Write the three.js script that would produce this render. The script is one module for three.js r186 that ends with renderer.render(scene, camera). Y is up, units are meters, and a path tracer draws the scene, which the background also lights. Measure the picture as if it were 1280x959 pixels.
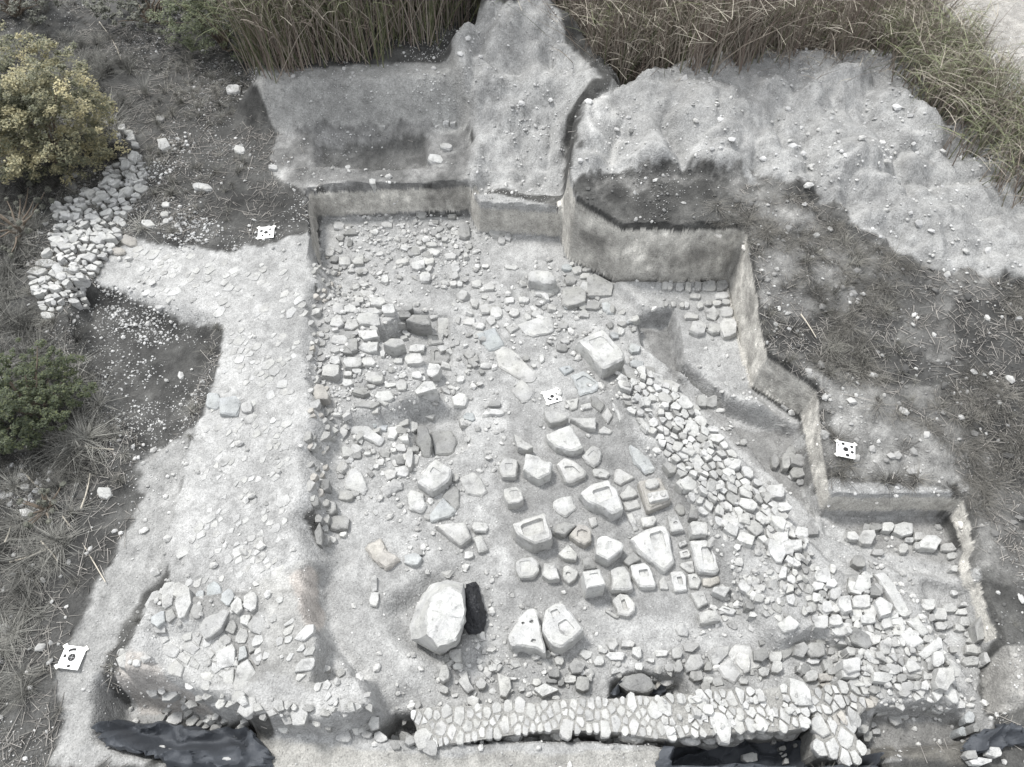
import * as THREE from 'three';
import { mergeGeometries, toCreasedNormals } from 'three/addons/utils/BufferGeometryUtils.js';

// ---------------------------------------------------------------- camera, sky, sun, exposure
const scene = new THREE.Scene();
const camera = new THREE.PerspectiveCamera(2 * Math.atan(479.5 / 962) * 180 / Math.PI, 1280 / 959, 0.1, 400);
camera.position.set(0, 11, 7.702);
camera.lookAt(0, 0, 0);
const renderer = new THREE.WebGLRenderer({ antialias: true });
renderer.toneMapping = THREE.LinearToneMapping;
renderer.toneMappingExposure = 2.0;
renderer.shadowMap.enabled = true;
{ // high thin overcast: an even sky, a little brighter towards the veiled sun and the zenith
  const W = 128, Hh = 64, d = new Float32Array(W * Hh * 4);
  const s = new THREE.Vector3(-.4, 1, -.35).normalize();
  for (let j = 0; j < Hh; j++) for (let i = 0; i < W; i++) {
    const th = (j + .5) / Hh * Math.PI - Math.PI / 2, ph = (i + .5) / W * 2 * Math.PI - Math.PI;
    const v = [Math.cos(th) * Math.cos(ph), Math.sin(th), Math.cos(th) * Math.sin(ph)];
    const c = Math.max(0, v[0] * s.x + v[1] * s.y + v[2] * s.z);
    const b = (v[1] < 0 ? .3 : .5 + .26 * v[1]) + .4 * Math.pow(c, 5);
    const k = (j * W + i) * 4;
    d[k] = b * .965; d[k + 1] = b; d[k + 2] = b * 1.06; d[k + 3] = 1;
  }
  const t = new THREE.DataTexture(d, W, Hh, THREE.RGBAFormat, THREE.FloatType);
  t.mapping = THREE.EquirectangularReflectionMapping; t.magFilter = THREE.LinearFilter; t.minFilter = THREE.LinearFilter; t.needsUpdate = true;
  scene.background = t; scene.environment = t;
}
const sun = new THREE.DirectionalLight(0xfffdfa, 2.1);
sun.position.set(-8, 19, -7); sun.castShadow = true; sun.shadow.radius = 20; sun.shadow.mapSize.set(2048, 2048);
Object.assign(sun.shadow.camera, { left: -18, right: 18, top: 18, bottom: -18, near: 1, far: 60 });
scene.add(sun);

// ---------------------------------------------------------------- noise and seeds
let seed = 7;
function rnd() { seed = (seed + 0x6D2B79F5) | 0; let t = Math.imul(seed ^ (seed >>> 15), 1 | seed); t = (t + Math.imul(t ^ (t >>> 7), 61 | t)) ^ t; return ((t ^ (t >>> 14)) >>> 0) / 4294967296; }
const rr = (a, b) => a + (b - a) * rnd();
const pick = a => a[Math.floor(rnd() * a.length)];
function h3(x, y, z) { let n = Math.imul(x, 374761393) + Math.imul(y, 668265263) + Math.imul(z, 2147483647 ^ 0x5bd1e995) | 0; n = Math.imul(n ^ (n >>> 13), 1274126177); return ((n ^ (n >>> 16)) >>> 0) / 4294967296; }
function vn(x, y, z) {
  const xi = Math.floor(x), yi = Math.floor(y), zi = Math.floor(z); let fx = x - xi, fy = y - yi, fz = z - zi;
  fx = fx * fx * (3 - 2 * fx); fy = fy * fy * (3 - 2 * fy); fz = fz * fz * (3 - 2 * fz);
  const l = (a, b, t) => a + (b - a) * t;
  return l(l(l(h3(xi, yi, zi), h3(xi + 1, yi, zi), fx), l(h3(xi, yi + 1, zi), h3(xi + 1, yi + 1, zi), fx), fy),
    l(l(h3(xi, yi, zi + 1), h3(xi + 1, yi, zi + 1), fx), l(h3(xi, yi + 1, zi + 1), h3(xi + 1, yi + 1, zi + 1), fx), fy), fz);
}
function fbm(x, y, z, o = 4) { let s = 0, a = .5, t = 0; for (let i = 0; i < o; i++) { s += a * vn(x, y, z); t += a; a *= .5; x = x * 2.03 + 7.1; y = y * 2.03 + 3.3; z = z * 2.03 + 1.7; } return s / t; }
const clamp = (x, a, b) => x < a ? a : x > b ? b : x;
const ss = (a, b, x) => { const t = clamp((x - a) / (b - a), 0, 1); return t * t * (3 - 2 * t); };

// ---------------------------------------------------------------- textures
function tileTex(n, fn, srgb) {
  const d = new Uint8Array(n * n * 4);
  for (let j = 0; j < n; j++) for (let i = 0; i < n; i++) { const c = fn(i / n, j / n), k = (j * n + i) * 4; for (let q = 0; q < 3; q++) d[k + q] = clamp(Array.isArray(c) ? c[q] : c, 0, 1) * 255; d[k + 3] = 255; }
  const t = new THREE.DataTexture(d, n, n); t.wrapS = t.wrapT = THREE.RepeatWrapping; t.magFilter = THREE.LinearFilter; t.minFilter = THREE.LinearMipmapLinearFilter; t.generateMipmaps = true;
  if (srgb) t.colorSpace = THREE.SRGBColorSpace; t.needsUpdate = true; return t;
}
// periodic value noise on a torus of p cells
function pn(u, v, p, s) {
  const x = u * p, y = v * p, xi = Math.floor(x), yi = Math.floor(y); let fx = x - xi, fy = y - yi; fx = fx * fx * (3 - 2 * fx); fy = fy * fy * (3 - 2 * fy);
  const g = (a, b) => h3(((a % p) + p) % p, ((b % p) + p) % p, s);
  const a = g(xi, yi), b = g(xi + 1, yi), c = g(xi, yi + 1), e = g(xi + 1, yi + 1);
  return (a + (b - a) * fx) + ((c + (e - c) * fx) - (a + (b - a) * fx)) * fy;
}
function pf(u, v, p, s, o) { let r = 0, a = .5, t = 0; for (let i = 0; i < o; i++) { r += a * pn(u, v, p, s + i); t += a; a *= .55; p *= 2; } return r / t; }
const earthMap = tileTex(1024, (u, v) => { // crumbs and small chips of limestone in fine earth (tile 3 m)
  let c = .80 + .26 * (pf(u, v, 24, 1, 6) - .5) + .22 * (pf(u, v, 180, 9, 2) - .5);
  const chip = pn(u, v, 256, 31); if (chip > .88) c += (chip - .88) * 1.6;
  const pit = pn(u, v, 200, 47); if (pit > .84) c -= (pit - .84) * 1.6;
  return [c, c, c * .995];
}, true);
const earthBump = tileTex(1024, (u, v) => .5 + .7 * (pf(u, v, 40, 61, 5) - .5) + .35 * (pn(u, v, 220, 77) - .5));
const stoneMap = tileTex(512, (u, v) => { // tile 1 m
  let c = .86 + .24 * (pf(u, v, 6, 101, 6) - .5) + .10 * (pn(u, v, 128, 113) - .5);
  const s = pf(u, v, 10, 131, 4); if (s > .6) c -= (s - .6) * .6; const lich = pf(u, v, 16, 181, 3); if (lich > .7) c -= (lich - .7) * .8;
  return [c, c, c * (1 - .015 * pn(u, v, 7, 141))];
}, true);
const stoneBump = tileTex(512, (u, v) => .5 + .8 * (pf(u, v, 12, 161, 6) - .5) + .2 * (pn(u, v, 150, 171) - .5));

// ---------------------------------------------------------------- terrain
// each layer: outline in metres (x, z), height a + b z, width of its edge
const LAYERS = [
  { n: 'west_trench', a: 0.22, b: 0, lo: -9, hi: 9, w: 0.3, r: 0.03, k: 0.04, p: [-7.94,-1.79,-6.45,-1.48,-5.28,-1.22,-5.26,-0.01,-5.37,1.24,-5.74,1.72,-6.51,0.81,-7.48,-0.35] },
  { n: 'north_bank', a: 1.75, b: 0, lo: -9, hi: 9, w: 0.6, r: 0.06, k: 0.03, p: [-5.67,-6.41,-5.13,-5.96,-4.05,-6.02,-2.87,-6.07,-1.69,-6.17,-0.88,-6.29,-0.67,-7.13,-1.13,-8.35,-1.26,-11.5,-6.22,-11.5,-5.36,-6.51] },
  { n: 'ramp', a: -1.63, b: -0.527, lo: 0.3, hi: 2.9, w: 0.4, r: 0.08, k: 0.05, p: [-0.83,-4.17,1.02,-4.1,1.07,-5.58,1.43,-5.86,2.36,-6.37,1.8,-7.19,0.99,-8.13,-0.66,-8.13,-1.38,-7.11,-0.84,-5.81] },
  { n: 'plateau', a: 0.98, b: -0.19, lo: 0.42, hi: 2.2, w: 0.07, r: 0.12, k: 0.06, p: [0.95,-2.75,1.16,-4.79,1.86,-5.54,3.86,-6.69,10.61,-6.69,11.2,-1.62,7.89,6.48,6.76,5.38,6.2,5.18,6.13,4.11,5.94,3.29,4.29,2.79,4.09,1.68,3.44,-0.24,1.66,-1.62,1.07,-2.28] },
  { n: 'spoil_heap', a: 1.1, b: -0.2, lo: 0, hi: 2.7, w: 0.5, r: 0.12, k: 0.05, p: [1.13,-3.55,1.3,-4.96,1.72,-5.42,2.82,-6.15,3.56,-5.74,4.48,-5.7,5.72,-5.74,7.02,-6.07,7.73,-5.03,8.49,-4.09,9.38,-3.3,11.35,-2.32,10.81,-0.75,7.49,-1.39,6.27,-2.15,5.16,-3.08,3.06,-3.6] },
  { n: 'saddle', a: 2.05, b: 0, lo: -9, hi: 9, w: 0.8, r: 0.03, k: 0.06, p: [1.12,-5.52,1.6,-5.11,2.36,-5.89,1.88,-6.88,1.32,-6.6] },
  { n: 'square_cut', a: 0.58, b: 0, lo: -9, hi: 9, w: 0.22, r: 0.03, k: 0.08, p: [-4.03,-5.54,-1.83,-5.7,-1.71,-4.86,-2.75,-4.76,-3.94,-4.84] },
  { n: 'pit', a: 0, b: 0, lo: -9, hi: 9, w: 0.07, r: 0.035, k: 0.022, p: [-4.04,-4.17,-2.64,-4.26,-0.89,-4.36,-0.65,-3.75,1,-3.61,1.13,-2.97,1.97,-2.39,4.12,-2.39,4.17,0.08,4.91,0.67,4.72,2.24,4.81,2.45,6.8,2.45,6.63,3.71,6.64,4.6,6.47,5.34,5.89,5.78,4.67,5.83,3.89,5.78,-1.26,5.78,-1.84,5.28,-2.35,4.65,-2.99,3.97,-3.44,1.89,-3.6,0.01,-3.76,-1.83,-3.76,-2.86] },
  { n: 'ne_room', a: 0.15, b: 0, lo: -9, hi: 9, w: 0.12, r: 0.03, k: 0.02, p: [1.92,-2.3,4.13,-2.3,4.15,0.15,3.63,0.23,2.91,-0.06,2.88,-1.22,2.37,-1.7] },
  { n: 'balk', a: 0.117, b: 0.1672, lo: -9, hi: 9, w: 0.25, r: 0.06, k: 0.05, p: [2.94,-0.21,4.11,0.22,4.63,0.98,4.57,1.05,3.61,0.54,3.21,0.21] },
  { n: 'east_trench', a: -0.27, b: 0, lo: -9, hi: 9, w: 0.12, r: 0.03, k: 0.02, p: [2.34,-1.51,2.96,-1.56,3.02,-0.36,3.69,0.42,4.81,0.9,4.81,2.11,4.75,2.6,4.61,2.32,4.16,1.67,3.66,0.66,2.88,-0.36,2.36,-0.9] },
  { n: 'se_room', a: -0.12, b: 0, lo: -9, hi: 9, w: 0.12, r: 0.03, k: 0.02, p: [4.79,2.46,6.83,2.46,6.79,3.19,6.52,3.5,5.78,3.38,5.26,3.06,4.83,2.8] },
  { n: 'se_room2', a: -0.15, b: 0, lo: -9, hi: 9, w: 0.12, r: 0.03, k: 0.02, p: [6.1,3.55,6.7,3.74,6.64,4.94,6.41,5.25,6.2,4.55,6.06,4.27] },
  { n: 'diag_wall', a: 0.3, b: 0, lo: -9, hi: 9, w: 0.25, r: 0.08, k: 0.06, p: [1.7,0.22,2.21,-0.15,2.69,0.22,3.45,1.17,3.93,2.05,4.19,2.59,4.87,3.54,5.45,3.54,5.86,3.9,5.97,4.94,5.92,5.4,4.98,5.6,4.38,5.05,3.54,4.41,3.06,3.24,2.62,2.05,1.95,1.17] },
  { n: 'se_dip', a: 0, b: 0, lo: -9, hi: 9, w: 0.15, r: 0.03, k: 0.02, p: [3.65,4.6,4.2,4.37,4.72,4.56,4.46,4.95,3.84,5.03,3.51,4.92] },
  { n: 'white_wall', a: 0.6, b: 0, lo: -9, hi: 9, w: 0.55, r: 0.06, k: 0.02, p: [-7.56,-1.84,-7.3,-2.95,-5.24,-2.57,-3.65,-2.53,-3.38,-1.88,-3.46,-1.21,-3.12,-0.41,-3.24,0.27,-3.03,1.05,-3.14,1.65,-2.92,2.34,-3.01,2.86,-2.71,3.48,-2.61,4.17,-4.75,4.23,-5,2.47,-5.04,1.65,-4.99,0.43,-5.03,-0.87,-6.38,-1.23] },
  { n: 'nw_rubble', a: 0.3, b: 0, lo: -9, hi: 9, w: 0.35, r: 0.1, k: 0.06, p: [-3.6,-1.76,-2.52,-1.86,-1.16,-1.28,-1.34,-0.64,-1.47,0.54,-2.24,0.86,-3.03,0.86,-3.47,-0.29] },
  { n: 'nw_hole', a: -0.1, b: 0, lo: -9, hi: 9, w: 0.12, r: 0.03, k: 0.02, p: [-2.41,-0.95,-1.65,-1.62,-1.2,-1.52,-1.07,-0.41,-1.71,-0.32,-1.95,-0.68,-2.32,-0.77] },
  { n: 'mid_hollow', a: -0.2, b: 0, lo: -9, hi: 9, w: 0.25, r: 0.03, k: 0.02, p: [-1.72,0.62,-0.9,0.54,-0.74,1.18,-1.06,1.48,-1.6,1.33] },
  { n: 'tower', a: 0.75, b: 0, lo: -9, hi: 9, w: 0.15, r: 0.06, k: 0.03, p: [-5.12,4.81,-4.96,4.06,-2.79,3.95,-2.5,4.55,-2.5,5.16,-1.84,5.01,-1.71,5.45,-2.28,5.68,-4.76,5.54,-4.99,5.26] },
  { n: 'tower_basin', a: 0.6, b: 0, lo: -9, hi: 9, w: 0.3, r: 0.03, k: 0.02, p: [-4.79,4.5,-3.5,4.34,-3.25,4.97,-3.51,5.24,-4.28,5.24,-4.6,5.02] },
  { n: 'court', a: 0.08, b: 0, lo: -9, hi: 9, w: 0.3, r: 0.03, k: 0.02, p: [-2.67,4.34,-2.87,3.64,-2.39,3.27,-1.4,3.76,-1.1,4.89,-1.72,5.3,-2.02,4.94,-2.45,4.62] },
  { n: 'south_trench', a: -0.5, b: 0, lo: -9, hi: 9, w: 0.12, r: 0.03, k: 0.02, p: [-1.56,5.44,0,5.44,2.23,5.39,4.19,5.39,4.81,5.79,4.72,6.14,1.88,6.14,2.07,5.81,0.66,5.73,-0.87,5.79,-1.76,5.69] },
  { n: 'se_floor', a: -0.2, b: 0, lo: -9, hi: 9, w: 0.15, r: 0.03, k: 0.02, p: [4.86,5.4,5.58,5.34,6.21,5.5,5.99,5.75,5.1,5.89,4.74,5.84] },
  { n: 'boulder_hole', a: -0.18, b: 0, lo: -9, hi: 9, w: 0.35, r: 0.03, k: 0.02, p: [-1.76,4.03,-1.32,3.52,-0.85,3.42,-0.69,4.37,-1.04,4.67,-1.55,4.44] },
  { n: 'south_hole', a: -0.4, b: 0, lo: -9, hi: 9, w: 0.12, r: 0.03, k: 0.02, p: [1.41,5,1.82,4.87,2.36,4.96,2.42,5.2,1.36,5.24] },
  { n: 'tarp_hole', a: -0.35, b: 0, lo: -9, hi: 9, w: 0.3, r: 0.03, k: 0.02, p: [-5.5,5.08,-4.47,5.19,-3.39,5.57,-3.33,5.92,-4.39,5.97,-5.31,5.72] },
  { n: 'south_strip', a: 0.22, b: 0, lo: -9, hi: 9, w: 0.1, r: 0.03, k: 0.02, p: [-3.25,5.82,-2.26,5.88,-0.82,6.01,0.61,5.96,1.95,6.03,1.78,6.28,1.55,6.89,-3.29,6.89] },
];
const LI = {}; LAYERS.forEach((l, i) => { LI[l.n] = i; const xs = l.p.filter((_, k) => k % 2 == 0), zs = l.p.filter((_, k) => k % 2); l.bb = [Math.min(...xs), Math.max(...xs), Math.min(...zs), Math.max(...zs)]; });
function sdist(p, x, z) {
  const n = p.length / 2; let best = 1e9, ins = false;
  for (let i = 0, j = n - 1; i < n; j = i++) {
    const x1 = p[2 * j], z1 = p[2 * j + 1], x2 = p[2 * i], z2 = p[2 * i + 1], ex = x2 - x1, ez = z2 - z1;
    const t = clamp(((x - x1) * ex + (z - z1) * ez) / (ex * ex + ez * ez || 1), 0, 1), dx = x - x1 - t * ex, dz = z - z1 - t * ez, d = dx * dx + dz * dz;
    if (d < best) best = d;
    if ((z1 > z) !== (z2 > z) && x < ex * (z - z1) / (z2 - z1) + x1) ins = !ins;
  }
  return ins ? Math.sqrt(best) : -Math.sqrt(best);
}
let lastLayer = -1;
function height(x, z) {
  const wx = x + .06 * (fbm(x * 1.7, 5, z * 1.7, 3) - .5) + .02 * (vn(x * 9, 1, z * 9) - .5), wz = z + .06 * (fbm(x * 1.7, 25, z * 1.7, 3) - .5) + .02 * (vn(x * 9, 21, z * 9) - .5);
  let h = .55 - .05 * clamp(z, -16, 12), rough = .10, clod = .05, heap = 0; lastLayer = -1;
  for (let i = 0; i < LAYERS.length; i++) {
    const l = LAYERS[i], b = l.bb, m = l.w;
    if (x < b[0] - m - .1 || x > b[1] + m + .1 || z < b[2] - m - .1 || z > b[3] + m + .1) continue;
    let t = clamp(sdist(l.p, wx, wz) / l.w + .5, 0, 1); if (t <= 0) continue;
    t = t * t * (3 - 2 * t);
    h += (clamp(l.a + l.b * z, l.lo, l.hi) - h) * t; rough += (l.r - rough) * t; clod += (l.k - clod) * t; heap += ((l.n === 'spoil_heap' || l.n === 'ramp' ? 1 : 0) - heap) * t; if (t > .5) lastLayer = i;
  }
  h += rough * (fbm(x * .9, 40, z * .9, 3) - .5) * 1.6 + rough * .55 * (fbm(x * 3.1, 60, z * 3.1, 4) - .5) + clod * (fbm(x * 6, 70, z * 6, 3) - .5) * 1.3;
  if (heap > 0) h += heap * (.55 * Math.abs(2 * vn(x * .8 + 3, 33, z * .8) - 1) + .22 * Math.abs(2 * vn(x * 1.9, 36, z * 1.9 + 5) - 1) + .08 * Math.abs(2 * vn(x * 4.3, 39, z * 4.3) - 1) - .32);
  return h;
}
// what the ground is made of: outline, colour (linear), softness and raggedness of the edge
const SOILS = [
  { c: [0.39,0.387,0.377], w: 0.08, j: 0.2, v: 0.12, p: [-5.17,1.29,-4.83,3.67,-5.33,4.09,-5.4,5.02,-5.27,5.31,-3.45,6.06,-5.87,6.08,-6.08,4.94,-5.9,3.86,-5.62,2.78,-5.86,1.44] }, // path
  { c: [0.425,0.423,0.416], w: 0.03, j: 0.05, v: 0.12, p: [-3.96,-4.19,-0.8,-4.2,0.95,-3.6,1.17,-2.91,1.91,-2.4,4.11,-2.3,4.16,0.1,4.89,0.8,4.8,2.14,6.66,2.33,6.69,3.38,6.68,4.51,6.16,5.83,4.76,6.04,-3.25,6.07,-2.56,4.62,-3.18,1.53,-3.55,-1.51] }, // pit floor
  { c: [0.42,0.416,0.402], w: 0.06, j: 0.12, v: 0.12, p: [-5.87,-7.26,-5.2,-6.65,-0.82,-6.96,-0.77,-4.29,-2.72,-4.27,-4.04,-5.29,-4.91,-5.76] }, // north bank
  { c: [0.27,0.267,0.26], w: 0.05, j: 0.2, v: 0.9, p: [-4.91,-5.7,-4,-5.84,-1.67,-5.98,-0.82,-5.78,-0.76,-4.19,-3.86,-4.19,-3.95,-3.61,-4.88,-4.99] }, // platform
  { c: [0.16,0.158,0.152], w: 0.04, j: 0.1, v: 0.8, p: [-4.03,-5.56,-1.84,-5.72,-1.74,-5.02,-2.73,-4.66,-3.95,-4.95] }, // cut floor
  { c: [0.42,0.418,0.41], w: 0.08, j: 0.15, v: 0.12, p: [-0.83,-4.26,1.03,-3.97,1.06,-5.47,1.89,-5.88,0.82,-7.74,-0.66,-7.74,-1.42,-7.43,-0.85,-5.93] }, // ramp
  { c: [0.42,0.418,0.41], w: 0.1, j: 0.25, v: 0.12, p: [1.07,-3.32,1.24,-4.72,1.89,-5.81,3.29,-8.68,8.42,-8.68,12.35,-4.99,10.24,-1.05,7.52,-1.46,6.3,-2.19,5.19,-3.26,3.21,-3.58,1.75,-3.52] }, // spoil
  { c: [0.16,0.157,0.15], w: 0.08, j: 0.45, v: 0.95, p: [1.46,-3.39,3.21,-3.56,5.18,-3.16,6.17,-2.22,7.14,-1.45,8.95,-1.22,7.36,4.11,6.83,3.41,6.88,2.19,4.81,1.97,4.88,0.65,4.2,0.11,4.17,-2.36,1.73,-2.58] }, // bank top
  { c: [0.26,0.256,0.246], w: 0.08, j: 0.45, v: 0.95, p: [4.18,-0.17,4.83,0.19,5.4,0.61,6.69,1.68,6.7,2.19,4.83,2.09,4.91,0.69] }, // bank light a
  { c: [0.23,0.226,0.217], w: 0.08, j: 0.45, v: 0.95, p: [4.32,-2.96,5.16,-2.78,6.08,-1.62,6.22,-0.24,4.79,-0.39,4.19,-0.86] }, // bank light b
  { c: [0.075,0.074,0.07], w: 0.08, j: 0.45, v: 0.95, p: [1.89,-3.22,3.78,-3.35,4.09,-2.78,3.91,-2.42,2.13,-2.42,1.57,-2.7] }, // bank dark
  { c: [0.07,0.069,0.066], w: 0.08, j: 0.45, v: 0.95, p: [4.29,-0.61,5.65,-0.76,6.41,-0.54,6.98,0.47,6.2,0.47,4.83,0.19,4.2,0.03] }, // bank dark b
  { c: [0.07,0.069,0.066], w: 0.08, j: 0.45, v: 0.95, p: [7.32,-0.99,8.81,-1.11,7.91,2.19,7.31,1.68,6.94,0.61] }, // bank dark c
  { c: [0.56,0.555,0.54], w: 0.03, j: 0.12, v: 0.12, p: [1.38,-5.53,1.95,-5.1,2.12,-4.42,1.9,-3.71,1.46,-3.71,1.35,-4.46] }, // white patch
  { c: [0.48,0.477,0.468], w: 0.04, j: 0.12, v: 0.12, p: [-7.58,-1.83,-7.27,-2.91,-5.23,-2.54,-3.77,-3.02,-3.52,-2.1,-3.56,-1.4,-3.3,-0.64,-3.33,0.12,-3.13,0.93,-3.21,1.55,-3.02,2.24,-3.06,2.77,-2.78,3.37,-2.6,4.45,-1.92,4.89,-1.74,5.41,-2.3,5.63,-5.27,5.31,-5.35,5.08,-5.34,4.68,-5.09,3.92,-4.92,3.88,-5.06,2.42,-5.07,1.6,-5,0.4,-5.03,-0.87,-6.46,-1.3] }, // white wall
  { c: [0.42,0.415,0.4], w: 0.1, j: 0.2, v: 0.12, p: [-3.54,3.96,-2.87,3.44,-2.72,4.05,-2.55,5.26,-3.23,4.94] }, // bare soil on wall
  { c: [0.53,0.49,0.455], w: 0.05, j: 0.1, v: 0.12, p: [-3.12,3.72,-2.87,3.58,-2.72,4.05,-2.63,4.51,-2.89,4.22] }, // pink mortar
  { c: [0.42,0.41,0.385], w: 0.03, j: 0.05, v: 0.12, p: [-3.37,5.75,-0.81,5.97,2.07,5.87,1.76,6.19,-3.32,6.19] }, // south strip
  { c: [0.27,0.265,0.255], w: 0.05, j: 0.1, v: 0.12, p: [4.74,5.45,6.15,5.47,5.83,5.8,4.77,5.88] }, // dark south floor
  { c: [0.27,0.267,0.26], w: 0.05, j: 0.1, v: 0.12, p: [2.41,-1.46,2.94,-1.42,2.93,-0.04,3.59,0.67,4.77,0.92,4.75,2.2,4.07,1.74,2.81,-0.16] }, // trench floor
  { c: [0.345,0.343,0.337], w: 0.1, j: 0.25, v: 0.12, p: [0,0.34,1.65,0.36,2.09,1.37,2.73,2.27,3.08,3.5,2.75,4.2,1.39,3.97,0,3.73,-0.26,1.89] }, // work floor
  { c: [0.34,0.335,0.325], w: 0.06, j: 0.12, v: 0.12, p: [4.81,2.46,6.79,2.46,6.71,3.25,5.63,3.06] }, // grey room
  { c: [0.2,0.19,0.17], w: 0.06, j: 0.12, v: 0.12, p: [4.72,5.81,6,5.74,5.82,6.08,4.55,5.96] }, // south bank turf
  { c: [0.38,0.37,0.35], w: 0.03, j: 0.08, v: 0.12, p: [6.65,4.59,6.93,4.66,6.72,5.4,6.37,5.41] }, // east section
  { c: [0.45,0.43,0.4], w: 0.2, j: 0.3, v: 0.12, p: [10.45,-11.24,13.01,-11.24,10.21,-5.38,9.39,-6.41,10.25,-9.29] }, // gravel clearing
  { c: [0.53,0.5,0.47], w: 0.06, j: 0.12, v: 0.12, p: [-5.33,4.72,-4.86,4.81,-4.3,5.18,-4.06,5.35,-5.11,5.29,-5.36,5.09] }, // pinkish corner
  { c: [0.5,0.497,0.485], w: 0.06, j: 0.12, v: 0.12, p: [-4.71,4.52,-3.56,4.4,-3.36,4.92,-3.6,5.21,-4.27,5.16,-4.55,4.98] }, // pale tower floor
  { c: [0.33,0.326,0.316], w: 0.06, j: 0.1, v: 0.12, p: [-5.09,3.95,-3.51,4.01,-3.22,4.65,-3.18,5.16,-3.59,5.24,-3.82,4.5,-4.19,4.33,-4.77,4.38] }, // tower joints
];
for (const s of SOILS) { const xs = s.p.filter((_, k) => k % 2 == 0), zs = s.p.filter((_, k) => k % 2); s.bb = [Math.min(...xs), Math.max(...xs), Math.min(...zs), Math.max(...zs)]; }
const BEIGE = [.56, .54, .50], pitP = LAYERS[LI.pit].p;
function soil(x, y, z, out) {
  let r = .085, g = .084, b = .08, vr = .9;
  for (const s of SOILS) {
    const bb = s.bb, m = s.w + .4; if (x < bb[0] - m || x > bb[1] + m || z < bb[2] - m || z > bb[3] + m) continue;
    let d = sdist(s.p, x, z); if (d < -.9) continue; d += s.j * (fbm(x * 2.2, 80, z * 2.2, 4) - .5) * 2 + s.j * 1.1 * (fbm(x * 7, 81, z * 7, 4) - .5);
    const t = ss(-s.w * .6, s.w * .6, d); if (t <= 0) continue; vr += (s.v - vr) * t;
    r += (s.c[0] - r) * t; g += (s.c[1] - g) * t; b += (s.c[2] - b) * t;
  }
  // freshly cut sections: pale subsoil shows below the dark topsoil along the cut lines of the bank
  if (z > -4.6 && z < 4.5 && x > -5 && x < 8) {
    const wx = x + .06 * (fbm(x * 1.7, 5, z * 1.7, 3) - .5), wz = z + .06 * (fbm(x * 1.7, 25, z * 1.7, 3) - .5), d = sdist(pitP, wx, wz);
    if (d < .10 && d > -.2 && (x > .6 || z < -2.8)) { const top = (x > .9 ? clamp(.98 - .19 * z, .42, 2.2) : .72) - .06 - .09 * fbm(x * 2, 90, z * 2, 3); if (y < top && y > .06) { const st = .92 + .16 * vn(x * .7, y * 14, z * .7); r = BEIGE[0] * st; g = BEIGE[1] * st; b = BEIGE[2] * st; } }
  }
  const n = .72 + .56 * fbm(x * 1.3, y * 1.3 + 9, z * 1.3, 4), m = .85 + .30 * fbm(x * 8, y * 8, z * 8, 3);
  const k = n * m * Math.exp(vr * (fbm(x * 2.6 + 11, y * 2.6 + 50, z * 2.6, 4) - .5) * 2 + vr * .9 * (fbm(x * 13, y * 13 + 70, z * 13, 3) - .5)); out[0] = r * k; out[1] = g * k; out[2] = b * k;
}
const CHUNK = { west_trench: 'ground', north_bank: 'earth_bank', ramp: 'spoil_heap', plateau: 'earth_bank', spoil_heap: 'spoil_heap', saddle: 'spoil_heap', square_cut: 'earth_bank', pit: 'excavation_floor', ne_room: 'excavation_floor', balk: 'earth_bank', east_trench: 'excavation_floor', se_room: 'excavation_floor', se_room2: 'excavation_floor', diag_wall: 'excavation_floor', se_dip: 'excavation_floor', white_wall: 'mortared_wall', nw_rubble: 'excavation_floor', nw_hole: 'excavation_floor', mid_hollow: 'excavation_floor', tower: 'mortared_wall', tower_basin: 'mortared_wall', court: 'excavation_floor', south_trench: 'excavation_floor', se_floor: 'excavation_floor', boulder_hole: 'excavation_floor', south_hole: 'excavation_floor', tarp_hole: 'excavation_floor', south_strip: 'ground' };
const earthMat = new THREE.MeshStandardMaterial({ vertexColors: true, map: earthMap, bumpMap: earthBump, bumpScale: .02, roughness: 1 });
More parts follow.
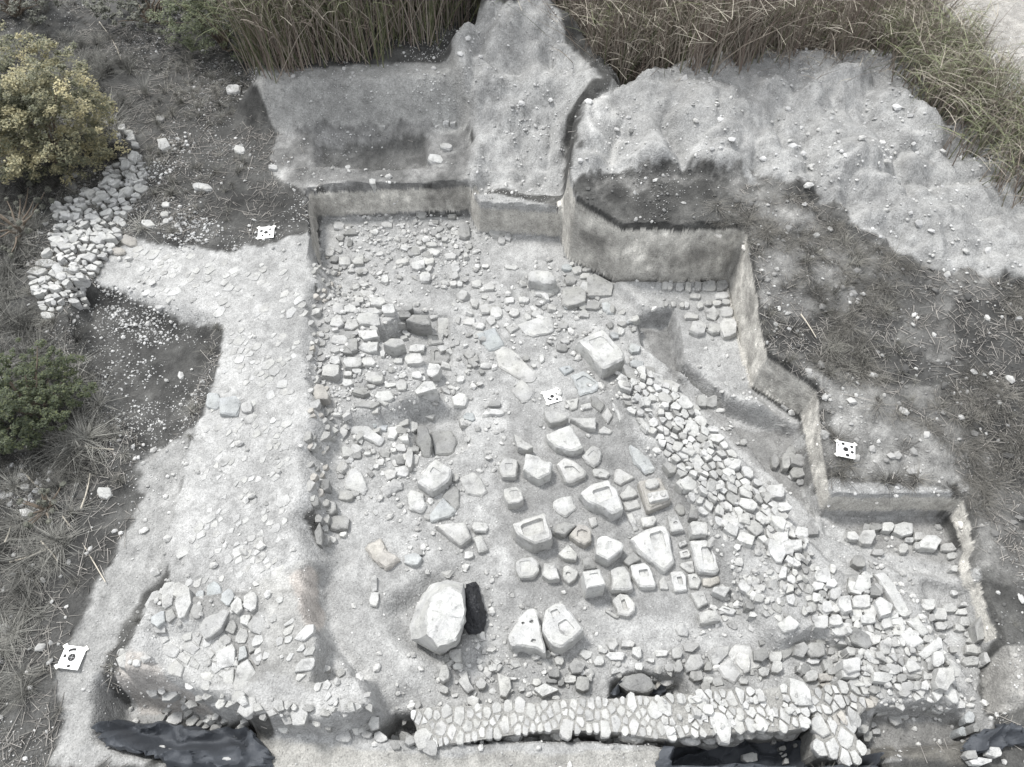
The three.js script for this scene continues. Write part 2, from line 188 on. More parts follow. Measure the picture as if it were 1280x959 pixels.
function buildTerrain() {
  const axis = (lo, hi, fine, mid, mLo, mHi, far) => { const a = []; let v = lo; while (v < hi) { a.push(v); v += fine; } a.push(hi); let L = [], s = mid; v = lo - mid; while (v > mLo) { L.push(v); v -= mid; } s = mid; while (v > -far) { L.push(v); s *= 1.35; v -= s; } L.push(-far); const R = []; v = hi + mid; while (v < mHi) { R.push(v); v += mid; } s = mid; while (v < far) { R.push(v); s *= 1.35; v += s; } R.push(far); return [...L.reverse(), ...a, ...R]; };
  const X = axis(-8, 8, .042, .085, -14, 14, 150), Z = axis(-5, 6.5, .042, .085, -13, 6.6, 150), nx = X.length, nz = Z.length;
  const Hh = new Float32Array(nx * nz), LL = new Int16Array(nx * nz);
  for (let j = 0; j < nz; j++) for (let i = 0; i < nx; i++) { Hh[j * nx + i] = height(X[i], Z[j]); LL[j * nx + i] = lastLayer; }
  const B = {}, col = [0, 0, 0];
  const nrm = (i, j) => { const i0 = Math.max(0, i - 1), i1 = Math.min(nx - 1, i + 1), j0 = Math.max(0, j - 1), j1 = Math.min(nz - 1, j + 1); const gx = (Hh[j * nx + i1] - Hh[j * nx + i0]) / (X[i1] - X[i0]), gz = (Hh[j1 * nx + i] - Hh[j0 * nx + i]) / (Z[j1] - Z[j0]), l = Math.hypot(gx, 1, gz); return [-gx / l, 1 / l, -gz / l]; };
  for (let j = 0; j < nz - 1; j++) for (let i = 0; i < nx - 1; i++) {
    const li = LL[j * nx + i], nm = li < 0 ? 'ground' : (CHUNK[LAYERS[li].n] || 'ground');
    const o = B[nm] || (B[nm] = { p: [], n: [], c: [], u: [], x: [] });
    const ha = Hh[j * nx + i], hb = Hh[j * nx + i + 1], hc = Hh[(j + 1) * nx + i], hd = Hh[(j + 1) * nx + i + 1];
    const mx = Math.max(ha, hb, hc, hd), mn = Math.min(ha, hb, hc, hd), far = X[i + 1] - X[i] > .2 || Z[j + 1] - Z[j] > .2;
    const q = far ? 1 : Math.min(10, Math.max(1, Math.ceil((mx - mn) / .07)));
    const na = nrm(i, j), nb = nrm(i + 1, j), nc = nrm(i, j + 1), nd = nrm(i + 1, j + 1);
    const ax = Math.abs(na[0] + nb[0] + nc[0] + nd[0]), ay = na[1] + nb[1] + nc[1] + nd[1], az = Math.abs(na[2] + nb[2] + nc[2] + nd[2]);
    const pm = ay > .8 * Math.max(ax, az) ? 1 : ax > az ? 0 : 2, base = o.p.length / 3;
    for (let b = 0; b <= q; b++) for (let a = 0; a <= q; a++) {
      const s = a / q, t = b / q, x = X[i] + (X[i + 1] - X[i]) * s, z = Z[j] + (Z[j + 1] - Z[j]) * t, w = [(1 - s) * (1 - t), s * (1 - t), (1 - s) * t, s * t];
      const y = ha * w[0] + hb * w[1] + hc * w[2] + hd * w[3];
      o.p.push(x, y, z); for (let k = 0; k < 3; k++) o.n.push(na[k] * w[0] + nb[k] * w[1] + nc[k] * w[2] + nd[k] * w[3]);
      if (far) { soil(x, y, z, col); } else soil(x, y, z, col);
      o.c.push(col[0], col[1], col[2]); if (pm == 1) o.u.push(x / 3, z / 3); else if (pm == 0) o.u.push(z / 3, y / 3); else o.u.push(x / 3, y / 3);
    }
    for (let b = 0; b < q; b++) for (let a = 0; a < q; a++) { const k = base + b * (q + 1) + a; o.x.push(k, k + q + 1, k + 1, k + 1, k + q + 1, k + q + 2); }
  }
  for (const nm in B) {
    const o = B[nm], g = new THREE.BufferGeometry();
    g.setAttribute('position', new THREE.Float32BufferAttribute(o.p, 3)); g.setAttribute('normal', new THREE.Float32BufferAttribute(o.n, 3)); g.setAttribute('color', new THREE.Float32BufferAttribute(o.c, 3)); g.setAttribute('uv', new THREE.Float32BufferAttribute(o.u, 2)); g.setIndex(o.x);
    const m = new THREE.Mesh(g, earthMat); m.name = nm; m.receiveShadow = m.castShadow = true; scene.add(m);
    const [kind, label, cat] = GROUND[nm]; if (kind) m.userData.kind = kind; m.userData.label = label; m.userData.category = cat;
  }
}
const GROUND = {
  ground: ['structure', 'dark grey brown topsoil around the dig, littered with chips and twigs', 'ground'],
  excavation_floor: ['structure', 'pale grey earth floor of the excavated area', 'ground'],
  earth_bank: ['structure', 'raised earth bank with straight cut pale sections beside the trenches', 'ground'],
  spoil_heap: ['structure', 'heap of loose light grey dug earth in front of the reeds', 'heap'],
  mortared_wall: [null, 'broad whitish mortared wall top running along the dark western trench', 'wall'],
};
buildTerrain();
// ---------------------------------------------------------------- helpers for things
const taken = {};
function numbered(n) { const k = taken[n] || 0; taken[n] = k + 1; return k ? n + '_' + String(k).padStart(3, '0') : n; }
function mesh(name, geo, mat, parent) { const m = new THREE.Mesh(geo, mat); m.name = name; m.castShadow = m.receiveShadow = true; if (parent) parent.add(m); return m; }
function thing(name, label, category, x, y, z, group) { const g = new THREE.Group(); g.name = numbered(name); g.position.set(x, y, z); g.userData = { label, category }; if (group) g.userData.group = group; scene.add(g); return g; }
function topMesh(name, geo, mat, label, category, x, y, z, group) { const m = mesh(numbered(name), geo, mat, scene); m.position.set(x, y, z); m.userData = { label, category }; if (group) m.userData.group = group; return m; }
function stuff(o, name, label, category) { o.name = numbered(name); o.userData = { label, category, kind: 'stuff' }; o.castShadow = o.receiveShadow = true; scene.add(o); return o; }
// flat or creased shading plus box-projected uv in metres
function finish(pos, idx, crease = .7, uvS = 1, off = null) {
  let g = new THREE.BufferGeometry(); g.setAttribute('position', new THREE.Float32BufferAttribute(pos, 3)); g.setIndex(idx);
  g = crease > 0 ? toCreasedNormals(g, crease) : g.toNonIndexed(); if (crease <= 0) g.computeVertexNormals();
  const p = g.attributes.position, n = g.attributes.normal, uv = new Float32Array(p.count * 2), o = off || [rnd() * 5, rnd() * 5];
  for (let t = 0; t < p.count; t += 3) {
    let ax = 0, ay = 0, az = 0; for (let k = 0; k < 3; k++) { ax += n.getX(t + k); ay += n.getY(t + k); az += n.getZ(t + k); }
    ax = Math.abs(ax); ay = Math.abs(ay); az = Math.abs(az);
    for (let k = 0; k < 3; k++) { const i = t + k, x = p.getX(i), y = p.getY(i), z = p.getZ(i); const [a, b] = ay >= ax && ay >= az ? [x, z] : ax > az ? [z, y] : [x, y]; uv[2 * i] = a / uvS + o[0]; uv[2 * i + 1] = b / uvS + o[1]; }
  }
  g.setAttribute('uv', new THREE.BufferAttribute(uv, 2)); return g;
}
const area2 = o => { let a = 0; for (let i = 0, n = o.length; i < n; i++) { const p = o[i], q = o[(i + 1) % n]; a += p[0] * q[1] - q[0] * p[1]; } return a; };
const centroid = o => { let x = 0, z = 0; for (const p of o) { x += p[0]; z += p[1]; } return [x / o.length, z / o.length]; };
function ccw(o) { return area2(o) > 0 ? o.slice().reverse() : o; } // seen from above, y up
function subdivide(o, seg, jit) {
  const r = [];
  for (let i = 0; i < o.length; i++) { const a = o[i], b = o[(i + 1) % o.length], L = Math.hypot(b[0] - a[0], b[1] - a[1]), n = Math.max(1, Math.min(5, Math.round(L / seg)));
    for (let k = 0; k < n; k++) { const t = k / n, j = k ? jit * L * .5 : jit * .12 * L; r.push([a[0] + (b[0] - a[0]) * t + rr(-j, j), a[1] + (b[1] - a[1]) * t + rr(-j, j)]); } }
  return r;
}
// rounds the corners of an outline
function soften(o, k) { const r = []; for (let i = 0; i < o.length; i++) { const p = o[(i + o.length - 1) % o.length], a = o[i], b = o[(i + 1) % o.length]; r.push([a[0] + (p[0] - a[0]) * k, a[1] + (p[1] - a[1]) * k], [a[0] + (b[0] - a[0]) * k, a[1] + (b[1] - a[1]) * k]); } return r; }
// a stone: outline in local metres, from y = -sink to y = h. Rings from the buried foot to a slightly domed, uneven top. holes: outlines cut into the top
function stoneGeo(o, h, q = {}) {
  o = ccw(o); const c = centroid(o); let R = 0; for (const p of o) R += Math.hypot(p[0] - c[0], p[1] - c[1]) / o.length;
  const sink = q.sink ?? .04, bev = q.bevel ?? Math.min(.035, .16 * R, .45 * h), fl = q.flare ?? .03, ju = q.jit ?? .02, n = o.length, pos = [], idx = [];
  const tx = q.tiltX ?? rr(-1, 1) * (q.tilt ?? .05), tz = q.tiltZ ?? rr(-1, 1) * (q.tilt ?? .05);
  const ring = (s, y, j) => { const b = pos.length / 3; for (const p of o) { const dx = (p[0] - c[0]) * s, dz = (p[1] - c[1]) * s; pos.push(c[0] + dx + rr(-j, j) * R, y + (y > h * .4 ? dx * tx + dz * tz : 0) + rr(-j, j) * Math.min(h, R) * .8, c[1] + dz + rr(-j, j) * R); } return b; };
  const bridge = (a, b) => { for (let i = 0; i < n; i++) { const k = (i + 1) % n; idx.push(a + i, a + k, b + i, b + i, a + k, b + k); } };
  const s1 = 1 + fl;
  const r0 = ring(s1 - (q.under ?? 0), -sink, ju), r1 = q.cheap ? r0 : ring(s1, h * .45, ju * 1.5), r2 = ring(1, h - bev, ju);
  if (!q.cheap) bridge(r0, r1); bridge(r1, r2);
  const se = 1 - bev / R * .9, r3 = ring(se, h - bev * .12, q.holes ? 0 : ju * .6); bridge(r2, r3);
  if (q.holes) {
    const top = []; for (let i = 0; i < n; i++) top.push(new THREE.Vector2(pos[(r3 + i) * 3], pos[(r3 + i) * 3 + 2]));
    const tf = top.flatMap(v => [v.x, v.y]); q.holes.forEach(H => { for (const p of H) for (let k = 0; k < 25 && sdist(tf, p[0], p[1]) < Math.min(.012, R * .06); k++) { p[0] += (c[0] - p[0]) * .05; p[1] += (c[1] - p[1]) * .05; } });
    const hs = q.holes.map(H => H.map(p => new THREE.Vector2(p[0], p[1])));
    const plane = (x, z) => h - bev * .12 + (x - c[0]) * tx + (z - c[1]) * tz;
    for (const i of [r3]) for (let k = 0; k < n; k++) pos[(i + k) * 3 + 1] = plane(pos[(i + k) * 3], pos[(i + k) * 3 + 2]);
    const flat = top.concat(...hs), base = pos.length / 3; for (const v of flat) pos.push(v.x, plane(v.x, v.y), v.y);
    for (const f of THREE.ShapeUtils.triangulateShape(top, hs)) { const [a, b, d] = f.map(i => flat[i]); const up = (b.x - a.x) * (d.y - a.y) - (d.x - a.x) * (b.y - a.y) < 0; up ? idx.push(base + f[0], base + f[1], base + f[2]) : idx.push(base + f[0], base + f[2], base + f[1]); }
    q.plane = plane;
  } else {
    const dome = q.dome ?? .02, r4 = ring(.5, h + dome * .6, ju), cc = pos.length / 3; bridge(r3, r4); pos.push(c[0] + rr(-.1, .1) * R, h + dome + rr(-ju, ju) * R, c[1] + rr(-.1, .1) * R);
    for (let i = 0; i < n; i++) idx.push(r4 + i, r4 + (i + 1) % n, cc);
  }
  return finish(pos, idx, q.crease ?? .62);
}
// the sunken basin of a trough: sloping sides and a floor
function basinGeo(H, plane, depth) {
  H = ccw(H); const c = centroid(H), n = H.length, pos = [], idx = [];
  for (const p of H) pos.push(p[0], plane(p[0], p[1]), p[1]);
  for (const p of H) pos.push(c[0] + (p[0] - c[0]) * .97, plane(p[0], p[1]) - depth * .8, c[1] + (p[1] - c[1]) * .97);
  for (const p of H) pos.push(c[0] + (p[0] - c[0]) * .9, plane(p[0], p[1]) - depth, c[1] + (p[1] - c[1]) * .9);
  pos.push(c[0], plane(c[0], c[1]) - depth * 1.04, c[1]);
  for (let r = 0; r < 2; r++) for (let i = 0; i < n; i++) { const k = (i + 1) % n, a = r * n; idx.push(a + i, a + k, a + n + i, a + n + i, a + k, a + n + k); }
  for (let i = 0; i < n; i++) idx.push(2 * n + i, 2 * n + (i + 1) % n, 3 * n);
  return finish(pos, idx, .5);
}
const pairs = a => { const r = []; for (let i = 0; i < a.length; i += 2) r.push([a[i], a[i + 1]]); return r; };
const stoneMats = {};
for (const [k, vs] of Object.entries({
  w: [[.57, .568, .556], [.53, .528, .516], [.55, .548, .538]], l: [[.49, .487, .475], [.45, .447, .436], [.51, .505, .49]], m: [[.38, .377, .366], [.34, .337, .327]],
  g: [[.31, .308, .30], [.27, .269, .262]], u: [[.42, .438, .442], [.45, .462, .464]], b: [[.47, .448, .415], [.43, .412, .385]] }))
  stoneMats[k] = vs.map(c => new THREE.MeshStandardMaterial({ color: new THREE.Color().setRGB(...c), map: stoneMap, bumpMap: stoneBump, bumpScale: .03, roughness: .95 }));
const smat = t => pick(stoneMats[t]);
function lowGround(o) { let m = 9; for (const p of o) m = Math.min(m, height(p[0], p[1])); const c = centroid(o); return Math.min(m, height(c[0], c[1])); }

// plan outlines (x, z in metres) of the larger built things
const POLYS = {
  press: [1.99,1.99,2.35,1.92,2.49,2.34,2.09,2.51],
  pressA: [2.09,2.01,2.29,1.99,2.3,2.14,2.09,2.18],
  pressB: [2.1,2.24,2.41,2.18,2.44,2.33,2.12,2.41],
  tier: [.3,-2.36,.42,-2.44,.72,-2.41,.84,-2.25,.8,-2.12,.6,-2.09,.32,-2.17],
  boulder: [-.94,3.59,-.72,3.63,-.68,3.75,-.65,4.19,-.75,4.53,-1,4.66,-1.41,4.46,-1.45,4.27,-1.37,3.96,-1.19,3.65],
  boulderTop: [-1.1,4.05,-.88,3.91,-.67,4.02,-.63,4.3,-.73,4.62,-.96,4.73,-1.12,4.59,-1.16,4.3],
  sack: [-.68,3.73,-.58,3.67,-.49,3.73,-.41,3.97,-.37,4.08,-.4,4.35,-.66,4.34,-.74,4.08],
  sackNeck: [-.67,3.63,-.54,3.6,-.48,3.66,-.5,3.76,-.65,3.76],
  wall: [-1.33,5.42,0,5.35,1.26,5.3,2.32,5.23,3.85,5.14,3.88,5.4,3.85,5.65,2.92,5.71,1.92,5.79,1.23,5.7,0,5.71,-.81,5.84,-1.12,5.88],
  wallEast: [1.97,5.29,2.31,5.25,3.83,5.16,3.85,5.41,3.82,5.63,2.92,5.7,1.94,5.76],
  wallLong: [-1.31,5.45,0,5.38,1.26,5.33,1.95,5.29,1.92,5.76,1.23,5.68,0,5.69,-.81,5.82,-1.1,5.86],
  wallFace: [-1.1,5.88,-.81,5.84,0,5.71,1.23,5.7,1.92,5.79,2.92,5.71,3.85,5.65],
  stub: [3.92,5.16,4.31,5.14,4.67,5.12,4.74,5.35,4.45,5.56,3.95,5.58,3.93,5.41],
  pier: [3.92,5.6,4.4,5.57,4.45,5.79,4.47,5.93,4.28,6.04,3.9,5.96],
  work: [0,.34,1.63,.67,2.09,1.37,2.64,2.21,3.08,3.5,2.79,4.32,1.37,4.32,1.17,3.73,-.12,3.73,-.26,1.89],
  reedA: [-5.3,-6.51,-3.94,-6.62,-2.82,-6.9,-1.37,-7.79,-.71,-9,1.08,-9.19,1.16,-11.5,-6.26,-11.5],
  reedB: [.87,-8.54,1.64,-7.02,2.15,-6.18,2.75,-6.56,3.5,-6.12,5.72,-6.07,7.28,-6.56,7.81,-5.91,8.71,-7.02,9.21,-10.99,.94,-10.99],
  reedC: [7.37,-6.32,7.89,-4.89,8.38,-3.89,9.02,-2.89,9.86,-3.06,10.01,-4.89,8.93,-6.18,8.47,-7.31],
};
// ---------------------------------------------------------------- dressed stones, troughs and slabs laid out on the floor
const HERO = [
  { n: 'stone_block', l: 'small six sided limestone block with shallow square hollow, beside wedge shaped stone', t: 'l', y: .13, h: .13, o: [-.13,1.52,.09,1.6,.07,1.79,.06,1.88,-.15,1.88,-.2,1.71], depth: 0.02, b: [[-.12,1.65,.02,1.65,.01,1.79,-.1,1.79]] },
  { n: 'stone_block', l: 'white rough topped block with pitted surface between two hollowed stones', t: 'w', y: .25, h: .25, o: [.23,1.55,.39,1.58,.51,1.68,.62,1.7,.6,1.89,.42,1.99,.19,1.84], rough: 1 },
  { n: 'stone_trough', l: 'rounded stone trough with wide shallow basin, beside the white rough topped block', t: 'l', y: .13, h: .13, o: [.73,1.67,.86,1.55,1.02,1.62,1.18,1.79,1.15,1.88,.94,1.99,.85,1.96,.79,1.82], depth: 0.05, b: [[.83,1.71,.98,1.7,1.09,1.82,1.03,1.9,.9,1.89]] },
  { n: 'stone_block', l: 'small oval stone with faint round pit next to the largest trough', t: 'l', y: .06, h: .06, o: [1.32,1.71,1.46,1.71,1.57,1.8,1.51,1.88,1.33,1.84,1.3,1.76], depth: 0.02, b: [[1.46,1.8,1.45,1.82,1.43,1.83,1.41,1.82,1.39,1.81,1.4,1.79,1.41,1.77,1.43,1.77,1.45,1.78]] },
  { n: 'stone_block', l: 'small cube of limestone with shallow square basin and rounded corners', t: 'l', y: .22, h: .22, o: [-.12,2.16,.05,2.12,.14,2.18,.17,2.33,.08,2.39,-.05,2.4,-.11,2.3], depth: 0.02, b: [[-.05,2.2,.09,2.17,.12,2.31,0,2.35]] },
  { n: 'stone_trough', l: 'large blocky stone trough with square sunken basin and thick front', t: 'l', y: .36, h: .36, o: [.03,2.8,.47,2.63,.51,2.68,.58,3,.57,3.04,.34,3.12,.28,3.09,.08,2.96], depth: 0.09, b: [[.12,2.83,.46,2.7,.49,2.94,.21,3.03,.17,3]] },
  { n: 'stone_block', l: 'small white angular stone alone between two large troughs', t: 'w', y: .05, h: .05, o: [.67,2.29,.77,2.23,.93,2.2,.96,2.33,1,2.4,.83,2.54,.75,2.49,.66,2.39] },
  { n: 'stone_block', l: 'grey wedge shaped stone touching a small beige trough', t: 'm', y: .17, h: .17, o: [.69,2.74,.82,2.7,.98,2.74,.91,2.79,.8,2.89,.65,2.86] },
  { n: 'stone_trough', l: 'small beige stone trough with five sided hollow touching a grey wedge', t: 'b', y: .15, h: .15, o: [.88,2.9,1.02,2.72,1.14,2.75,1.2,2.82,1.19,2.98,1.1,3.05,1.01,3.01], depth: 0.05, b: [[.99,2.83,1.06,2.8,1.15,2.84,1.13,2.94,1.04,2.97,.98,2.92]] },
  { n: 'stone_block', l: 'tiny squared stone beside the small beige trough', t: 'l', y: .04, h: .04, o: [1.18,2.58,1.3,2.55,1.32,2.67,1.23,2.73,1.2,2.65] },
  { n: 'stone_trough', l: 'largest white stone trough with broad rectangular step cut at its top', t: 'w', y: .28, h: .28, o: [1.08,2.26,1.25,2.11,1.52,2.03,1.54,2.13,1.61,2.17,1.69,2.5,1.54,2.59,1.3,2.45,1.18,2.4], depth: 0.08, b: [[1.23,2.22,1.51,2.13,1.56,2.33,1.33,2.43]] },
  { n: 'stone_block', l: 'smooth five sided flat stone beside the stepped press block', t: 'l', y: .07, h: .07, o: [1.68,1.73,1.75,1.72,1.95,1.87,1.73,2,1.63,1.93] },
  { n: 'stone_block', l: 'triangular dark edged stone next to a notched slab', t: 'l', y: .08, h: .08, o: [1.85,2.02,1.94,2.1,1.98,2.18,1.9,2.23,1.74,2.25,1.7,2.18,1.78,2.12] },
  { n: 'stone_block', l: 'short slab with notched upper edge next to the triangular dark edged stone', t: 'l', y: .06, h: .06, o: [1.75,2.31,1.87,2.31,1.92,2.27,1.98,2.27,2,2.39,1.81,2.44,1.78,2.43] },
  { n: 'stone_block', l: 'small greyish pointed stone beside the stepped press block', t: 'm', y: .05, h: .05, o: [2.62,2.31,2.69,2.37,2.69,2.5,2.61,2.52,2.54,2.41] },
  { n: 'stone_block', l: 'narrow leaning bar of stone next to the long pointed trough', t: 'l', y: .04, h: .04, o: [1.78,2.52,1.87,2.49,1.94,2.75,1.87,2.79] },
  { n: 'stone_block', l: 'squat block with bulging face next to the long pointed trough', t: 'l', y: .11, h: .11, o: [1.99,2.6,2.19,2.56,2.22,2.63,2.16,2.72,2.01,2.74] },
  { n: 'stone_block', l: 'upright oblong block with small round pit in its top', t: 'l', y: .13, h: .13, o: [2.4,2.58,2.54,2.55,2.62,2.8,2.43,2.83,2.41,2.71], depth: 0.03, b: [[2.54,2.69,2.53,2.71,2.5,2.72,2.48,2.72,2.47,2.71,2.47,2.68,2.49,2.67,2.51,2.66,2.53,2.67]] },
  { n: 'stone_block', l: 'cushion shaped square block next to the long rectangular trough', t: 'l', y: .27, h: .13, o: [2.7,2.76,2.74,2.73,2.93,2.74,2.96,2.78,2.92,2.94,2.71,2.93] },
  { n: 'stone_block', l: 'rough grey weathered stone at the foot of the diagonal rubble', t: 'g', y: .2, h: .04, o: [2.76,2.41,2.87,2.38,2.9,2.53,2.84,2.64,2.72,2.63], rough: 1 },
  { n: 'stone_block', l: 'tiny stone cup with round hollow topmost of a short column', t: 'l', y: .07, h: .07, o: [2.52,2.99,2.63,2.95,2.65,3.01,2.54,3.06], depth: 0.02, b: [[2.62,3.01,2.61,3.02,2.59,3.03,2.57,3.03,2.56,3.02,2.56,3,2.57,2.98,2.59,2.98,2.61,2.99]] },
  { n: 'stone_block', l: 'small square stone cup with square hollow, second in a short column', t: 'l', y: .06, h: .06, o: [2.52,3.13,2.65,3.09,2.68,3.18,2.65,3.21,2.54,3.23], depth: 0.03, b: [[2.56,3.14,2.64,3.12,2.65,3.17,2.57,3.2]] },
  { n: 'stone_trough', l: 'long rectangular white trough with oblong basin at the beside the row', t: 'w', y: .15, h: .14, o: [2.7,3,2.99,2.96,3.03,3.01,3.05,3.44,3.01,3.47,2.77,3.46,2.74,3.41], depth: 0.06, b: [[2.83,3.09,2.98,3.08,3,3.35,2.83,3.36]] },
  { n: 'stone_trough', l: 'long pointed white trough with rectangular recess near its square end', t: 'w', y: .16, h: .16, o: [1.81,2.97,2.06,2.82,2.32,2.75,2.38,2.87,2.39,3.18,2.4,3.31,2.3,3.4,2.24,3.45,2.09,3.32,1.9,3.14], depth: 0.07, b: [[2.07,2.89,2.28,2.82,2.32,3.12,2.13,3.16]] },
  { n: 'stone_slab', l: 'greenish grey slab leaning under the long pointed trough', t: 'g', y: .1, h: .1, o: [1.67,3.29,1.82,3.15,1.92,3.26,1.74,3.36] },
  { n: 'stone_trough', l: 'white block with rough gravelly square hollow', t: 'w', y: .14, h: .14, o: [1.77,3.38,1.97,3.34,2.04,3.42,2.09,3.65,2.07,3.69,1.87,3.69,1.78,3.53], depth: 0.07, b: [[1.86,3.45,2,3.43,2.01,3.55,1.88,3.56]] },
  { n: 'stone_block', l: 'small upright triangular stone between two hollowed blocks', t: 'l', y: .04, h: .04, o: [2.25,3.52,2.28,3.63,2.29,3.71,2.17,3.7,2.17,3.59] },
  { n: 'stone_trough', l: 'oblong block with narrow rectangular slot in its top', t: 'w', y: .1, h: .1, o: [2.35,3.47,2.52,3.45,2.56,3.54,2.55,3.73,2.38,3.75,2.36,3.65], depth: 0.06, b: [[2.42,3.54,2.5,3.53,2.51,3.65,2.44,3.66]] },
  { n: 'stone_block', l: 'six sided block with small pit beside the broad waisted stone', t: 'l', y: .08, h: .08, o: [2.6,3.5,2.72,3.48,2.78,3.59,2.72,3.7,2.61,3.69], depth: 0.03, b: [[2.72,3.56,2.71,3.58,2.69,3.59,2.66,3.58,2.65,3.57,2.66,3.55,2.67,3.53,2.69,3.53,2.71,3.54]] },
  { n: 'stone_block', l: 'rounded trapezoid stone lowest of the short column of small cups', t: 'l', y: .07, h: .07, o: [2.53,3.31,2.7,3.28,2.7,3.45,2.61,3.45,2.51,3.36] },
  { n: 'stone_block', l: 'broad waisted stone under the long rectangular trough', t: 'b', y: .07, h: .07, o: [2.82,3.55,2.93,3.55,3.05,3.51,3.05,3.61,2.91,3.67,2.81,3.65] },
  { n: 'stone_block', l: 'white triangular wedge with greenish side next to the waisted stone', t: 'w', y: .19, h: .19, o: [2.93,3.72,3.17,3.72,3.06,3.87,2.9,3.79] },
  { n: 'stone_block', l: 'square block with shallow hollow next to the rough oblong block', t: 'l', y: .11, h: .11, o: [2.6,3.79,2.79,3.75,2.82,3.93,2.68,4,2.64,3.9], depth: 0.02, b: [[2.72,3.83,2.78,3.82,2.79,3.89,2.73,3.91]] },
  { n: 'stone_block', l: 'rough oblong block lowest of the right hand row', t: 'l', y: .16, h: .16, o: [2.67,4.09,2.9,4.04,2.96,4.19,2.81,4.22,2.67,4.24], rough: 1 },
  { n: 'stone_block', l: 'white broken fragment with oblong recess beside rough oblong block', t: 'w', y: .07, h: .07, o: [2.98,4.02,3.05,3.96,3.23,4.02,3.17,4.09,3.1,4.08], depth: 0.04, b: [[3.05,3.99,3.14,4.02,3.12,4.04,3.04,4.01]] },
  { n: 'stone_block', l: 'cracked white stone alone on the grey floor next to the rows', t: 'w', y: .06, h: .06, o: [2.33,4.29,2.41,4.2,2.45,4.21,2.5,4.32,2.48,4.39,2.36,4.37], rough: 1 },
  { n: 'stone_block', l: 'round cornered square block with shallow worn basin', t: 'l', y: .12, h: .12, o: [.07,3.32,.15,3.26,.31,3.24,.39,3.33,.39,3.44,.32,3.53,.13,3.55,.07,3.44], depth: 0.02, b: [[.11,3.31,.27,3.29,.28,3.46,.13,3.48]] },
  { n: 'stone_block', l: 'small tapering block with rounded front lip', t: 'l', y: .16, h: .16, o: [.48,3.36,.64,3.35,.69,3.58,.53,3.59,.45,3.52] },
  { n: 'stone_block', l: 'small pentagonal stone with faint dimple next to grey wedge', t: 'l', y: .11, h: .11, o: [.84,3.04,.97,3.18,.95,3.28,.78,3.25,.7,3.18], depth: 0.015, b: [[.88,3.16,.87,3.18,.85,3.19,.83,3.19,.82,3.17,.82,3.15,.83,3.14,.85,3.14,.87,3.15]] },
  { n: 'stone_block', l: 'small pointed stone with deep round cup mark', t: 'l', y: .1, h: .1, o: [.76,3.4,.82,3.36,.98,3.46,.93,3.57,.84,3.63,.75,3.54], depth: 0.05, b: [[.87,3.49,.86,3.52,.84,3.53,.81,3.52,.79,3.51,.79,3.48,.81,3.46,.84,3.46,.86,3.47]] },
  { n: 'stone_block', l: 'tall cube block with stepped saddle top', t: 'w', y: .43, h: .43, o: [1.02,3.59,1.26,3.55,1.28,3.65,1.32,3.77,1.07,3.83,1.06,3.81], depth: 0.03, b: [[1.1,3.62,1.23,3.6,1.25,3.67,1.14,3.69]] },
  { n: 'stone_block', l: 'rough grey porous stone behind the tall saddle topped cube', t: 'g', y: .04, h: .04, o: [1.06,3.25,1.14,3.21,1.2,3.22,1.26,3.37,1.07,3.4], rough: 1 },
  { n: 'stone_block', l: 'big pale five sided block with sloping front', t: 'w', y: .29, h: .29, o: [1.28,3.03,1.34,2.98,1.42,2.98,1.65,3.09,1.62,3.18,1.42,3.34,1.25,3.25], depth: 0.015, b: [[1.42,3.06,1.49,3.06,1.49,3.17,1.43,3.18]] },
  { n: 'stone_block', l: 'round shouldered upright block with one dark speck', t: 'l', y: .17, h: .17, o: [1.46,3.47,1.55,3.42,1.65,3.41,1.71,3.49,1.75,3.73,1.66,3.75,1.45,3.75,1.47,3.61] },
  { n: 'stone_trough', l: 'oval disc shaped stone with rectangular slot, a thin slab leaning on it', t: 'l', y: .11, h: .11, o: [1.46,3.9,1.57,3.8,1.68,3.82,1.77,3.95,1.75,4.04,1.66,4.11,1.53,4.09,1.52,4.01], depth: 0.06, b: [[1.57,3.9,1.63,3.87,1.66,4.02,1.6,4.04]] },
  { n: 'stone_slab', l: 'thin narrow slab leaning on the oval slotted disc', t: 'm', y: .04, h: .04, o: [1.36,4,1.54,4.11,1.49,4.13,1.35,4.04] },
  { n: 'stone_block', l: 'large pointed white block with several small round holes', t: 'w', y: .29, h: .29, o: [.04,4.31,.23,4.08,.34,4.09,.39,4.31,.45,4.68,.33,4.61,0,4.57,-.04,4.45], depth: 0.06, b: [[.3,4.26,.3,4.28,.28,4.29,.26,4.28,.24,4.27,.24,4.25,.26,4.24,.28,4.23,.3,4.24],[.18,4.28,.17,4.29,.16,4.3,.14,4.3,.13,4.28,.13,4.27,.14,4.26,.16,4.26,.17,4.26],[.33,4.53,.32,4.55,.3,4.56,.28,4.55,.26,4.54,.26,4.52,.28,4.5,.3,4.5,.33,4.51]] },
  { n: 'stone_trough', l: 'large oval white stone with two shallow joined basins', t: 'w', y: .36, h: .36, o: [.49,4.11,.62,4.03,.73,4.05,.98,4.37,.91,4.44,.68,4.62,.55,4.58,.44,4.42,.44,4.28], depth: 0.05, b: [[.63,4.31,.75,4.24,.87,4.38,.75,4.49,.66,4.44],[.53,4.14,.63,4.1,.68,4.17,.56,4.22]] },
  { n: 'stone_block', l: 'rounded lower tier stone under the round topped slab', t: 'l', y: .07, h: .07, o: [.36,-2.2,.51,-2.27,.85,-2.25,.86,-2.12,.72,-2,.44,-2.01] },
  { n: 'stone_slab', l: 'broken crescent of a stone basin on the upper floor', t: 'w', y: .04, h: .04, o: [.14,-1.3,.5,-1.47,.59,-1.42,.71,-1.51,.76,-1.17,.67,-1.11,.4,-1.04,.26,-1.11] },
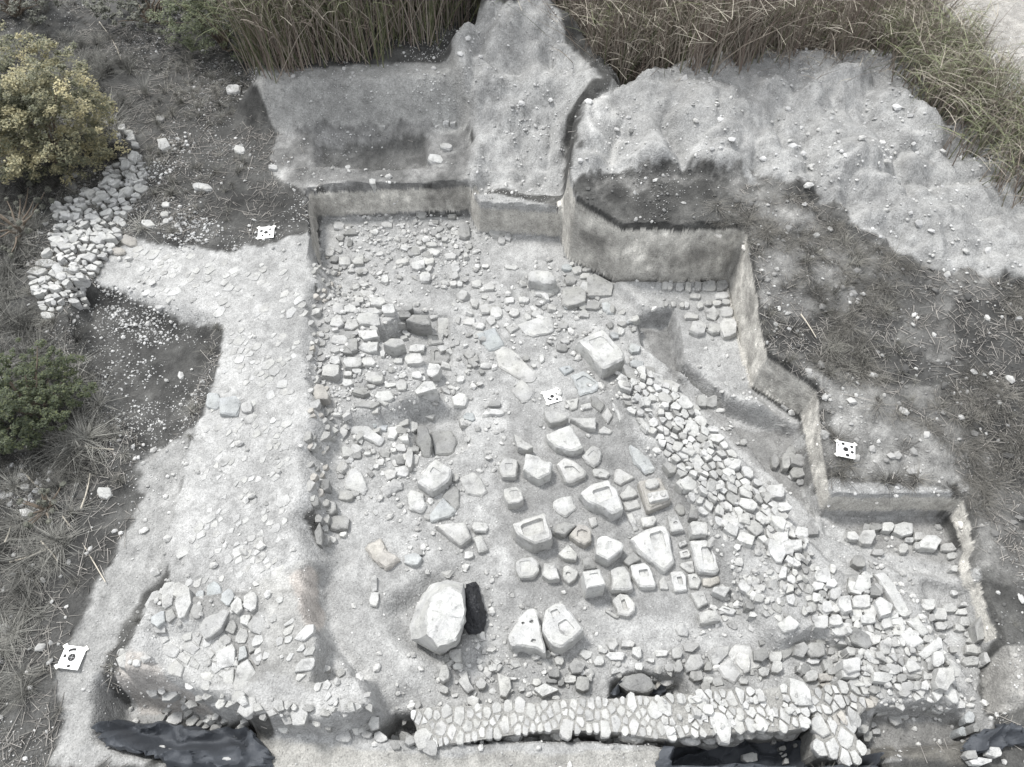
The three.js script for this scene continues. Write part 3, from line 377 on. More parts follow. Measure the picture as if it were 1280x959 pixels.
  { n: 'stone_block', l: 'big squared block with framed panel carved in its top', t: 'w', y: .3, h: .3, o: [1.17,-.73,1.63,-.97,1.68,-.9,1.95,-.43,1.93,-.33,1.57,-.13], depth: 0.03, b: [[1.33,-.72,1.6,-.84,1.82,-.5,1.56,-.35]] },
  { n: 'stone_slab', l: 'small flat square slab with central dimple beside broken basin', t: 'l', y: .02, h: .02, o: [-.11,-1.23,.04,-1.35,.13,-1.22,-.02,-1.1], depth: 0.02, b: [[.04,-1.23,.03,-1.21,.02,-1.2,0,-1.21,-.01,-1.22,-.01,-1.24,0,-1.26,.02,-1.26,.03,-1.25]] },
  { n: 'stone_slab', l: 'long pale slab with ragged ends lying aslant', t: 'l', y: .05, h: .05, o: [-.28,-.64,-.13,-.77,.04,-.65,.4,-.18,.34,-.05,.19,-.06,-.01,-.2,-.21,-.35] },
  { n: 'stone_slab', l: 'bluish squarish slab at the head of the long pale slab', t: 'u', y: .03, h: .03, o: [-.64,-1.07,-.32,-1.21,-.16,-.82,-.41,-.71,-.55,-.92] },
  { n: 'stone_slab', l: 'small flat pale slab with dark pit next to the big squared block', t: 'u', y: .02, h: .02, o: [.83,-.31,1.01,-.36,1.09,-.27,.93,-.16], depth: 0.03, b: [[1,-.28,.99,-.26,.97,-.24,.95,-.25,.94,-.27,.94,-.29,.95,-.3,.97,-.31,.99,-.3]] },
  { n: 'stone_slab', l: 'bluish slab with raised L shaped rim beside the survey target', t: 'u', y: .03, h: .03, o: [1.05,-.14,1.27,-.23,1.52,.02,1.44,.17,1.18,.26], depth: 0.04, b: [[1.1,-.04,1.26,-.15,1.47,.02,1.4,.08,1.19,.16]] },
  { n: 'stone_slab', l: 'rough diamond shaped slab beside the central survey target', t: 'l', y: .04, h: .04, o: [.01,.16,.17,-.05,.39,.19,.31,.34,.18,.4], rough: 1 },
  { n: 'stone_block', l: 'small stone with round dish next to the central survey target', t: 'l', y: .03, h: .03, o: [.92,.39,1.14,.34,1.11,.53,1.01,.57], depth: 0.02, b: [[1.07,.43,1.06,.45,1.04,.47,1.01,.46,1,.44,1,.42,1.02,.4,1.04,.39,1.06,.4]] },
  { n: 'stone_block', l: 'small brick shaped stone beside the dished stone', t: 'l', y: .05, h: .05, o: [1.17,.48,1.33,.43,1.36,.53,1.2,.57] },
  { n: 'stone_slab', l: 'flat brown grey slab lying flush near the rubble edge', t: 'g', y: .02, h: .02, o: [1.36,.3,1.45,.3,1.58,.46,1.5,.6,1.38,.48] },
  { n: 'stone_block', l: 'small upright diamond shaped stone near the rubble edge', t: 'l', y: .05, h: .05, o: [1.63,.53,1.7,.69,1.61,.83,1.52,.68] },
  { n: 'stone_block', l: 'sharp white triangular spike of stone at the rubble edge', t: 'w', y: .09, h: .04, o: [1.71,.47,1.88,.68,1.8,.85] },
  { n: 'stone_block', l: 'angular grey sided stone directly next to the central survey target', t: 'l', y: .16, h: .16, o: [.56,.68,.77,.68,.93,.79,.8,.87,.64,.9,.57,.78] },
  { n: 'stone_block', l: 'long triangular wedge beside the angular grey sided stone', t: 'l', y: .14, h: .14, o: [.99,.8,1.4,.79,1.38,1,1.24,.99] },
  { n: 'stone_block', l: 'large smooth white block with sloping left side, uppermost of the rows', t: 'w', y: .2, h: .2, o: [.57,1.15,.96,.98,1.14,1.38,.96,1.45,.74,1.38,.62,1.26] },
  { n: 'stone_block', l: 'small rounded stone at the upper beside the rows', t: 'l', y: .05, h: .05, o: [1.45,.98,1.54,.9,1.67,1,1.62,1.05,1.47,1.03] },
  { n: 'stone_block', l: 'sharp wedge standing by itself beside the rows', t: 'l', y: .18, h: .18, o: [.04,1.14,.34,1.37,.23,1.43,.09,1.37] },
  { n: 'stone_trough', l: 'oval stone with worn dished top beside the large smooth block', t: 'l', y: .07, h: .07, o: [1.15,1.48,1.33,1.28,1.43,1.34,1.46,1.44,1.42,1.59,1.32,1.67,1.22,1.6], depth: 0.02, b: [[1.22,1.48,1.33,1.37,1.4,1.44,1.35,1.56,1.27,1.56]] },
  { n: 'stone_slab', l: 'long whitish slab lying aslant over a greenish bed', t: 'w', y: .08, h: .08, o: [-2.74,.89,-2.72,.75,-2.59,.73,-2.43,.88,-2.29,1.03,-2.14,1.14,-2.2,1.26,-2.39,1.16,-2.64,1.05] },
  { n: 'stone_slab', l: 'bluish grey slab behind the long whitish slab', t: 'u', y: .09, h: .04, o: [-2.67,.53,-2.59,.44,-2.35,.47,-2.24,.7,-2.21,.83,-2.3,.94,-2.41,.78] },
  { n: 'stone_block', l: 'rounded white block next to two thin slabs in the earth', t: 'w', y: .06, h: .06, o: [-2.66,1.96,-2.61,1.73,-2.53,1.71,-2.4,1.83,-2.31,2.05,-2.36,2.15,-2.62,2.05] },
  { n: 'stone_block', l: 'rough angular stone between two white blocks on the western floor', t: 'l', y: .07, h: .07, o: [-2.08,2.07,-1.89,1.89,-1.75,1.97,-1.76,2.06,-1.96,2.2], rough: 1 },
  { n: 'stone_block', l: 'white pitted block next to the carved oblong block', t: 'w', y: .08, h: .08, o: [-1.64,2.19,-1.59,2.11,-1.41,2.16,-1.35,2.35,-1.41,2.47,-1.59,2.43], rough: 1 },
  { n: 'stone_block', l: 'large oblong block with small square panel cut in its top', t: 'w', y: .21, h: .21, o: [-1.48,2.02,-1.33,1.73,-1.23,1.63,-.98,1.79,-.99,1.96,-1.16,2.13,-1.26,2.18], depth: 0.03, b: [[-1.31,1.86,-1.26,1.76,-1.12,1.86,-1.19,1.93]] },
  { n: 'stone_slab', l: 'bluish fan shaped slab tilted beside flat brown paving', t: 'u', y: .07, h: .07, o: [-1.29,2.55,-1.1,2.24,-.88,2.46,-.96,2.55,-1.23,2.63] },
  { n: 'stone_slab', l: 'flat brownish paving stone under the fan shaped slab', t: 'g', y: .01, h: .01, o: [-.97,2,-.85,2.07,-.83,2.34,-.88,2.42,-1.09,2.21] },
  { n: 'stone_slab', l: 'flat cracked pale paving stone east of the carved oblong block', t: 'l', y: .01, h: .01, o: [-.84,1.89,-.62,1.78,-.5,1.89,-.41,2.1,-.49,2.18,-.7,2.14] },
  { n: 'stone_slab', l: 'thick wedge shaped slab over the largest flat slab', t: 'l', y: .15, h: .15, o: [-1.16,2.74,-.72,2.69,-.63,2.92,-.78,3.05] },
  { n: 'stone_slab', l: 'largest flat pale slab on the western floor', t: 'l', y: -.06, h: .04, o: [-1.42,2.96,-1.17,2.77,-.82,3.05,-.8,3.21,-.96,3.46,-1.23,3.34,-1.33,3.18] },
  { n: 'stone_block', l: 'pinkish broken block on bare earth', t: 'b', y: .1, h: .09, o: [-2.2,3.07,-2,2.93,-1.89,3.12,-1.7,3.25,-1.87,3.4,-2.06,3.25], rough: 1 },
  { n: 'stone_block', l: 'small oblong upright block beside the thick wedge slab', t: 'l', y: .09, h: .09, o: [-.58,2.92,-.47,2.88,-.36,3.1,-.5,3.15] },
  { n: 'stone_slab', l: 'dark grey slab standing in the hollow', t: 'g', y: .02, h: .03, o: [-1.57,.86,-1.42,.9,-1.34,1.15,-1.34,1.44,-1.44,1.46,-1.58,1.18] },
  { n: 'stone_slab', l: 'broad dark grey slab on the hollow floor', t: 'g', y: -.17, h: .02, o: [-1.36,.89,-1.05,.87,-.94,1.07,-.99,1.28,-1.28,1.33] },
  { n: 'stone_trough', l: 'grey half buried basin block in the north west room', t: 'g', y: .24, h: .34, o: [-1.92,-1.25,-1.81,-1.38,-1.52,-1.36,-1.48,-1.14,-1.66,-1.15] },
  { n: 'stone_slab', l: 'upright oval slab beside the small square basins', t: 'l', y: -.06, h: .04, o: [-1.38,-1.56,-1.28,-1.7,-1.14,-1.64,-1.15,-1.44,-1.28,-1.07,-1.37,-1.2] },
  { n: 'stone_block', l: 'round bellied boulder in the north west room', t: 'l', y: .58, h: .28, o: [-2.21,-.44,-2.1,-.55,-1.9,-.54,-1.85,-.43,-2,-.36] },
  { n: 'stone_trough', l: 'upper small square stone basin in the north west room', t: 'm', y: -.06, h: .04, o: [-1.56,-1.15,-1.45,-1.21,-1.32,-1.16,-1.26,-.96,-1.51,-.92], depth: 0.12, b: [[-1.48,-1.14,-1.36,-1.13,-1.33,-1.01,-1.46,-1]] },
  { n: 'stone_trough', l: 'lower small square stone basin in the north west room', t: 'm', y: -.07, h: .03, o: [-1.46,-.81,-1.17,-.84,-1.12,-.61,-1.2,-.49,-1.45,-.5], depth: 0.14, b: [[-1.41,-.78,-1.2,-.79,-1.17,-.62,-1.22,-.53,-1.4,-.54]] },
  { n: 'stone_block', l: 'grey weathered boulder over the dark gap behind the bottom wall', t: 'g', y: .06, h: .46, o: [1.46,5.03,1.55,4.94,1.79,4.9,1.89,4.96,1.93,5.08,1.82,5.15,1.57,5.12] },
  { n: 'stone_slab', l: 'squarish dressed slab with pocked face near the bottom wall', t: 'l', y: .05, h: .05, o: [2.85,4.82,3.04,4.69,3.15,4.9,3.04,5.02,2.91,4.95] },
  { n: 'stone_slab', l: 'large smooth dressed slab beside the pocked slab', t: 'l', y: .05, h: .05, o: [3.04,4.63,3.14,4.52,3.35,4.52,3.43,4.79,3.16,4.9] },
  { n: 'stone_slab', l: 'grey flat slab in the sunken corner behind the wall', t: 'g', y: .04, h: .04, o: [3.68,4.46,3.87,4.41,4.01,4.4,4.06,4.48,3.87,4.66,3.77,4.71,3.65,4.56] },
  { n: 'stone_slab', l: 'large grey weathered slab leaning in the eastern rubble', t: 'g', y: .37, h: .07, o: [4.64,4.4,4.75,4.36,4.91,4.47,4.91,4.61,4.81,4.65,4.66,4.56] },
  { n: 'stone_block', l: 'white rough block alone on the earth west of the rubble', t: 'w', y: .38, h: .08, o: [3.68,4.32,3.87,4.2,3.98,4.32,3.89,4.4,3.75,4.43] },
  { n: 'stone_slab', l: 'long white coping stone at the inner edge of the eastern rubble', t: 'w', y: .37, h: .07, o: [5.23,3.61,5.38,3.59,5.46,3.76,5.53,4.02,5.55,4.17,5.46,4.2,5.39,4.14,5.33,3.91] },
  { n: 'stone_slab', l: 'grey coping slab next to the long white coping stone', t: 'm', y: .1, h: .06, o: [5.71,3.93,5.82,3.92,5.92,4.16,5.95,4.35,5.88,4.32,5.79,4.13] },
  { n: 'stone_slab', l: 'large white flat slab with clean edges in the eastern wall', t: 'w', y: .36, h: .06, o: [5.49,4.28,5.65,4.22,5.74,4.42,5.65,4.48,5.55,4.36] },
  { n: 'stone_slab', l: 'large white five sided slab in the eastern wall', t: 'w', y: .36, h: .06, o: [5.35,4.45,5.51,4.36,5.64,4.55,5.45,4.65,5.36,4.57] },
  { n: 'stone_slab', l: 'bright white squared block at the eastern wall edge', t: 'w', y: .38, h: .08, o: [5.51,4.72,5.78,4.53,5.85,4.64,5.58,4.79] },
  { n: 'stone_slab', l: 'broad grey polygonal slab in the eastern wall', t: 'm', y: .34, h: .04, o: [5.29,4.91,5.41,4.77,5.58,4.8,5.62,4.94,5.42,5.05,5.28,5.02] },
  { n: 'stone_slab', l: 'pale broad slab with sagging front in the eastern cell', t: 'l', y: .22, h: .1, o: [5.02,5.23,5.14,5.24,5.2,5.31,5.18,5.36,5,5.37] },
  { n: 'stone_slab', l: 'pinkish tilted slab at the end of the wall stub', t: 'b', y: .28, h: .06, o: [4.75,5.09,4.92,5.17,4.84,5.31,4.79,5.37,4.74,5.26] },
  { n: 'stone_slab', l: 'grey upright slab beside the pinkish tilted slab', t: 'm', y: .02, h: .12, o: [5.04,5.11,5.11,5.18,5.04,5.41,4.88,5.43,4.94,5.28] },
  { n: 'stone_block', l: 'long pale rounded broken stone lying at the foot of the diagonal rubble', t: 'u', y: .08, h: .08, o: [1.93,1.18,2.01,1.14,2.12,1.38,2.25,1.44,2.37,1.64,2.31,1.73,2.12,1.78,2,1.62], rough: 1 },
  { n: 'stone_block', l: 'squared grey block half under the diagonal rubble', t: 'm', y: .32, h: .2, o: [2.39,1.77,2.48,1.73,2.61,1.84,2.56,1.92,2.48,1.93] },
  { n: 'stone_slab', l: 'tilted squared slab at the edge of the diagonal rubble', t: 'l', y: .31, h: .17, o: [2.56,2.09,2.65,2.01,2.83,2.12,2.72,2.19,2.64,2.21] },
];
for (const s of HERO) {
  const O = pairs(s.o), c = centroid(O), g = lowGround(O), h = Math.max(.05, s.y - g);
  let o = O.map(p => [(p[0] - c[0]) * 1.06, (p[1] - c[1]) * 1.06]);
  const R = Math.sqrt(Math.abs(area2(o)) / 6.28);
  o = subdivide(o, Math.max(.06, R * .4), s.rough ? .1 : .05); o = soften(o, .2);
  const q = { sink: .05, jit: s.rough ? .04 : .02, tilt: .03, flare: .05, dome: s.rough ? .03 : .012, bevel: Math.min(.035, .14 * R, .35 * h), crease: s.rough ? .35 : .5 };
  const cat = s.n === 'stone_trough' ? 'trough' : s.n === 'stone_slab' ? 'slab' : 'block';
  if (s.b) {
    const holes = s.b.map(b => soften(pairs(b).map(p => [p[0] - c[0], p[1] - c[1]]), .12)); q.holes = holes;
    const t = thing(s.n, s.l, cat, c[0], g, c[1]), m = smat(s.t), geo = stoneGeo(o, h, q);
    const body = mesh('body', geo, m, t);
    for (const H of holes) mesh('basin', basinGeo(H, q.plane, Math.min(s.depth * .7, h * .6)), m, body);
  } else topMesh(s.n, stoneGeo(o, h, q), smat(s.t), s.l, cat, c[0], g, c[1]);
}
// stepped press block: a squared plinth carrying two raised panels, one with a small boss
{
  const [P, A, B] = ['press', 'pressA', 'pressB'].map(k => pairs(POLYS[k])), c = centroid(P), g = lowGround(P), L = o => o.map(p => [p[0] - c[0], p[1] - c[1]]);
  const t = thing('stepped_block', 'squared stone block with stepped rim and two raised panels on top', 'block', c[0], g, c[1]), m = smat('b'), m2 = smat('l');
  const q = { tilt: 0, flare: .03, jit: .006, dome: .004, bevel: .02 };
  mesh('plinth', stoneGeo(soften(subdivide(L(P), .2, .01), .15), .16, q), m, t);
  const step = L(P).map(p => { const cc = centroid(L(P)); return [cc[0] + (p[0] - cc[0]) * .88, cc[1] + (p[1] - cc[1]) * .88]; });
  mesh('step', stoneGeo(soften(step, .12), .19, { ...q, sink: -.14 }), m, t);
  mesh('raised_panel', stoneGeo(soften(subdivide(L(A), .15, .02), .25), .27, { ...q, sink: -.18 }), m2, t);
  const panel = mesh('raised_panel', stoneGeo(soften(subdivide(L(B), .15, .01), .12), .25, { ...q, sink: -.18 }), m2, t);
  const cb = centroid(L(B));
  mesh('boss', stoneGeo(Array.from({ length: 9 }, (_, i) => [cb[0] + .07 + .045 * Math.cos(-i * .7), cb[1] - .02 + .045 * Math.sin(-i * .7)]), .275, { ...q, sink: -.24, bevel: .008 }), m2, panel);
  for (const [dx, dz, w] of [[-.13, .0, .03], [-.07, .02, .02], [-.03, -.01, .018]]) mesh('carved_mark', stoneGeo([[cb[0] + dx - w, cb[1] + dz - .03], [cb[0] + dx + w, cb[1] + dz - .03], [cb[0] + dx + w * .5, cb[1] + dz + .03], [cb[0] + dx - w * .7, cb[1] + dz + .03]], .262, { ...q, sink: -.24, bevel: .005 }), m2, panel);
}
// round topped slab resting on the lower tier stone
{
  const O = pairs(POLYS.tier), c = centroid(O), g = lowGround(O) + .10, o = soften(subdivide(O.map(p => [p[0] - c[0], p[1] - c[1]]), .12, .05), .28);
  topMesh('stone_slab', stoneGeo(o, .20, { sink: .02, jit: .03, dome: .03, tilt: .02 }), smat('w'), 'round topped white slab resting on a rounded lower tier stone', 'slab', c[0], g, c[1]);
}
// the great boulder
{
  const [M, T] = [pairs(POLYS.boulder), pairs(POLYS.boulderTop)], c = centroid(M), g = lowGround(M), L = o => o.map(p => [p[0] - c[0], p[1] - c[1]]);
  const N = 40, res = o => { o = ccw(L(o)); const cc = centroid(o), r = []; for (let i = 0; i < N; i++) { const a = -i / N * 2 * Math.PI, dx = Math.cos(a), dz = Math.sin(a); let best = 0; for (let k = 0; k < o.length; k++) { const p = o[k], e = o[(k + 1) % o.length], ex = e[0] - p[0], ez = e[1] - p[1], det = dx * -ez + dz * ex; if (Math.abs(det) < 1e-9) continue; const px = p[0] - cc[0], pz = p[1] - cc[1], t = (px * -ez + pz * ex) / det, u = (dx * pz - dz * px) / det; if (t > 0 && u >= -.001 && u <= 1.001) best = Math.max(best, t); } r.push([cc[0] + dx * best, cc[1] + dz * best]); } return r; };
  const m = res(M), t = res(T), pos = [], idx = [], mix = (a, b, k) => a.map((p, i) => [p[0] + (b[i][0] - p[0]) * k, p[1] + (b[i][1] - p[1]) * k]);
  const cm = centroid(m), sc = (o, s) => o.map(p => [cm[0] + (p[0] - cm[0]) * s, cm[1] + (p[1] - cm[1]) * s]), ct = centroid(t), H = .92;
  const rings = [[sc(m, .8), -.1], [sc(m, .93), .12], [m, .3], [mix(m, t, .45), .52], [t, H - .04], [t.map(p => [ct[0] + (p[0] - ct[0]) * .95, ct[1] + (p[1] - ct[1]) * .95]), H - .01], [t.map(p => [ct[0] + (p[0] - ct[0]) * .5, ct[1] + (p[1] - ct[1]) * .5]), H]];
  rings.forEach(([o, y]) => o.forEach(p => pos.push(p[0] + rr(-.012, .012), y - .10 * (p[1] - ct[1]) * (y > .4 ? 1 : 0) + rr(-.012, .012), p[1] + rr(-.012, .012))));
  pos.push(ct[0], H + .005, ct[1]); const cI = pos.length / 3 - 1;
  for (let r = 0; r < rings.length - 1; r++) for (let i = 0; i < N; i++) { const k = (i + 1) % N, a = r * N; idx.push(a + i, a + k, a + N + i, a + N + i, a + k, a + N + k); }
  for (let i = 0; i < N; i++) idx.push((rings.length - 1) * N + i, (rings.length - 1) * N + (i + 1) % N, cI);
  topMesh('boulder', finish(pos, idx, .55), stoneMats.w[0], 'huge white faceted boulder in a dug hole beside a black sack', 'boulder', c[0], g, c[1]);
}
// ---------------------------------------------------------------- loose stones
const LOOSE = [
  { n: 'tumbled_wall', l: 'tumbled wall of rough pale stones around the north west room', g: 'stones of the tumbled north west wall', c: 'wall', part: true, s: [
    ['l', .39, [-3.05,-1.5,-3.04,-1.32,-3.08,-1.26,-3.23,-1.3,-3.26,-1.44,-3.22,-1.56]],
    ['l', .4, [-3.08,-1.23,-2.99,-1.01,-3.09,-.94,-3.24,-1,-3.27,-1.18]],
    ['w', .36, [-2.85,-1.46,-2.82,-1.41,-2.85,-1.31,-3.02,-1.33,-3.05,-1.45,-2.97,-1.49]],
    ['w', .35, [-2.72,-1.31,-2.79,-1.42,-2.48,-1.46,-2.37,-1.36,-2.45,-1.29]],
    ['w', .38, [-2.59,-1.28,-2.41,-1.25,-2.37,-1.06,-2.46,-1.03,-2.7,-1.04,-2.79,-1.12,-2.75,-1.26]],
    ['l', .38, [-2.76,-1.14,-2.74,-1,-2.84,-.9,-2.97,-.94,-2.96,-1.16]],
    ['w', .38, [-2.71,-.84,-2.64,-.91,-2.4,-.9,-2.35,-.71,-2.6,-.68]],
    ['w', .33, [-2.45,-1.03,-2.39,-.98,-2.4,-.93,-2.47,-.92,-2.54,-.96,-2.53,-1.02]],
    ['w', .37, [-2.35,-.62,-2.35,-.44,-2.48,-.42,-2.7,-.52,-2.62,-.63]],
    ['m', .35, [-2.82,-.73,-2.96,-.73,-3.08,-.85,-3.03,-.88,-2.81,-.9,-2.74,-.85]],
    ['l', .36, [-2.9,-.74,-2.9,-.62,-3.03,-.6,-3.16,-.63,-3.17,-.73,-3.14,-.78,-2.95,-.79]],
    ['l', .35, [-2.99,-.45,-3.09,-.41,-3.16,-.44,-3.17,-.51,-3.11,-.56,-3.02,-.54]],
    ['g', .37, [-2.8,-.57,-2.75,-.45,-2.78,-.38,-2.93,-.4,-2.96,-.47,-2.93,-.59]],
    ['g', .39, [-2.76,-.72,-2.71,-.67,-2.69,-.46,-2.79,-.42,-2.89,-.52,-2.88,-.68]],
    ['l', .38, [-2.92,-.2,-2.9,-.29,-2.83,-.31,-2.65,-.29,-2.58,-.24,-2.59,-.12,-2.66,-.08,-2.86,-.1]],
    ['l', .37, [-2.43,-.32,-2.34,-.2,-2.38,-.13,-2.52,-.12,-2.58,-.19,-2.57,-.29]],
    ['l', .4, [-2.96,-.11,-2.94,.1,-3.01,.15,-3.24,.1,-3.25,-.12,-3.16,-.16]],
    ['w', .36, [-2.98,-.17,-3.03,-.15,-3.15,-.2,-3.16,-.28,-3.14,-.34,-3.02,-.34,-2.96,-.23]],
    ['l', .37, [-2.58,-1.62,-2.42,-1.7,-2.35,-1.67,-2.3,-1.55,-2.38,-1.47,-2.56,-1.5]],
    ['w', .37, [-2.37,-1.47,-2.23,-1.51,-2.15,-1.49,-2.11,-1.35,-2.15,-1.3,-2.3,-1.3,-2.36,-1.37]],
    ['l', .05, [-2.82,-1.99,-2.87,-2.06,-2.86,-2.12,-2.67,-2.12,-2.63,-2.1,-2.66,-1.99]],
    ['l', .35, [-2.9,-1.65,-2.85,-1.71,-2.72,-1.69,-2.71,-1.57,-2.83,-1.55]],
    ['l', .24, [-2.13,-1.34,-2.12,-1.22,-2.16,-1.19,-2.32,-1.21,-2.35,-1.26,-2.32,-1.34,-2.23,-1.36]],
    ['w', -.02, [-2.1,-1.33,-2.03,-1.29,-2.08,-1.18,-2.2,-1.19,-2.22,-1.31]],
    ['w', .13, [-2.33,-1.26,-2.19,-1.25,-2.17,-1.16,-2.21,-1.12,-2.37,-1.13,-2.4,-1.17]],
    ['m', .13, [-2.08,-1.24,-2.13,-1.29,-2.09,-1.33,-1.94,-1.31,-1.94,-1.25]],
    ['w', -.03, [-1.75,-.92,-1.58,-.87,-1.6,-.73,-1.73,-.71,-1.86,-.75,-1.85,-.89]],
    ['l', .38, [-1.85,-.26,-1.83,-.37,-1.59,-.37,-1.52,-.23,-1.58,-.17,-1.8,-.16]],
    ['w', .38, [-1.33,.22,-1.26,.39,-1.59,.46,-1.64,.4,-1.49,.21]],
    ['w', .38, [-2.03,.61,-2.18,.62,-2.29,.51,-2.25,.42,-2.03,.41,-1.97,.54]],
    ['l', .38, [-2.19,.19,-2.22,.21,-2.34,.23,-2.46,.2,-2.5,.06,-2.46,.02,-2.3,0,-2.19,.07]],
    ['g', .38, [-2.48,.5,-2.66,.45,-2.65,.33,-2.51,.3,-2.38,.45]],
    ['w', .22, [-1.23,-.18,-1.27,-.04,-1.37,0,-1.55,-.09,-1.55,-.25,-1.47,-.29,-1.27,-.25]],
    ['w', .35, [-1.6,.13,-1.7,.1,-1.71,.07,-1.7,.01,-1.61,-.01,-1.56,0,-1.53,.09,-1.55,.12]],
    ['w', .28, [-1.47,.13,-1.49,.14,-1.6,.13,-1.61,.1,-1.61,.05,-1.52,.03,-1.49,.05]],
    ['w', .34, [-2.15,.29,-2.16,.23,-2.11,.21,-1.96,.23,-1.94,.27,-1.98,.3,-2.09,.31]],
    ['l', .38, [-1.78,.36,-1.82,.39,-1.91,.39,-1.95,.33,-1.96,.25,-1.9,.18,-1.8,.21,-1.78,.24]],
    ['l', .18, [-1.82,.57,-1.9,.51,-1.88,.4,-1.74,.39,-1.6,.44,-1.59,.52,-1.67,.57]],
    ['m', .34, [-2.61,.68,-2.64,.62,-2.5,.59,-2.27,.6,-2.28,.7,-2.35,.72]],
    ['w', .06, [-.8,.28,-.78,.42,-.93,.49,-1.01,.39,-.92,.24]],
    ['w', .36, [-2.69,.24,-2.81,.31,-2.87,.25,-2.85,.16,-2.73,.16]],
    ['l', -.04, [-1.51,-1.5,-1.56,-1.56,-1.52,-1.7,-1.41,-1.69,-1.38,-1.55]],
    ['g', .25, [-2.16,-1.42,-2.11,-1.49,-1.91,-1.48,-1.84,-1.37,-1.86,-1.32,-2.03,-1.3]],
    ['g', .26, [-1.89,-1.57,-1.82,-1.56,-1.81,-1.48,-1.89,-1.44,-1.98,-1.45,-2.02,-1.53,-1.97,-1.57]],
    ['g', .34, [-2.1,.01,-2.12,-.05,-2.11,-.09,-2.04,-.1,-1.99,-.05,-2,0,-2.05,.02]],
    ['l', .34, [-1.88,.02,-1.8,.04,-1.79,.08,-1.83,.12,-1.91,.12,-1.94,.08,-1.92,.03]],
    ['w', .34, [-1.9,-.2,-1.97,-.19,-2.03,-.21,-2.06,-.25,-2.02,-.31,-1.92,-.3,-1.89,-.28,-1.89,-.22]],
    ['w', .35, [-2.23,-.47,-2.2,-.42,-2.22,-.33,-2.27,-.33,-2.3,-.44]],
    ['m', .33, [-2.77,-1.47,-2.83,-1.45,-2.9,-1.46,-2.93,-1.5,-2.91,-1.57,-2.81,-1.57,-2.78,-1.54]],
    ['l', .33, [-3.31,-.79,-3.3,-.73,-3.32,-.72,-3.39,-.73,-3.4,-.79,-3.37,-.81]],
    ['l', .34, [-3.36,-1.14,-3.34,-1.17,-3.26,-1.17,-3.24,-1.14,-3.23,-1.08,-3.29,-1.05,-3.34,-1.07]],
    ['l', .33, [-3.07,-.87,-3.16,-.85,-3.2,-.9,-3.16,-.93,-3.08,-.92]],
    ['g', .33, [-2.53,-.14,-2.54,-.12,-2.59,-.13,-2.6,-.18,-2.55,-.19]],
    ['w', .34, [-2.58,-.01,-2.67,.02,-2.74,-.02,-2.74,-.07,-2.63,-.09,-2.58,-.07]],
    ['l', .34, [-2.8,-.04,-2.74,.01,-2.74,.07,-2.79,.08,-2.87,.06,-2.87,-.03]],
    ['m', .33, [-2.41,.33,-2.45,.28,-2.43,.25,-2.33,.25,-2.31,.27,-2.32,.32]],
    ['w', -.06, [-1.95,-1.12,-2.02,-1.19,-2.01,-1.23,-1.94,-1.24,-1.87,-1.18,-1.89,-1.12]],
    ['w', -.07, [-2,-1.03,-2.05,-1.07,-2.05,-1.13,-1.93,-1.12,-1.91,-1.06]],
    ['g', -.03, [-2.11,-1.11,-2.13,-1.06,-2.23,-1.06,-2.26,-1.07,-2.28,-1.11,-2.25,-1.15,-2.16,-1.16,-2.12,-1.13]],
  ] },
  { n: 'rubble_stone', l: 'pale broken stone scattered over the northern floor', g: 'stones scattered on the northern floor', c: 'stone', s: [
    ['l', .05, [-3.44,-3.77,-3.59,-3.78,-3.62,-3.84,-3.6,-3.96,-3.46,-3.98,-3.4,-3.91], 'middling pale grey stone scattered on the northern floor'],
    ['g', .06, [-3.11,-3.63,-3.32,-3.59,-3.38,-3.62,-3.29,-3.82,-3.18,-3.8], 'middling dark grey angular stone scattered on the northern floor'],
    ['l', .07, [-3.51,-3.12,-3.52,-3.02,-3.61,-3,-3.67,-3.04,-3.7,-3.21,-3.68,-3.24,-3.58,-3.26,-3.53,-3.23], 'middling pale grey rounded stone scattered on the northern floor'],
    ['g', .06, [-3.4,-2.92,-3.43,-2.85,-3.55,-2.87,-3.57,-2.98,-3.53,-3.05,-3.42,-3.01], 'middling dark grey stone scattered on the northern floor'],
    ['l', .07, [-2.92,-3.05,-2.9,-2.81,-3.06,-2.8,-3.12,-2.87,-3.04,-3.07], 'middling pale grey angular stone scattered on the northern floor'],
    ['l', .07, [-3.14,-2.79,-3.18,-2.76,-3.32,-2.76,-3.37,-2.79,-3.39,-2.93,-3.34,-3.01,-3.23,-3.02,-3.18,-2.98], 'middling pale grey rounded stone scattered on the northern floor'],
    ['g', .05, [-3,-2.68,-2.91,-2.71,-2.84,-2.61,-2.94,-2.54,-2.99,-2.56], 'small dark grey angular stone scattered on the northern floor'],
    ['w', .06, [-2.42,-2.31,-2.51,-2.35,-2.51,-2.52,-2.41,-2.54,-2.37,-2.45,-2.37,-2.33], 'middling white stone scattered on the northern floor'],
    ['w', .05, [-1.8,-3.55,-1.67,-3.59,-1.63,-3.51,-1.65,-3.43,-1.76,-3.41,-1.8,-3.47], 'middling white stone scattered on the northern floor'],
    ['w', .05, [-2.1,-3.35,-2.05,-3.24,-2.09,-3.18,-2.21,-3.22,-2.2,-3.34], 'small white angular stone scattered on the northern floor'],
    ['m', .05, [-1.92,-3.07,-2,-3.15,-1.98,-3.27,-1.91,-3.27,-1.81,-3.23,-1.82,-3.1], 'middling grey stone scattered on the northern floor'],
    ['w', .07, [-1.7,-2.69,-1.85,-2.66,-1.95,-2.7,-1.96,-2.86,-1.75,-2.9,-1.71,-2.88], 'middling white stone scattered on the northern floor'],
    ['w', .07, [-1.79,-2.53,-1.74,-2.59,-1.63,-2.6,-1.57,-2.52,-1.56,-2.44,-1.59,-2.35,-1.7,-2.35,-1.78,-2.4], 'middling white rounded stone scattered on the northern floor'],
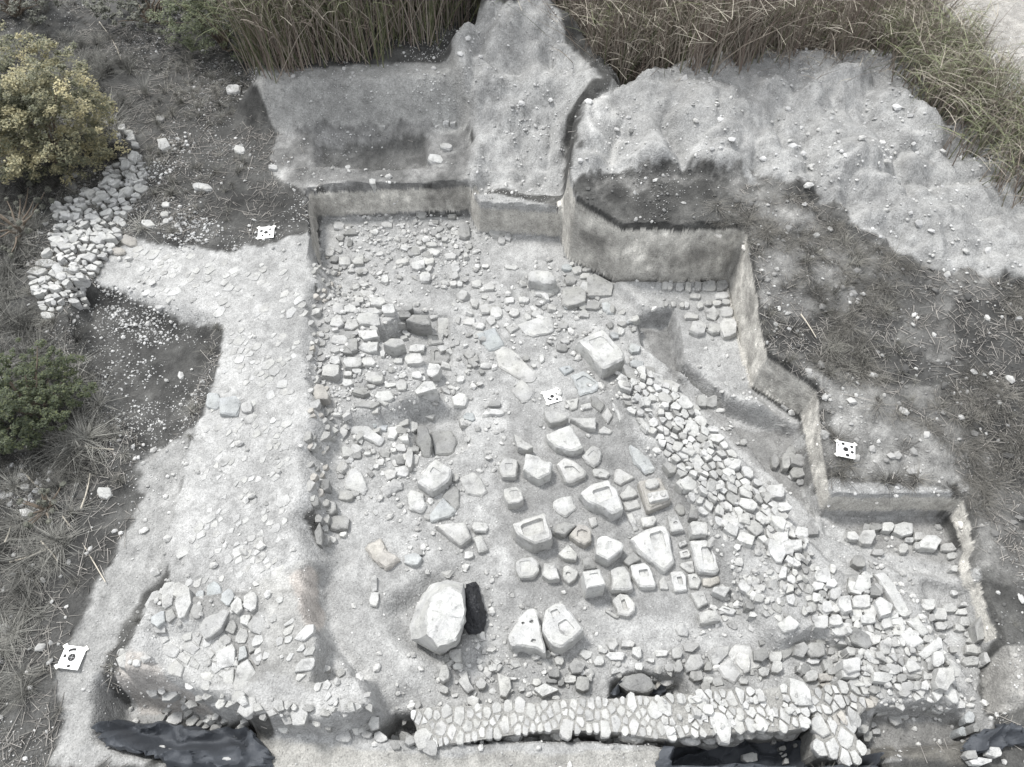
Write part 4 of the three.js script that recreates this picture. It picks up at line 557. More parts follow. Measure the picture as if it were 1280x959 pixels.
    ['w', .05, [-1.61,-3.04,-1.65,-3.23,-1.59,-3.26,-1.41,-3.18,-1.48,-3.04], 'middling white angular stone scattered on the northern floor'],
    ['m', .03, [-1.5,-4.02,-1.5,-3.93,-1.6,-3.93,-1.63,-3.96,-1.63,-4.05,-1.52,-4.05], 'small grey stone scattered on the northern floor'],
    ['g', .1, [-.84,-3.58,-.92,-3.49,-1.05,-3.55,-1.07,-3.69,-1.05,-3.88,-.94,-3.92,-.86,-3.85], 'large dark grey elongated stone scattered on the northern floor'],
    ['m', .06, [-1.77,-4.13,-1.89,-4.1,-1.96,-4.15,-1.97,-4.25,-1.92,-4.32,-1.78,-4.31,-1.76,-4.26], 'middling grey stone scattered on the northern floor'],
    ['g', .04, [-2.14,-4.34,-2.1,-4.38,-1.98,-4.38,-1.95,-4.32,-1.98,-4.24,-2.08,-4.23], 'small dark grey stone scattered on the northern floor'],
    ['w', .13, [-2.27,-4.29,-2.33,-4.26,-2.49,-4.28,-2.5,-4.35,-2.47,-4.42,-2.33,-4.42,-2.26,-4.39], 'middling white stone scattered on the northern floor'],
    ['w', .06, [-1.05,-2.83,-1.01,-2.69,-1.07,-2.6,-1.15,-2.62,-1.19,-2.77,-1.16,-2.83], 'middling white stone scattered on the northern floor'],
    ['l', .05, [-1.12,-2.6,-1.06,-2.59,-1.03,-2.48,-1.11,-2.43,-1.21,-2.46,-1.21,-2.55], 'middling pale grey stone scattered on the northern floor'],
    ['l', .04, [-1.08,-2.4,-1.05,-2.31,-1.07,-2.26,-1.11,-2.25,-1.17,-2.25,-1.19,-2.34,-1.19,-2.38,-1.11,-2.4], 'small pale grey rounded stone scattered on the northern floor'],
    ['w', .03, [-1.06,-2.31,-1.04,-2.36,-1.02,-2.37,-.96,-2.34,-.95,-2.29,-.96,-2.26,-1.03,-2.25], 'small white stone scattered on the northern floor'],
    ['w', .05, [-.77,-2.35,-.67,-2.4,-.59,-2.37,-.59,-2.24,-.68,-2.23,-.76,-2.25], 'middling white stone scattered on the northern floor'],
    ['g', .04, [-1.61,-3.78,-1.54,-3.77,-1.5,-3.72,-1.51,-3.65,-1.53,-3.61,-1.59,-3.6,-1.62,-3.63,-1.64,-3.73], 'small dark grey rounded stone scattered on the northern floor'],
    ['m', .09, [-.23,-3.52,-.39,-3.56,-.46,-3.65,-.43,-3.84,-.27,-3.91,-.11,-3.84,-.1,-3.62], 'large grey stone scattered on the northern floor'],
    ['l', .05, [-.15,-3.54,-.13,-3.43,-.17,-3.37,-.24,-3.37,-.28,-3.41,-.27,-3.54,-.22,-3.57], 'middling pale grey stone scattered on the northern floor'],
    ['l', .05, [-.05,-3.68,0,-3.55,-.04,-3.45,-.15,-3.51,-.14,-3.64], 'middling pale grey angular stone scattered on the northern floor'],
    ['l', .05, [-1.34,-3.08,-1.19,-3.14,-1.09,-3.06,-1.12,-2.96,-1.28,-2.96], 'middling pale grey angular stone scattered on the northern floor'],
    ['m', .04, [-3,-1.99,-3,-2.05,-2.91,-2.07,-2.75,-2.04,-2.75,-1.99,-2.88,-1.97], 'small grey elongated stone scattered on the northern floor'],
    ['l', .36, [-2.37,-1.49,-2.5,-1.49,-2.6,-1.6,-2.56,-1.69,-2.41,-1.69,-2.36,-1.67,-2.33,-1.53], 'middling pale grey stone scattered on the northern floor'],
    ['l', .06, [-1.77,-2.89,-1.72,-3.02,-1.56,-3.02,-1.52,-2.93,-1.54,-2.82,-1.67,-2.79], 'middling pale grey stone scattered on the northern floor'],
    ['g', .04, [-1.93,-3.07,-1.99,-3.04,-2.03,-3.05,-2.06,-3.14,-2.04,-3.2,-1.98,-3.2,-1.94,-3.16], 'small dark grey stone scattered on the northern floor'],
    ['l', .04, [-2.27,-2.96,-2.23,-2.98,-2.08,-2.98,-2.04,-2.95,-2.02,-2.86,-2.07,-2.83,-2.22,-2.83,-2.27,-2.85], 'middling pale grey rounded stone scattered on the northern floor'],
    ['l', .03, [-2.67,-3.15,-2.58,-3.16,-2.52,-3.09,-2.57,-3.04,-2.68,-3.07], 'small pale grey angular stone scattered on the northern floor'],
    ['l', .04, [-2.52,-4,-2.44,-3.96,-2.43,-3.87,-2.45,-3.84,-2.57,-3.83,-2.64,-3.86,-2.66,-3.95,-2.61,-3.99], 'middling pale grey rounded stone scattered on the northern floor'],
    ['g', .05, [-3.19,-3.29,-3.25,-3.29,-3.28,-3.34,-3.28,-3.5,-3.23,-3.5,-3.18,-3.43], 'small dark grey elongated stone scattered on the northern floor'],
    ['g', .04, [-3.45,-3.42,-3.53,-3.53,-3.48,-3.57,-3.36,-3.55,-3.38,-3.44], 'small dark grey angular stone scattered on the northern floor'],
    ['l', .03, [-3.48,-2.77,-3.4,-2.78,-3.36,-2.72,-3.37,-2.66,-3.47,-2.67,-3.48,-2.7], 'small pale grey stone scattered on the northern floor'],
    ['w', .03, [-2.8,-2.34,-2.74,-2.28,-2.84,-2.22,-2.91,-2.27,-2.87,-2.33], 'small white angular stone scattered on the northern floor'],
    ['l', .04, [-3.06,-2.23,-3.05,-2.29,-2.94,-2.3,-2.91,-2.25,-2.92,-2.2,-3.02,-2.17], 'small pale grey stone scattered on the northern floor'],
    ['l', .04, [-1.37,-3.57,-1.29,-3.55,-1.27,-3.51,-1.31,-3.43,-1.36,-3.43,-1.4,-3.45,-1.41,-3.54], 'small pale grey stone scattered on the northern floor'],
    ['m', .04, [-1.3,-4.1,-1.32,-4.2,-1.29,-4.23,-1.17,-4.22,-1.14,-4.19,-1.17,-4.1], 'small grey stone scattered on the northern floor'],
    ['l', .03, [-1.5,-3.39,-1.49,-3.31,-1.64,-3.29,-1.71,-3.32,-1.71,-3.39,-1.62,-3.41], 'small pale grey elongated stone scattered on the northern floor'],
  ] },
  { n: 'rubble_stone', l: 'small worn stone around the big squared block and broken basin', g: 'stones around the squared block', c: 'stone', s: [
    ['w', .06, [-.4,-1.63,-.36,-1.73,-.26,-1.75,-.19,-1.68,-.17,-1.55,-.21,-1.46,-.29,-1.43,-.39,-1.48], 'middling white rounded worn stone near the squared block and broken basin'],
    ['l', .04, [-.6,-1.69,-.59,-1.78,-.46,-1.8,-.39,-1.71,-.41,-1.58,-.56,-1.56], 'middling pale grey worn stone near the squared block and broken basin'],
    ['w', .03, [-.65,-1.2,-.72,-1.3,-.65,-1.36,-.53,-1.34,-.5,-1.27,-.54,-1.19], 'middling white worn stone near the squared block and broken basin'],
    ['g', .04, [.99,-.69,.95,-.67,.84,-.68,.81,-.71,.8,-.81,.87,-.85,.97,-.85,1.02,-.79], 'middling dark grey rounded worn stone near the squared block and broken basin'],
    ['w', .03, [.06,-2.82,.13,-2.74,.05,-2.68,-.12,-2.7,-.16,-2.76,-.1,-2.81], 'middling white elongated worn stone near the squared block and broken basin'],
    ['l', .03, [-.6,-2.26,-.75,-2.26,-.78,-2.35,-.67,-2.4,-.6,-2.37], 'small pale grey angular worn stone near the squared block and broken basin'],
    ['w', .03, [.04,-1.93,.03,-1.83,-.12,-1.82,-.13,-1.95,-.02,-1.97], 'small white angular worn stone near the squared block and broken basin'],
    ['l', .03, [.11,-1.94,.19,-1.99,.32,-1.95,.32,-1.87,.28,-1.82,.14,-1.83], 'middling pale grey worn stone near the squared block and broken basin'],
    ['l', .03, [.97,-.99,1.04,-.97,1.05,-.91,1.03,-.87,.94,-.85,.88,-.9,.9,-.96], 'small pale grey worn stone near the squared block and broken basin'],
    ['l', .04, [-.43,-1.5,-.31,-1.47,-.3,-1.34,-.39,-1.28,-.48,-1.43], 'middling pale grey angular worn stone near the squared block and broken basin'],
    ['l', .04, [-.75,-1.72,-.79,-1.86,-.77,-1.92,-.64,-1.9,-.62,-1.83,-.65,-1.71], 'middling pale grey worn stone near the squared block and broken basin'],
    ['l', .03, [-.9,-1.33,-.89,-1.41,-.75,-1.45,-.68,-1.43,-.69,-1.31,-.76,-1.29], 'middling pale grey worn stone near the squared block and broken basin'],
    ['m', .05, [-.59,-.45,-.73,-.42,-.78,-.56,-.71,-.63,-.62,-.61], 'middling grey angular worn stone near the squared block and broken basin'],
    ['w', .03, [-.56,-.33,-.56,-.39,-.52,-.42,-.4,-.42,-.35,-.39,-.34,-.34,-.41,-.31,-.53,-.32], 'small white elongated worn stone near the squared block and broken basin'],
    ['g', .03, [-.56,-.29,-.48,-.25,-.49,-.2,-.55,-.18,-.59,-.24], 'small dark grey angular worn stone near the squared block and broken basin'],
    ['g', .03, [.29,-.58,.31,-.51,.29,-.48,.23,-.47,.2,-.49,.2,-.55,.2,-.57,.26,-.59], 'small dark grey rounded worn stone near the squared block and broken basin'],
    ['w', .04, [.49,-.47,.49,-.57,.54,-.61,.57,-.56,.57,-.48,.51,-.43], 'small white elongated worn stone near the squared block and broken basin'],
    ['w', .03, [.42,-.38,.43,-.33,.37,-.31,.34,-.36,.35,-.39], 'small white angular worn stone near the squared block and broken basin'],
    ['m', .04, [1.63,-1.68,1.56,-1.65,1.36,-1.67,1.32,-1.71,1.41,-1.85,1.54,-1.86,1.65,-1.81], 'middling grey worn stone near the squared block and broken basin'],
    ['u', .04, [1.89,-1.66,1.74,-1.61,1.69,-1.65,1.68,-1.79,1.78,-1.82,1.9,-1.74], 'middling bluish grey worn stone near the squared block and broken basin'],
    ['u', .03, [1.1,-2.64,1.01,-2.63,.97,-2.68,.98,-2.76,1.04,-2.82,1.14,-2.81,1.17,-2.73,1.17,-2.67], 'middling bluish grey rounded worn stone near the squared block and broken basin'],
    ['l', .03, [1.31,-2.74,1.35,-2.69,1.34,-2.58,1.22,-2.55,1.16,-2.63,1.17,-2.72], 'middling pale grey worn stone near the squared block and broken basin'],
    ['m', .03, [1.36,-2.62,1.35,-2.69,1.42,-2.73,1.49,-2.73,1.53,-2.64,1.44,-2.6], 'small grey worn stone near the squared block and broken basin'],
    ['l', .03, [1.31,-2.53,1.37,-2.57,1.5,-2.55,1.5,-2.46,1.42,-2.44,1.32,-2.45], 'small pale grey worn stone near the squared block and broken basin'],
    ['m', .1, [1.43,-2.38,1.59,-2.48,1.93,-2.28,1.88,-2,1.45,-1.95], 'large grey angular worn stone near the squared block and broken basin'],
    ['g', .03, [1.79,-1.2,1.73,-1.3,1.81,-1.35,1.86,-1.32,1.84,-1.22], 'small dark grey angular worn stone near the squared block and broken basin'],
    ['m', .04, [1,-1.21,.9,-1.2,.88,-1.25,.92,-1.39,.98,-1.38,1.03,-1.28], 'small grey worn stone near the squared block and broken basin'],
    ['l', .03, [.9,-1.59,.93,-1.57,.94,-1.53,.92,-1.48,.86,-1.47,.84,-1.48,.84,-1.55,.85,-1.59], 'small pale grey rounded worn stone near the squared block and broken basin'],
    ['l', .03, [1.12,-2.78,1.12,-2.81,1.14,-2.86,1.2,-2.87,1.21,-2.8,1.17,-2.76], 'small pale grey worn stone near the squared block and broken basin'],
    ['m', .1, [1.29,-2.22,1.4,-2.05,1.35,-1.76,1.04,-1.69,.95,-1.76,.96,-2.15,1.03,-2.23], 'large grey worn stone near the squared block and broken basin'],
    ['u', .03, [1.8,-1.11,1.93,-1.12,1.95,-1.09,1.93,-.98,1.83,-.96,1.78,-1.06], 'small bluish grey worn stone near the squared block and broken basin'],
    ['w', .03, [2.05,-1.11,2,-1.05,1.94,-1.05,1.92,-1.11,1.93,-1.17,1.95,-1.21,2.02,-1.21,2.05,-1.18], 'small white rounded worn stone near the squared block and broken basin'],
    ['u', .06, [2.14,-.63,2.09,-.71,2.14,-.86,2.23,-.85,2.31,-.76,2.27,-.65], 'middling bluish grey worn stone near the squared block and broken basin'],
    ['u', .07, [2.33,-.34,2.29,-.27,2.1,-.31,2.08,-.41,2.15,-.49,2.33,-.46], 'middling bluish grey worn stone near the squared block and broken basin'],
    ['m', .06, [2.26,-.2,2.3,-.31,2.38,-.34,2.51,-.32,2.52,-.21,2.41,-.16], 'middling grey worn stone near the squared block and broken basin'],
  ] },
  { n: 'rubble_stone', l: 'pale stone half sunk in earth on the western floor', g: 'stones half sunk in the western floor', c: 'stone', s: [
    ['w', .06, [-1.65,1.7,-1.66,1.82,-1.69,1.86,-1.85,1.83,-1.89,1.7,-1.74,1.65], 'middling white stone half sunk in the western floor'],
    ['g', .05, [-1.9,1.53,-1.85,1.47,-1.75,1.49,-1.73,1.56,-1.75,1.62,-1.86,1.63], 'small dark grey stone half sunk in the western floor'],
    ['w', .07, [-1.92,.91,-1.87,1,-1.95,1.16,-2.06,1.14,-2.08,.94], 'middling white angular stone half sunk in the western floor'],
    ['w', .25, [-2.85,.62,-2.8,.68,-2.79,.76,-2.85,.83,-2.96,.82,-3.04,.79,-3.07,.68,-2.99,.62], 'middling white rounded stone half sunk in the western floor'],
    ['u', .07, [-2.1,.99,-2.29,.98,-2.31,.76,-2.11,.75,-2.06,.85], 'middling bluish grey angular stone half sunk in the western floor'],
    ['m', .04, [-1.93,.83,-1.92,.73,-1.86,.72,-1.74,.76,-1.74,.86,-1.84,.9], 'middling grey stone half sunk in the western floor'],
    ['m', -.07, [-1.62,.83,-1.62,.92,-1.65,.95,-1.79,.94,-1.82,.87,-1.78,.8,-1.73,.79], 'middling grey stone half sunk in the western floor'],
    ['l', .04, [-1.73,1.36,-1.75,1.39,-1.86,1.39,-1.92,1.33,-1.87,1.25,-1.77,1.25], 'small pale grey stone half sunk in the western floor'],
    ['m', .04, [-1.99,1.4,-2.01,1.5,-2.11,1.5,-2.18,1.41,-2.15,1.36,-2.04,1.36], 'middling grey stone half sunk in the western floor'],
    ['l', .04, [-2.19,1.61,-2.19,1.54,-2.11,1.52,-2.07,1.55,-2.08,1.65,-2.15,1.66], 'small pale grey stone half sunk in the western floor'],
    ['m', .06, [-2.5,2.2,-2.51,2.26,-2.58,2.28,-2.73,2.25,-2.74,2.18,-2.73,2.1,-2.61,2.09,-2.54,2.11], 'middling grey rounded stone half sunk in the western floor'],
    ['m', .03, [-2.61,2.15,-2.49,2.11,-2.42,2.14,-2.41,2.17,-2.47,2.21,-2.58,2.21], 'small grey elongated stone half sunk in the western floor'],
    ['l', -.08, [-1.59,.52,-1.58,.32,-1.44,.25,-1.33,.37,-1.3,.58,-1.36,.67,-1.55,.62], 'large pale grey stone half sunk in the western floor'],
    ['l', .07, [-1.71,.56,-1.72,.43,-1.68,.39,-1.6,.39,-1.57,.41,-1.56,.54,-1.6,.6,-1.68,.6], 'middling pale grey rounded stone half sunk in the western floor'],
    ['u', .04, [-.77,.62,-.65,.63,-.62,.75,-.67,.79,-.8,.76,-.82,.7], 'middling bluish grey stone half sunk in the western floor'],
    ['l', .02, [-.85,.73,-.79,.73,-.68,.75,-.67,.84,-.73,.87,-.85,.87,-.89,.77], 'middling pale grey stone half sunk in the western floor'],
    ['w', .01, [-.84,.5,-.95,.5,-1,.45,-.97,.36,-.92,.34,-.79,.35,-.75,.4,-.77,.49], 'middling white rounded stone half sunk in the western floor'],
    ['l', .21, [-3.11,1.42,-3.08,1.39,-3.01,1.43,-3,1.48,-3.03,1.51,-3.09,1.49], 'small pale grey stone half sunk in the western floor'],
    ['l', .03, [-1.98,1.33,-1.92,1.33,-1.9,1.35,-1.89,1.38,-1.91,1.4,-1.94,1.41,-1.97,1.4,-1.99,1.35], 'small pale grey rounded stone half sunk in the western floor'],
    ['l', .04, [-1.67,1.52,-1.7,1.55,-1.75,1.55,-1.78,1.48,-1.78,1.43,-1.71,1.42,-1.68,1.44], 'small pale grey stone half sunk in the western floor'],
    ['l', .12, [-1.73,1.45,-1.71,1.37,-1.64,1.35,-1.61,1.44,-1.6,1.66,-1.62,1.74,-1.66,1.74,-1.71,1.63], 'middling pale grey elongated stone half sunk in the western floor'],
    ['w', .03, [-2.16,1.7,-2.2,1.71,-2.24,1.69,-2.23,1.63,-2.18,1.63,-2.15,1.65], 'small white stone half sunk in the western floor'],
    ['g', .31, [-2.85,2.06,-2.84,2.19,-2.91,2.23,-2.98,2.17,-2.99,2.05,-2.89,2.03], 'middling dark grey stone half sunk in the western floor'],
    ['m', .14, [-2.76,2.33,-2.74,2.46,-2.78,2.52,-2.92,2.51,-2.99,2.34,-2.93,2.3], 'middling grey stone half sunk in the western floor'],
    ['l', .24, [-2.7,.81,-2.75,.8,-2.76,.76,-2.75,.73,-2.7,.73,-2.68,.75,-2.68,.8], 'small pale grey stone half sunk in the western floor'],
    ['g', .04, [-2.49,1.4,-2.46,1.43,-2.46,1.5,-2.49,1.52,-2.58,1.52,-2.6,1.49,-2.61,1.43,-2.53,1.4], 'small dark grey rounded stone half sunk in the western floor'],
    ['w', .03, [-2.42,1.44,-2.41,1.4,-2.34,1.4,-2.3,1.41,-2.32,1.45,-2.39,1.46], 'small white elongated stone half sunk in the western floor'],
    ['m', .04, [-.95,1.92,-.95,1.82,-.92,1.79,-.85,1.83,-.85,1.89,-.89,1.94], 'small grey stone half sunk in the western floor'],
    ['l', .27, [-3.06,2.03,-3.02,2,-2.88,2.03,-2.84,2.16,-2.88,2.21,-3.06,2.16], 'middling pale grey stone half sunk in the western floor'],
    ['m', .15, [-2.92,2.32,-2.74,2.37,-2.72,2.49,-2.79,2.55,-2.94,2.54,-2.99,2.37], 'middling grey stone half sunk in the western floor'],
    ['m', .09, [-2.77,2.77,-2.84,2.59,-2.76,2.54,-2.57,2.55,-2.51,2.6,-2.52,2.77,-2.66,2.8], 'large grey stone half sunk in the western floor'],
    ['u', .08, [-1.35,3.24,-1.39,3.35,-1.49,3.36,-1.6,3.31,-1.61,3.19,-1.48,3.14,-1.4,3.17], 'middling bluish grey stone half sunk in the western floor'],
    ['w', .06, [-.36,2.74,-.4,2.8,-.57,2.8,-.62,2.74,-.59,2.65,-.53,2.64,-.39,2.65], 'middling white stone half sunk in the western floor'],
    ['g', .05, [-1.34,3.1,-1.35,3.18,-1.47,3.19,-1.48,3.14,-1.43,3.07], 'small dark grey angular stone half sunk in the western floor'],
    ['g', .31, [-2.96,2.77,-2.99,2.65,-2.94,2.62,-2.86,2.69,-2.88,2.77], 'small dark grey angular stone half sunk in the western floor'],
    ['m', .18, [-2.85,2.73,-2.88,2.73,-2.91,2.64,-2.91,2.59,-2.89,2.56,-2.81,2.58,-2.79,2.63,-2.8,2.72], 'small grey rounded stone half sunk in the western floor'],
    ['g', .38, [-2.81,3.15,-2.88,3.13,-2.93,2.96,-2.88,2.81,-2.82,2.96], 'middling dark grey elongated stone half sunk in the western floor'],
    ['w', .15, [-2.8,2.83,-2.86,2.84,-2.89,2.79,-2.89,2.72,-2.83,2.72,-2.81,2.74], 'small white stone half sunk in the western floor'],
    ['g', .43, [-3.03,2.38,-2.94,2.42,-2.93,2.52,-2.99,2.56,-3.06,2.49,-3.06,2.39], 'small dark grey stone half sunk in the western floor'],
    ['w', .04, [-2.56,2.8,-2.53,2.82,-2.53,2.86,-2.57,2.89,-2.62,2.88,-2.64,2.85,-2.62,2.81], 'small white stone half sunk in the western floor'],
    ['l', .06, [-2.78,2.98,-2.81,2.89,-2.77,2.87,-2.68,2.91,-2.67,2.96,-2.7,2.99], 'small pale grey stone half sunk in the western floor'],
    ['w', .05, [-.58,3.21,-.64,3.24,-.71,3.23,-.71,3.13,-.65,3.11,-.58,3.15], 'small white stone half sunk in the western floor'],
    ['w', .06, [-1.03,.32,-.91,.24,-.75,.34,-.8,.51,-.99,.48], 'middling white angular stone half sunk in the western floor'],
    ['g', .03, [-.35,.51,-.4,.49,-.39,.4,-.35,.39,-.2,.4,-.19,.46,-.21,.49], 'small dark grey elongated stone half sunk in the western floor'],
    ['w', .03, [-.23,.67,-.37,.66,-.41,.61,-.37,.55,-.26,.54,-.17,.56,-.13,.62,-.18,.66], 'middling white elongated stone half sunk in the western floor'],
    ['w', .36, [-2.03,.41,-1.98,.57,-2.19,.62,-2.29,.45,-2.25,.4], 'middling white angular stone half sunk in the western floor'],
    ['l', .25, [-3,.82,-3.06,.76,-3.03,.64,-2.94,.62,-2.79,.66,-2.78,.79,-2.86,.83], 'middling pale grey stone half sunk in the western floor'],
    ['b', .51, [-3.04,.65,-3.22,.66,-3.32,.49,-3.26,.37,-3.14,.38,-3.02,.58], 'middling brownish stone half sunk in the western floor'],
    ['m', .55, [-3.35,1.38,-3.34,1.32,-3.23,1.3,-3.19,1.33,-3.17,1.45,-3.24,1.49,-3.32,1.47], 'middling grey stone half sunk in the western floor'],
    ['l', .22, [-2.99,1.5,-3.04,1.55,-3.15,1.52,-3.11,1.4,-3.01,1.42], 'small pale grey angular stone half sunk in the western floor'],
    ['w', .45, [-3.1,1.49,-3.12,1.57,-3.19,1.58,-3.24,1.52,-3.22,1.44,-3.14,1.44], 'small white stone half sunk in the western floor'],
    ['w', .14, [-1.95,3.99,-2.04,3.97,-2.06,3.9,-2.04,3.77,-1.94,3.79,-1.92,3.9], 'middling white stone half sunk in the western floor'],
    ['l', .15, [-2.06,3.57,-2,3.53,-1.98,3.56,-1.96,3.75,-2.02,3.79,-2.06,3.69], 'small pale grey elongated stone half sunk in the western floor'],
  ] },
  { n: 'row_stone', l: 'small fitted stone set in the rows of the north east room', g: 'stones set in rows in the north east room', c: 'stone', s: [
    ['l', .19, [2.93,-2.04,2.85,-2.02,2.82,-2.03,2.84,-2.17,2.89,-2.2,2.94,-2.18], 'small pale grey elongated stone set in the rows of the north east room'],
    ['l', .19, [3.03,-2.16,3.01,-2.03,2.99,-2.01,2.93,-2,2.92,-2.06,2.93,-2.16,2.96,-2.18,3.01,-2.18], 'small pale grey elongated stone set in the rows of the north east room'],
    ['l', .19, [3.23,-2.04,3.16,-1.98,3.08,-2,3.08,-2.1,3.11,-2.17,3.22,-2.17], 'middling pale grey stone set in the rows of the north east room'],
    ['l', .21, [3.38,-2.17,3.35,-1.99,3.32,-1.95,3.25,-2.01,3.28,-2.18,3.31,-2.21], 'middling pale grey elongated stone set in the rows of the north east room'],
    ['l', .21, [3.43,-2.11,3.48,-2.22,3.58,-2.19,3.55,-2.03,3.49,-1.97,3.43,-2], 'middling pale grey elongated stone set in the rows of the north east room'],
    ['m', .2, [3.76,-2.23,3.83,-2.2,3.83,-2.07,3.81,-2.01,3.74,-1.99,3.59,-2.01,3.57,-2.06,3.62,-2.2], 'middling grey rounded stone set in the rows of the north east room'],
    ['m', .2, [3.96,-2,3.85,-2,3.84,-2.15,3.87,-2.22,3.93,-2.24,4.04,-2.23,4.07,-2.1,4.03,-2.04], 'middling grey rounded stone set in the rows of the north east room'],
    ['l', .18, [3.34,-1.79,3.31,-1.81,3.33,-1.9,3.38,-1.91,3.5,-1.9,3.52,-1.89,3.51,-1.82,3.47,-1.79], 'small pale grey rounded stone set in the rows of the north east room'],
    ['l', .19, [3.95,-1.95,4.02,-1.93,4.04,-1.85,4.03,-1.81,3.92,-1.78,3.8,-1.79,3.79,-1.89,3.83,-1.92], 'middling pale grey rounded stone set in the rows of the north east room'],
    ['l', .18, [4.04,-1.7,4.02,-1.66,3.96,-1.64,3.88,-1.67,3.89,-1.74,3.92,-1.78,4.01,-1.79,4.04,-1.75], 'small pale grey rounded stone set in the rows of the north east room'],
    ['l', .18, [2.87,-1.73,2.89,-1.71,2.88,-1.63,2.84,-1.6,2.81,-1.62,2.83,-1.73], 'small pale grey elongated stone set in the rows of the north east room'],
    ['l', .17, [2.94,-1.69,2.95,-1.73,3.03,-1.74,3.04,-1.69,3.02,-1.61,2.96,-1.6], 'small pale grey stone set in the rows of the north east room'],
    ['l', .19, [3.18,-1.7,3.17,-1.58,3.14,-1.56,3.09,-1.57,3.09,-1.65,3.14,-1.71], 'small pale grey elongated stone set in the rows of the north east room'],
    ['l', .19, [3.21,-1.72,3.28,-1.69,3.27,-1.61,3.24,-1.56,3.19,-1.56,3.18,-1.65], 'small pale grey elongated stone set in the rows of the north east room'],
    ['l', .19, [3.41,-1.59,3.45,-1.7,3.51,-1.72,3.54,-1.67,3.53,-1.59,3.44,-1.54], 'small pale grey stone set in the rows of the north east room'],
    ['l', .18, [3.61,-1.75,3.7,-1.76,3.71,-1.72,3.69,-1.64,3.62,-1.62,3.59,-1.63,3.57,-1.67], 'small pale grey stone set in the rows of the north east room'],
    ['l', .18, [3.82,-1.62,3.76,-1.62,3.71,-1.66,3.73,-1.75,3.78,-1.76,3.87,-1.74,3.87,-1.66], 'small pale grey stone set in the rows of the north east room'],
    ['l', .22, [3.79,-1.41,3.69,-1.27,3.56,-1.33,3.56,-1.48,3.72,-1.59], 'middling pale grey angular stone set in the rows of the north east room'],
    ['l', .2, [4.05,-1.44,4.02,-1.38,3.9,-1.36,3.85,-1.38,3.84,-1.53,3.9,-1.58,3.98,-1.59,4.06,-1.53], 'middling pale grey rounded stone set in the rows of the north east room'],
    ['l', .19, [3.4,-1.32,3.35,-1.3,3.17,-1.31,3.15,-1.38,3.21,-1.46,3.36,-1.45,3.41,-1.42], 'middling pale grey stone set in the rows of the north east room'],
    ['l', .24, [3.28,-1.23,3.42,-1.26,3.53,-1.15,3.45,-.94,3.32,-.91,3.19,-.98], 'large pale grey stone set in the rows of the north east room'],
    ['l', .23, [3.76,-1.04,3.72,-.96,3.6,-.94,3.53,-1.01,3.58,-1.2,3.7,-1.25,3.79,-1.18], 'middling pale grey stone set in the rows of the north east room'],
    ['l', .26, [4.03,-1.27,4.06,-1.16,4,-.92,3.89,-.86,3.79,-.85,3.75,-.98,3.77,-1.17,3.85,-1.29], 'large pale grey rounded stone set in the rows of the north east room'],
  ] },
  { n: 'rubble_stone', l: 'broken stone on the grey floor between the rows and the bottom wall', g: 'stones on the southern floor', c: 'stone', s: [
    ['g', .07, [-.96,4.71,-.92,4.63,-.87,4.66,-.87,4.74,-.93,4.76], 'small dark grey angular broken stone between the trough rows and bottom wall'],
    ['l', .15, [-.86,4.98,-.93,5.04,-.98,5,-.99,4.95,-.97,4.81,-.9,4.81,-.86,4.89], 'middling pale grey broken stone between the trough rows and bottom wall'],
    ['l', .08, [-.45,4.99,-.38,4.99,-.35,5.03,-.37,5.09,-.4,5.11,-.45,5.11,-.49,5.06,-.48,5.01], 'small pale grey rounded broken stone between the trough rows and bottom wall'],
    ['l', .08, [-.86,5.15,-.9,5.17,-.98,5.14,-.97,5.08,-.94,5.06,-.87,5.09], 'small pale grey broken stone between the trough rows and bottom wall'],
    ['l', .07, [-.25,4.77,-.21,4.78,-.21,4.86,-.29,4.88,-.32,4.86,-.33,4.8], 'small pale grey broken stone between the trough rows and bottom wall'],
    ['l', .1, [-.51,5.34,-.59,5.31,-.6,5.23,-.54,5.2,-.44,5.23,-.46,5.33], 'small pale grey broken stone between the trough rows and bottom wall'],
    ['w', .06, [-.01,5.28,-.03,5.29,-.1,5.29,-.1,5.26,-.06,5.24,-.03,5.25], 'small white broken stone between the trough rows and bottom wall'],
    ['l', .07, [.39,5.05,.33,5.07,.28,5.04,.29,4.97,.37,4.97,.4,5.01], 'small pale grey broken stone between the trough rows and bottom wall'],
    ['g', .08, [.65,4.95,.6,4.96,.51,4.94,.5,4.88,.56,4.83,.65,4.85], 'small dark grey broken stone between the trough rows and bottom wall'],
    ['l', .07, [.63,4.67,.71,4.67,.72,4.75,.69,4.79,.61,4.78,.59,4.71], 'small pale grey broken stone between the trough rows and bottom wall'],
    ['l', .06, [.85,5.02,.75,5.02,.72,5.01,.72,4.96,.78,4.92,.85,4.93,.88,4.94,.88,5], 'small pale grey elongated broken stone between the trough rows and bottom wall'],
    ['m', .13, [1.05,5.07,1.03,5.13,.96,5.15,.87,5.12,.86,5.07,.9,4.96,.94,4.95,1.04,4.97], 'middling grey rounded broken stone between the trough rows and bottom wall'],
    ['g', .06, [.71,5.04,.67,5.07,.63,5.06,.63,5.02,.64,5,.69,4.98,.71,4.99], 'small dark grey broken stone between the trough rows and bottom wall'],
    ['g', .05, [.61,5.02,.56,5.02,.49,5.02,.47,5.01,.48,4.99,.5,4.98,.58,4.97,.62,4.99], 'small dark grey elongated broken stone between the trough rows and bottom wall'],
    ['m', .06, [.48,4.58,.52,4.58,.54,4.64,.53,4.68,.51,4.69,.48,4.68,.46,4.63], 'small grey elongated broken stone between the trough rows and bottom wall'],
    ['l', .06, [.64,4.56,.66,4.58,.66,4.64,.59,4.66,.54,4.64,.54,4.62,.57,4.56], 'small pale grey broken stone between the trough rows and bottom wall'],
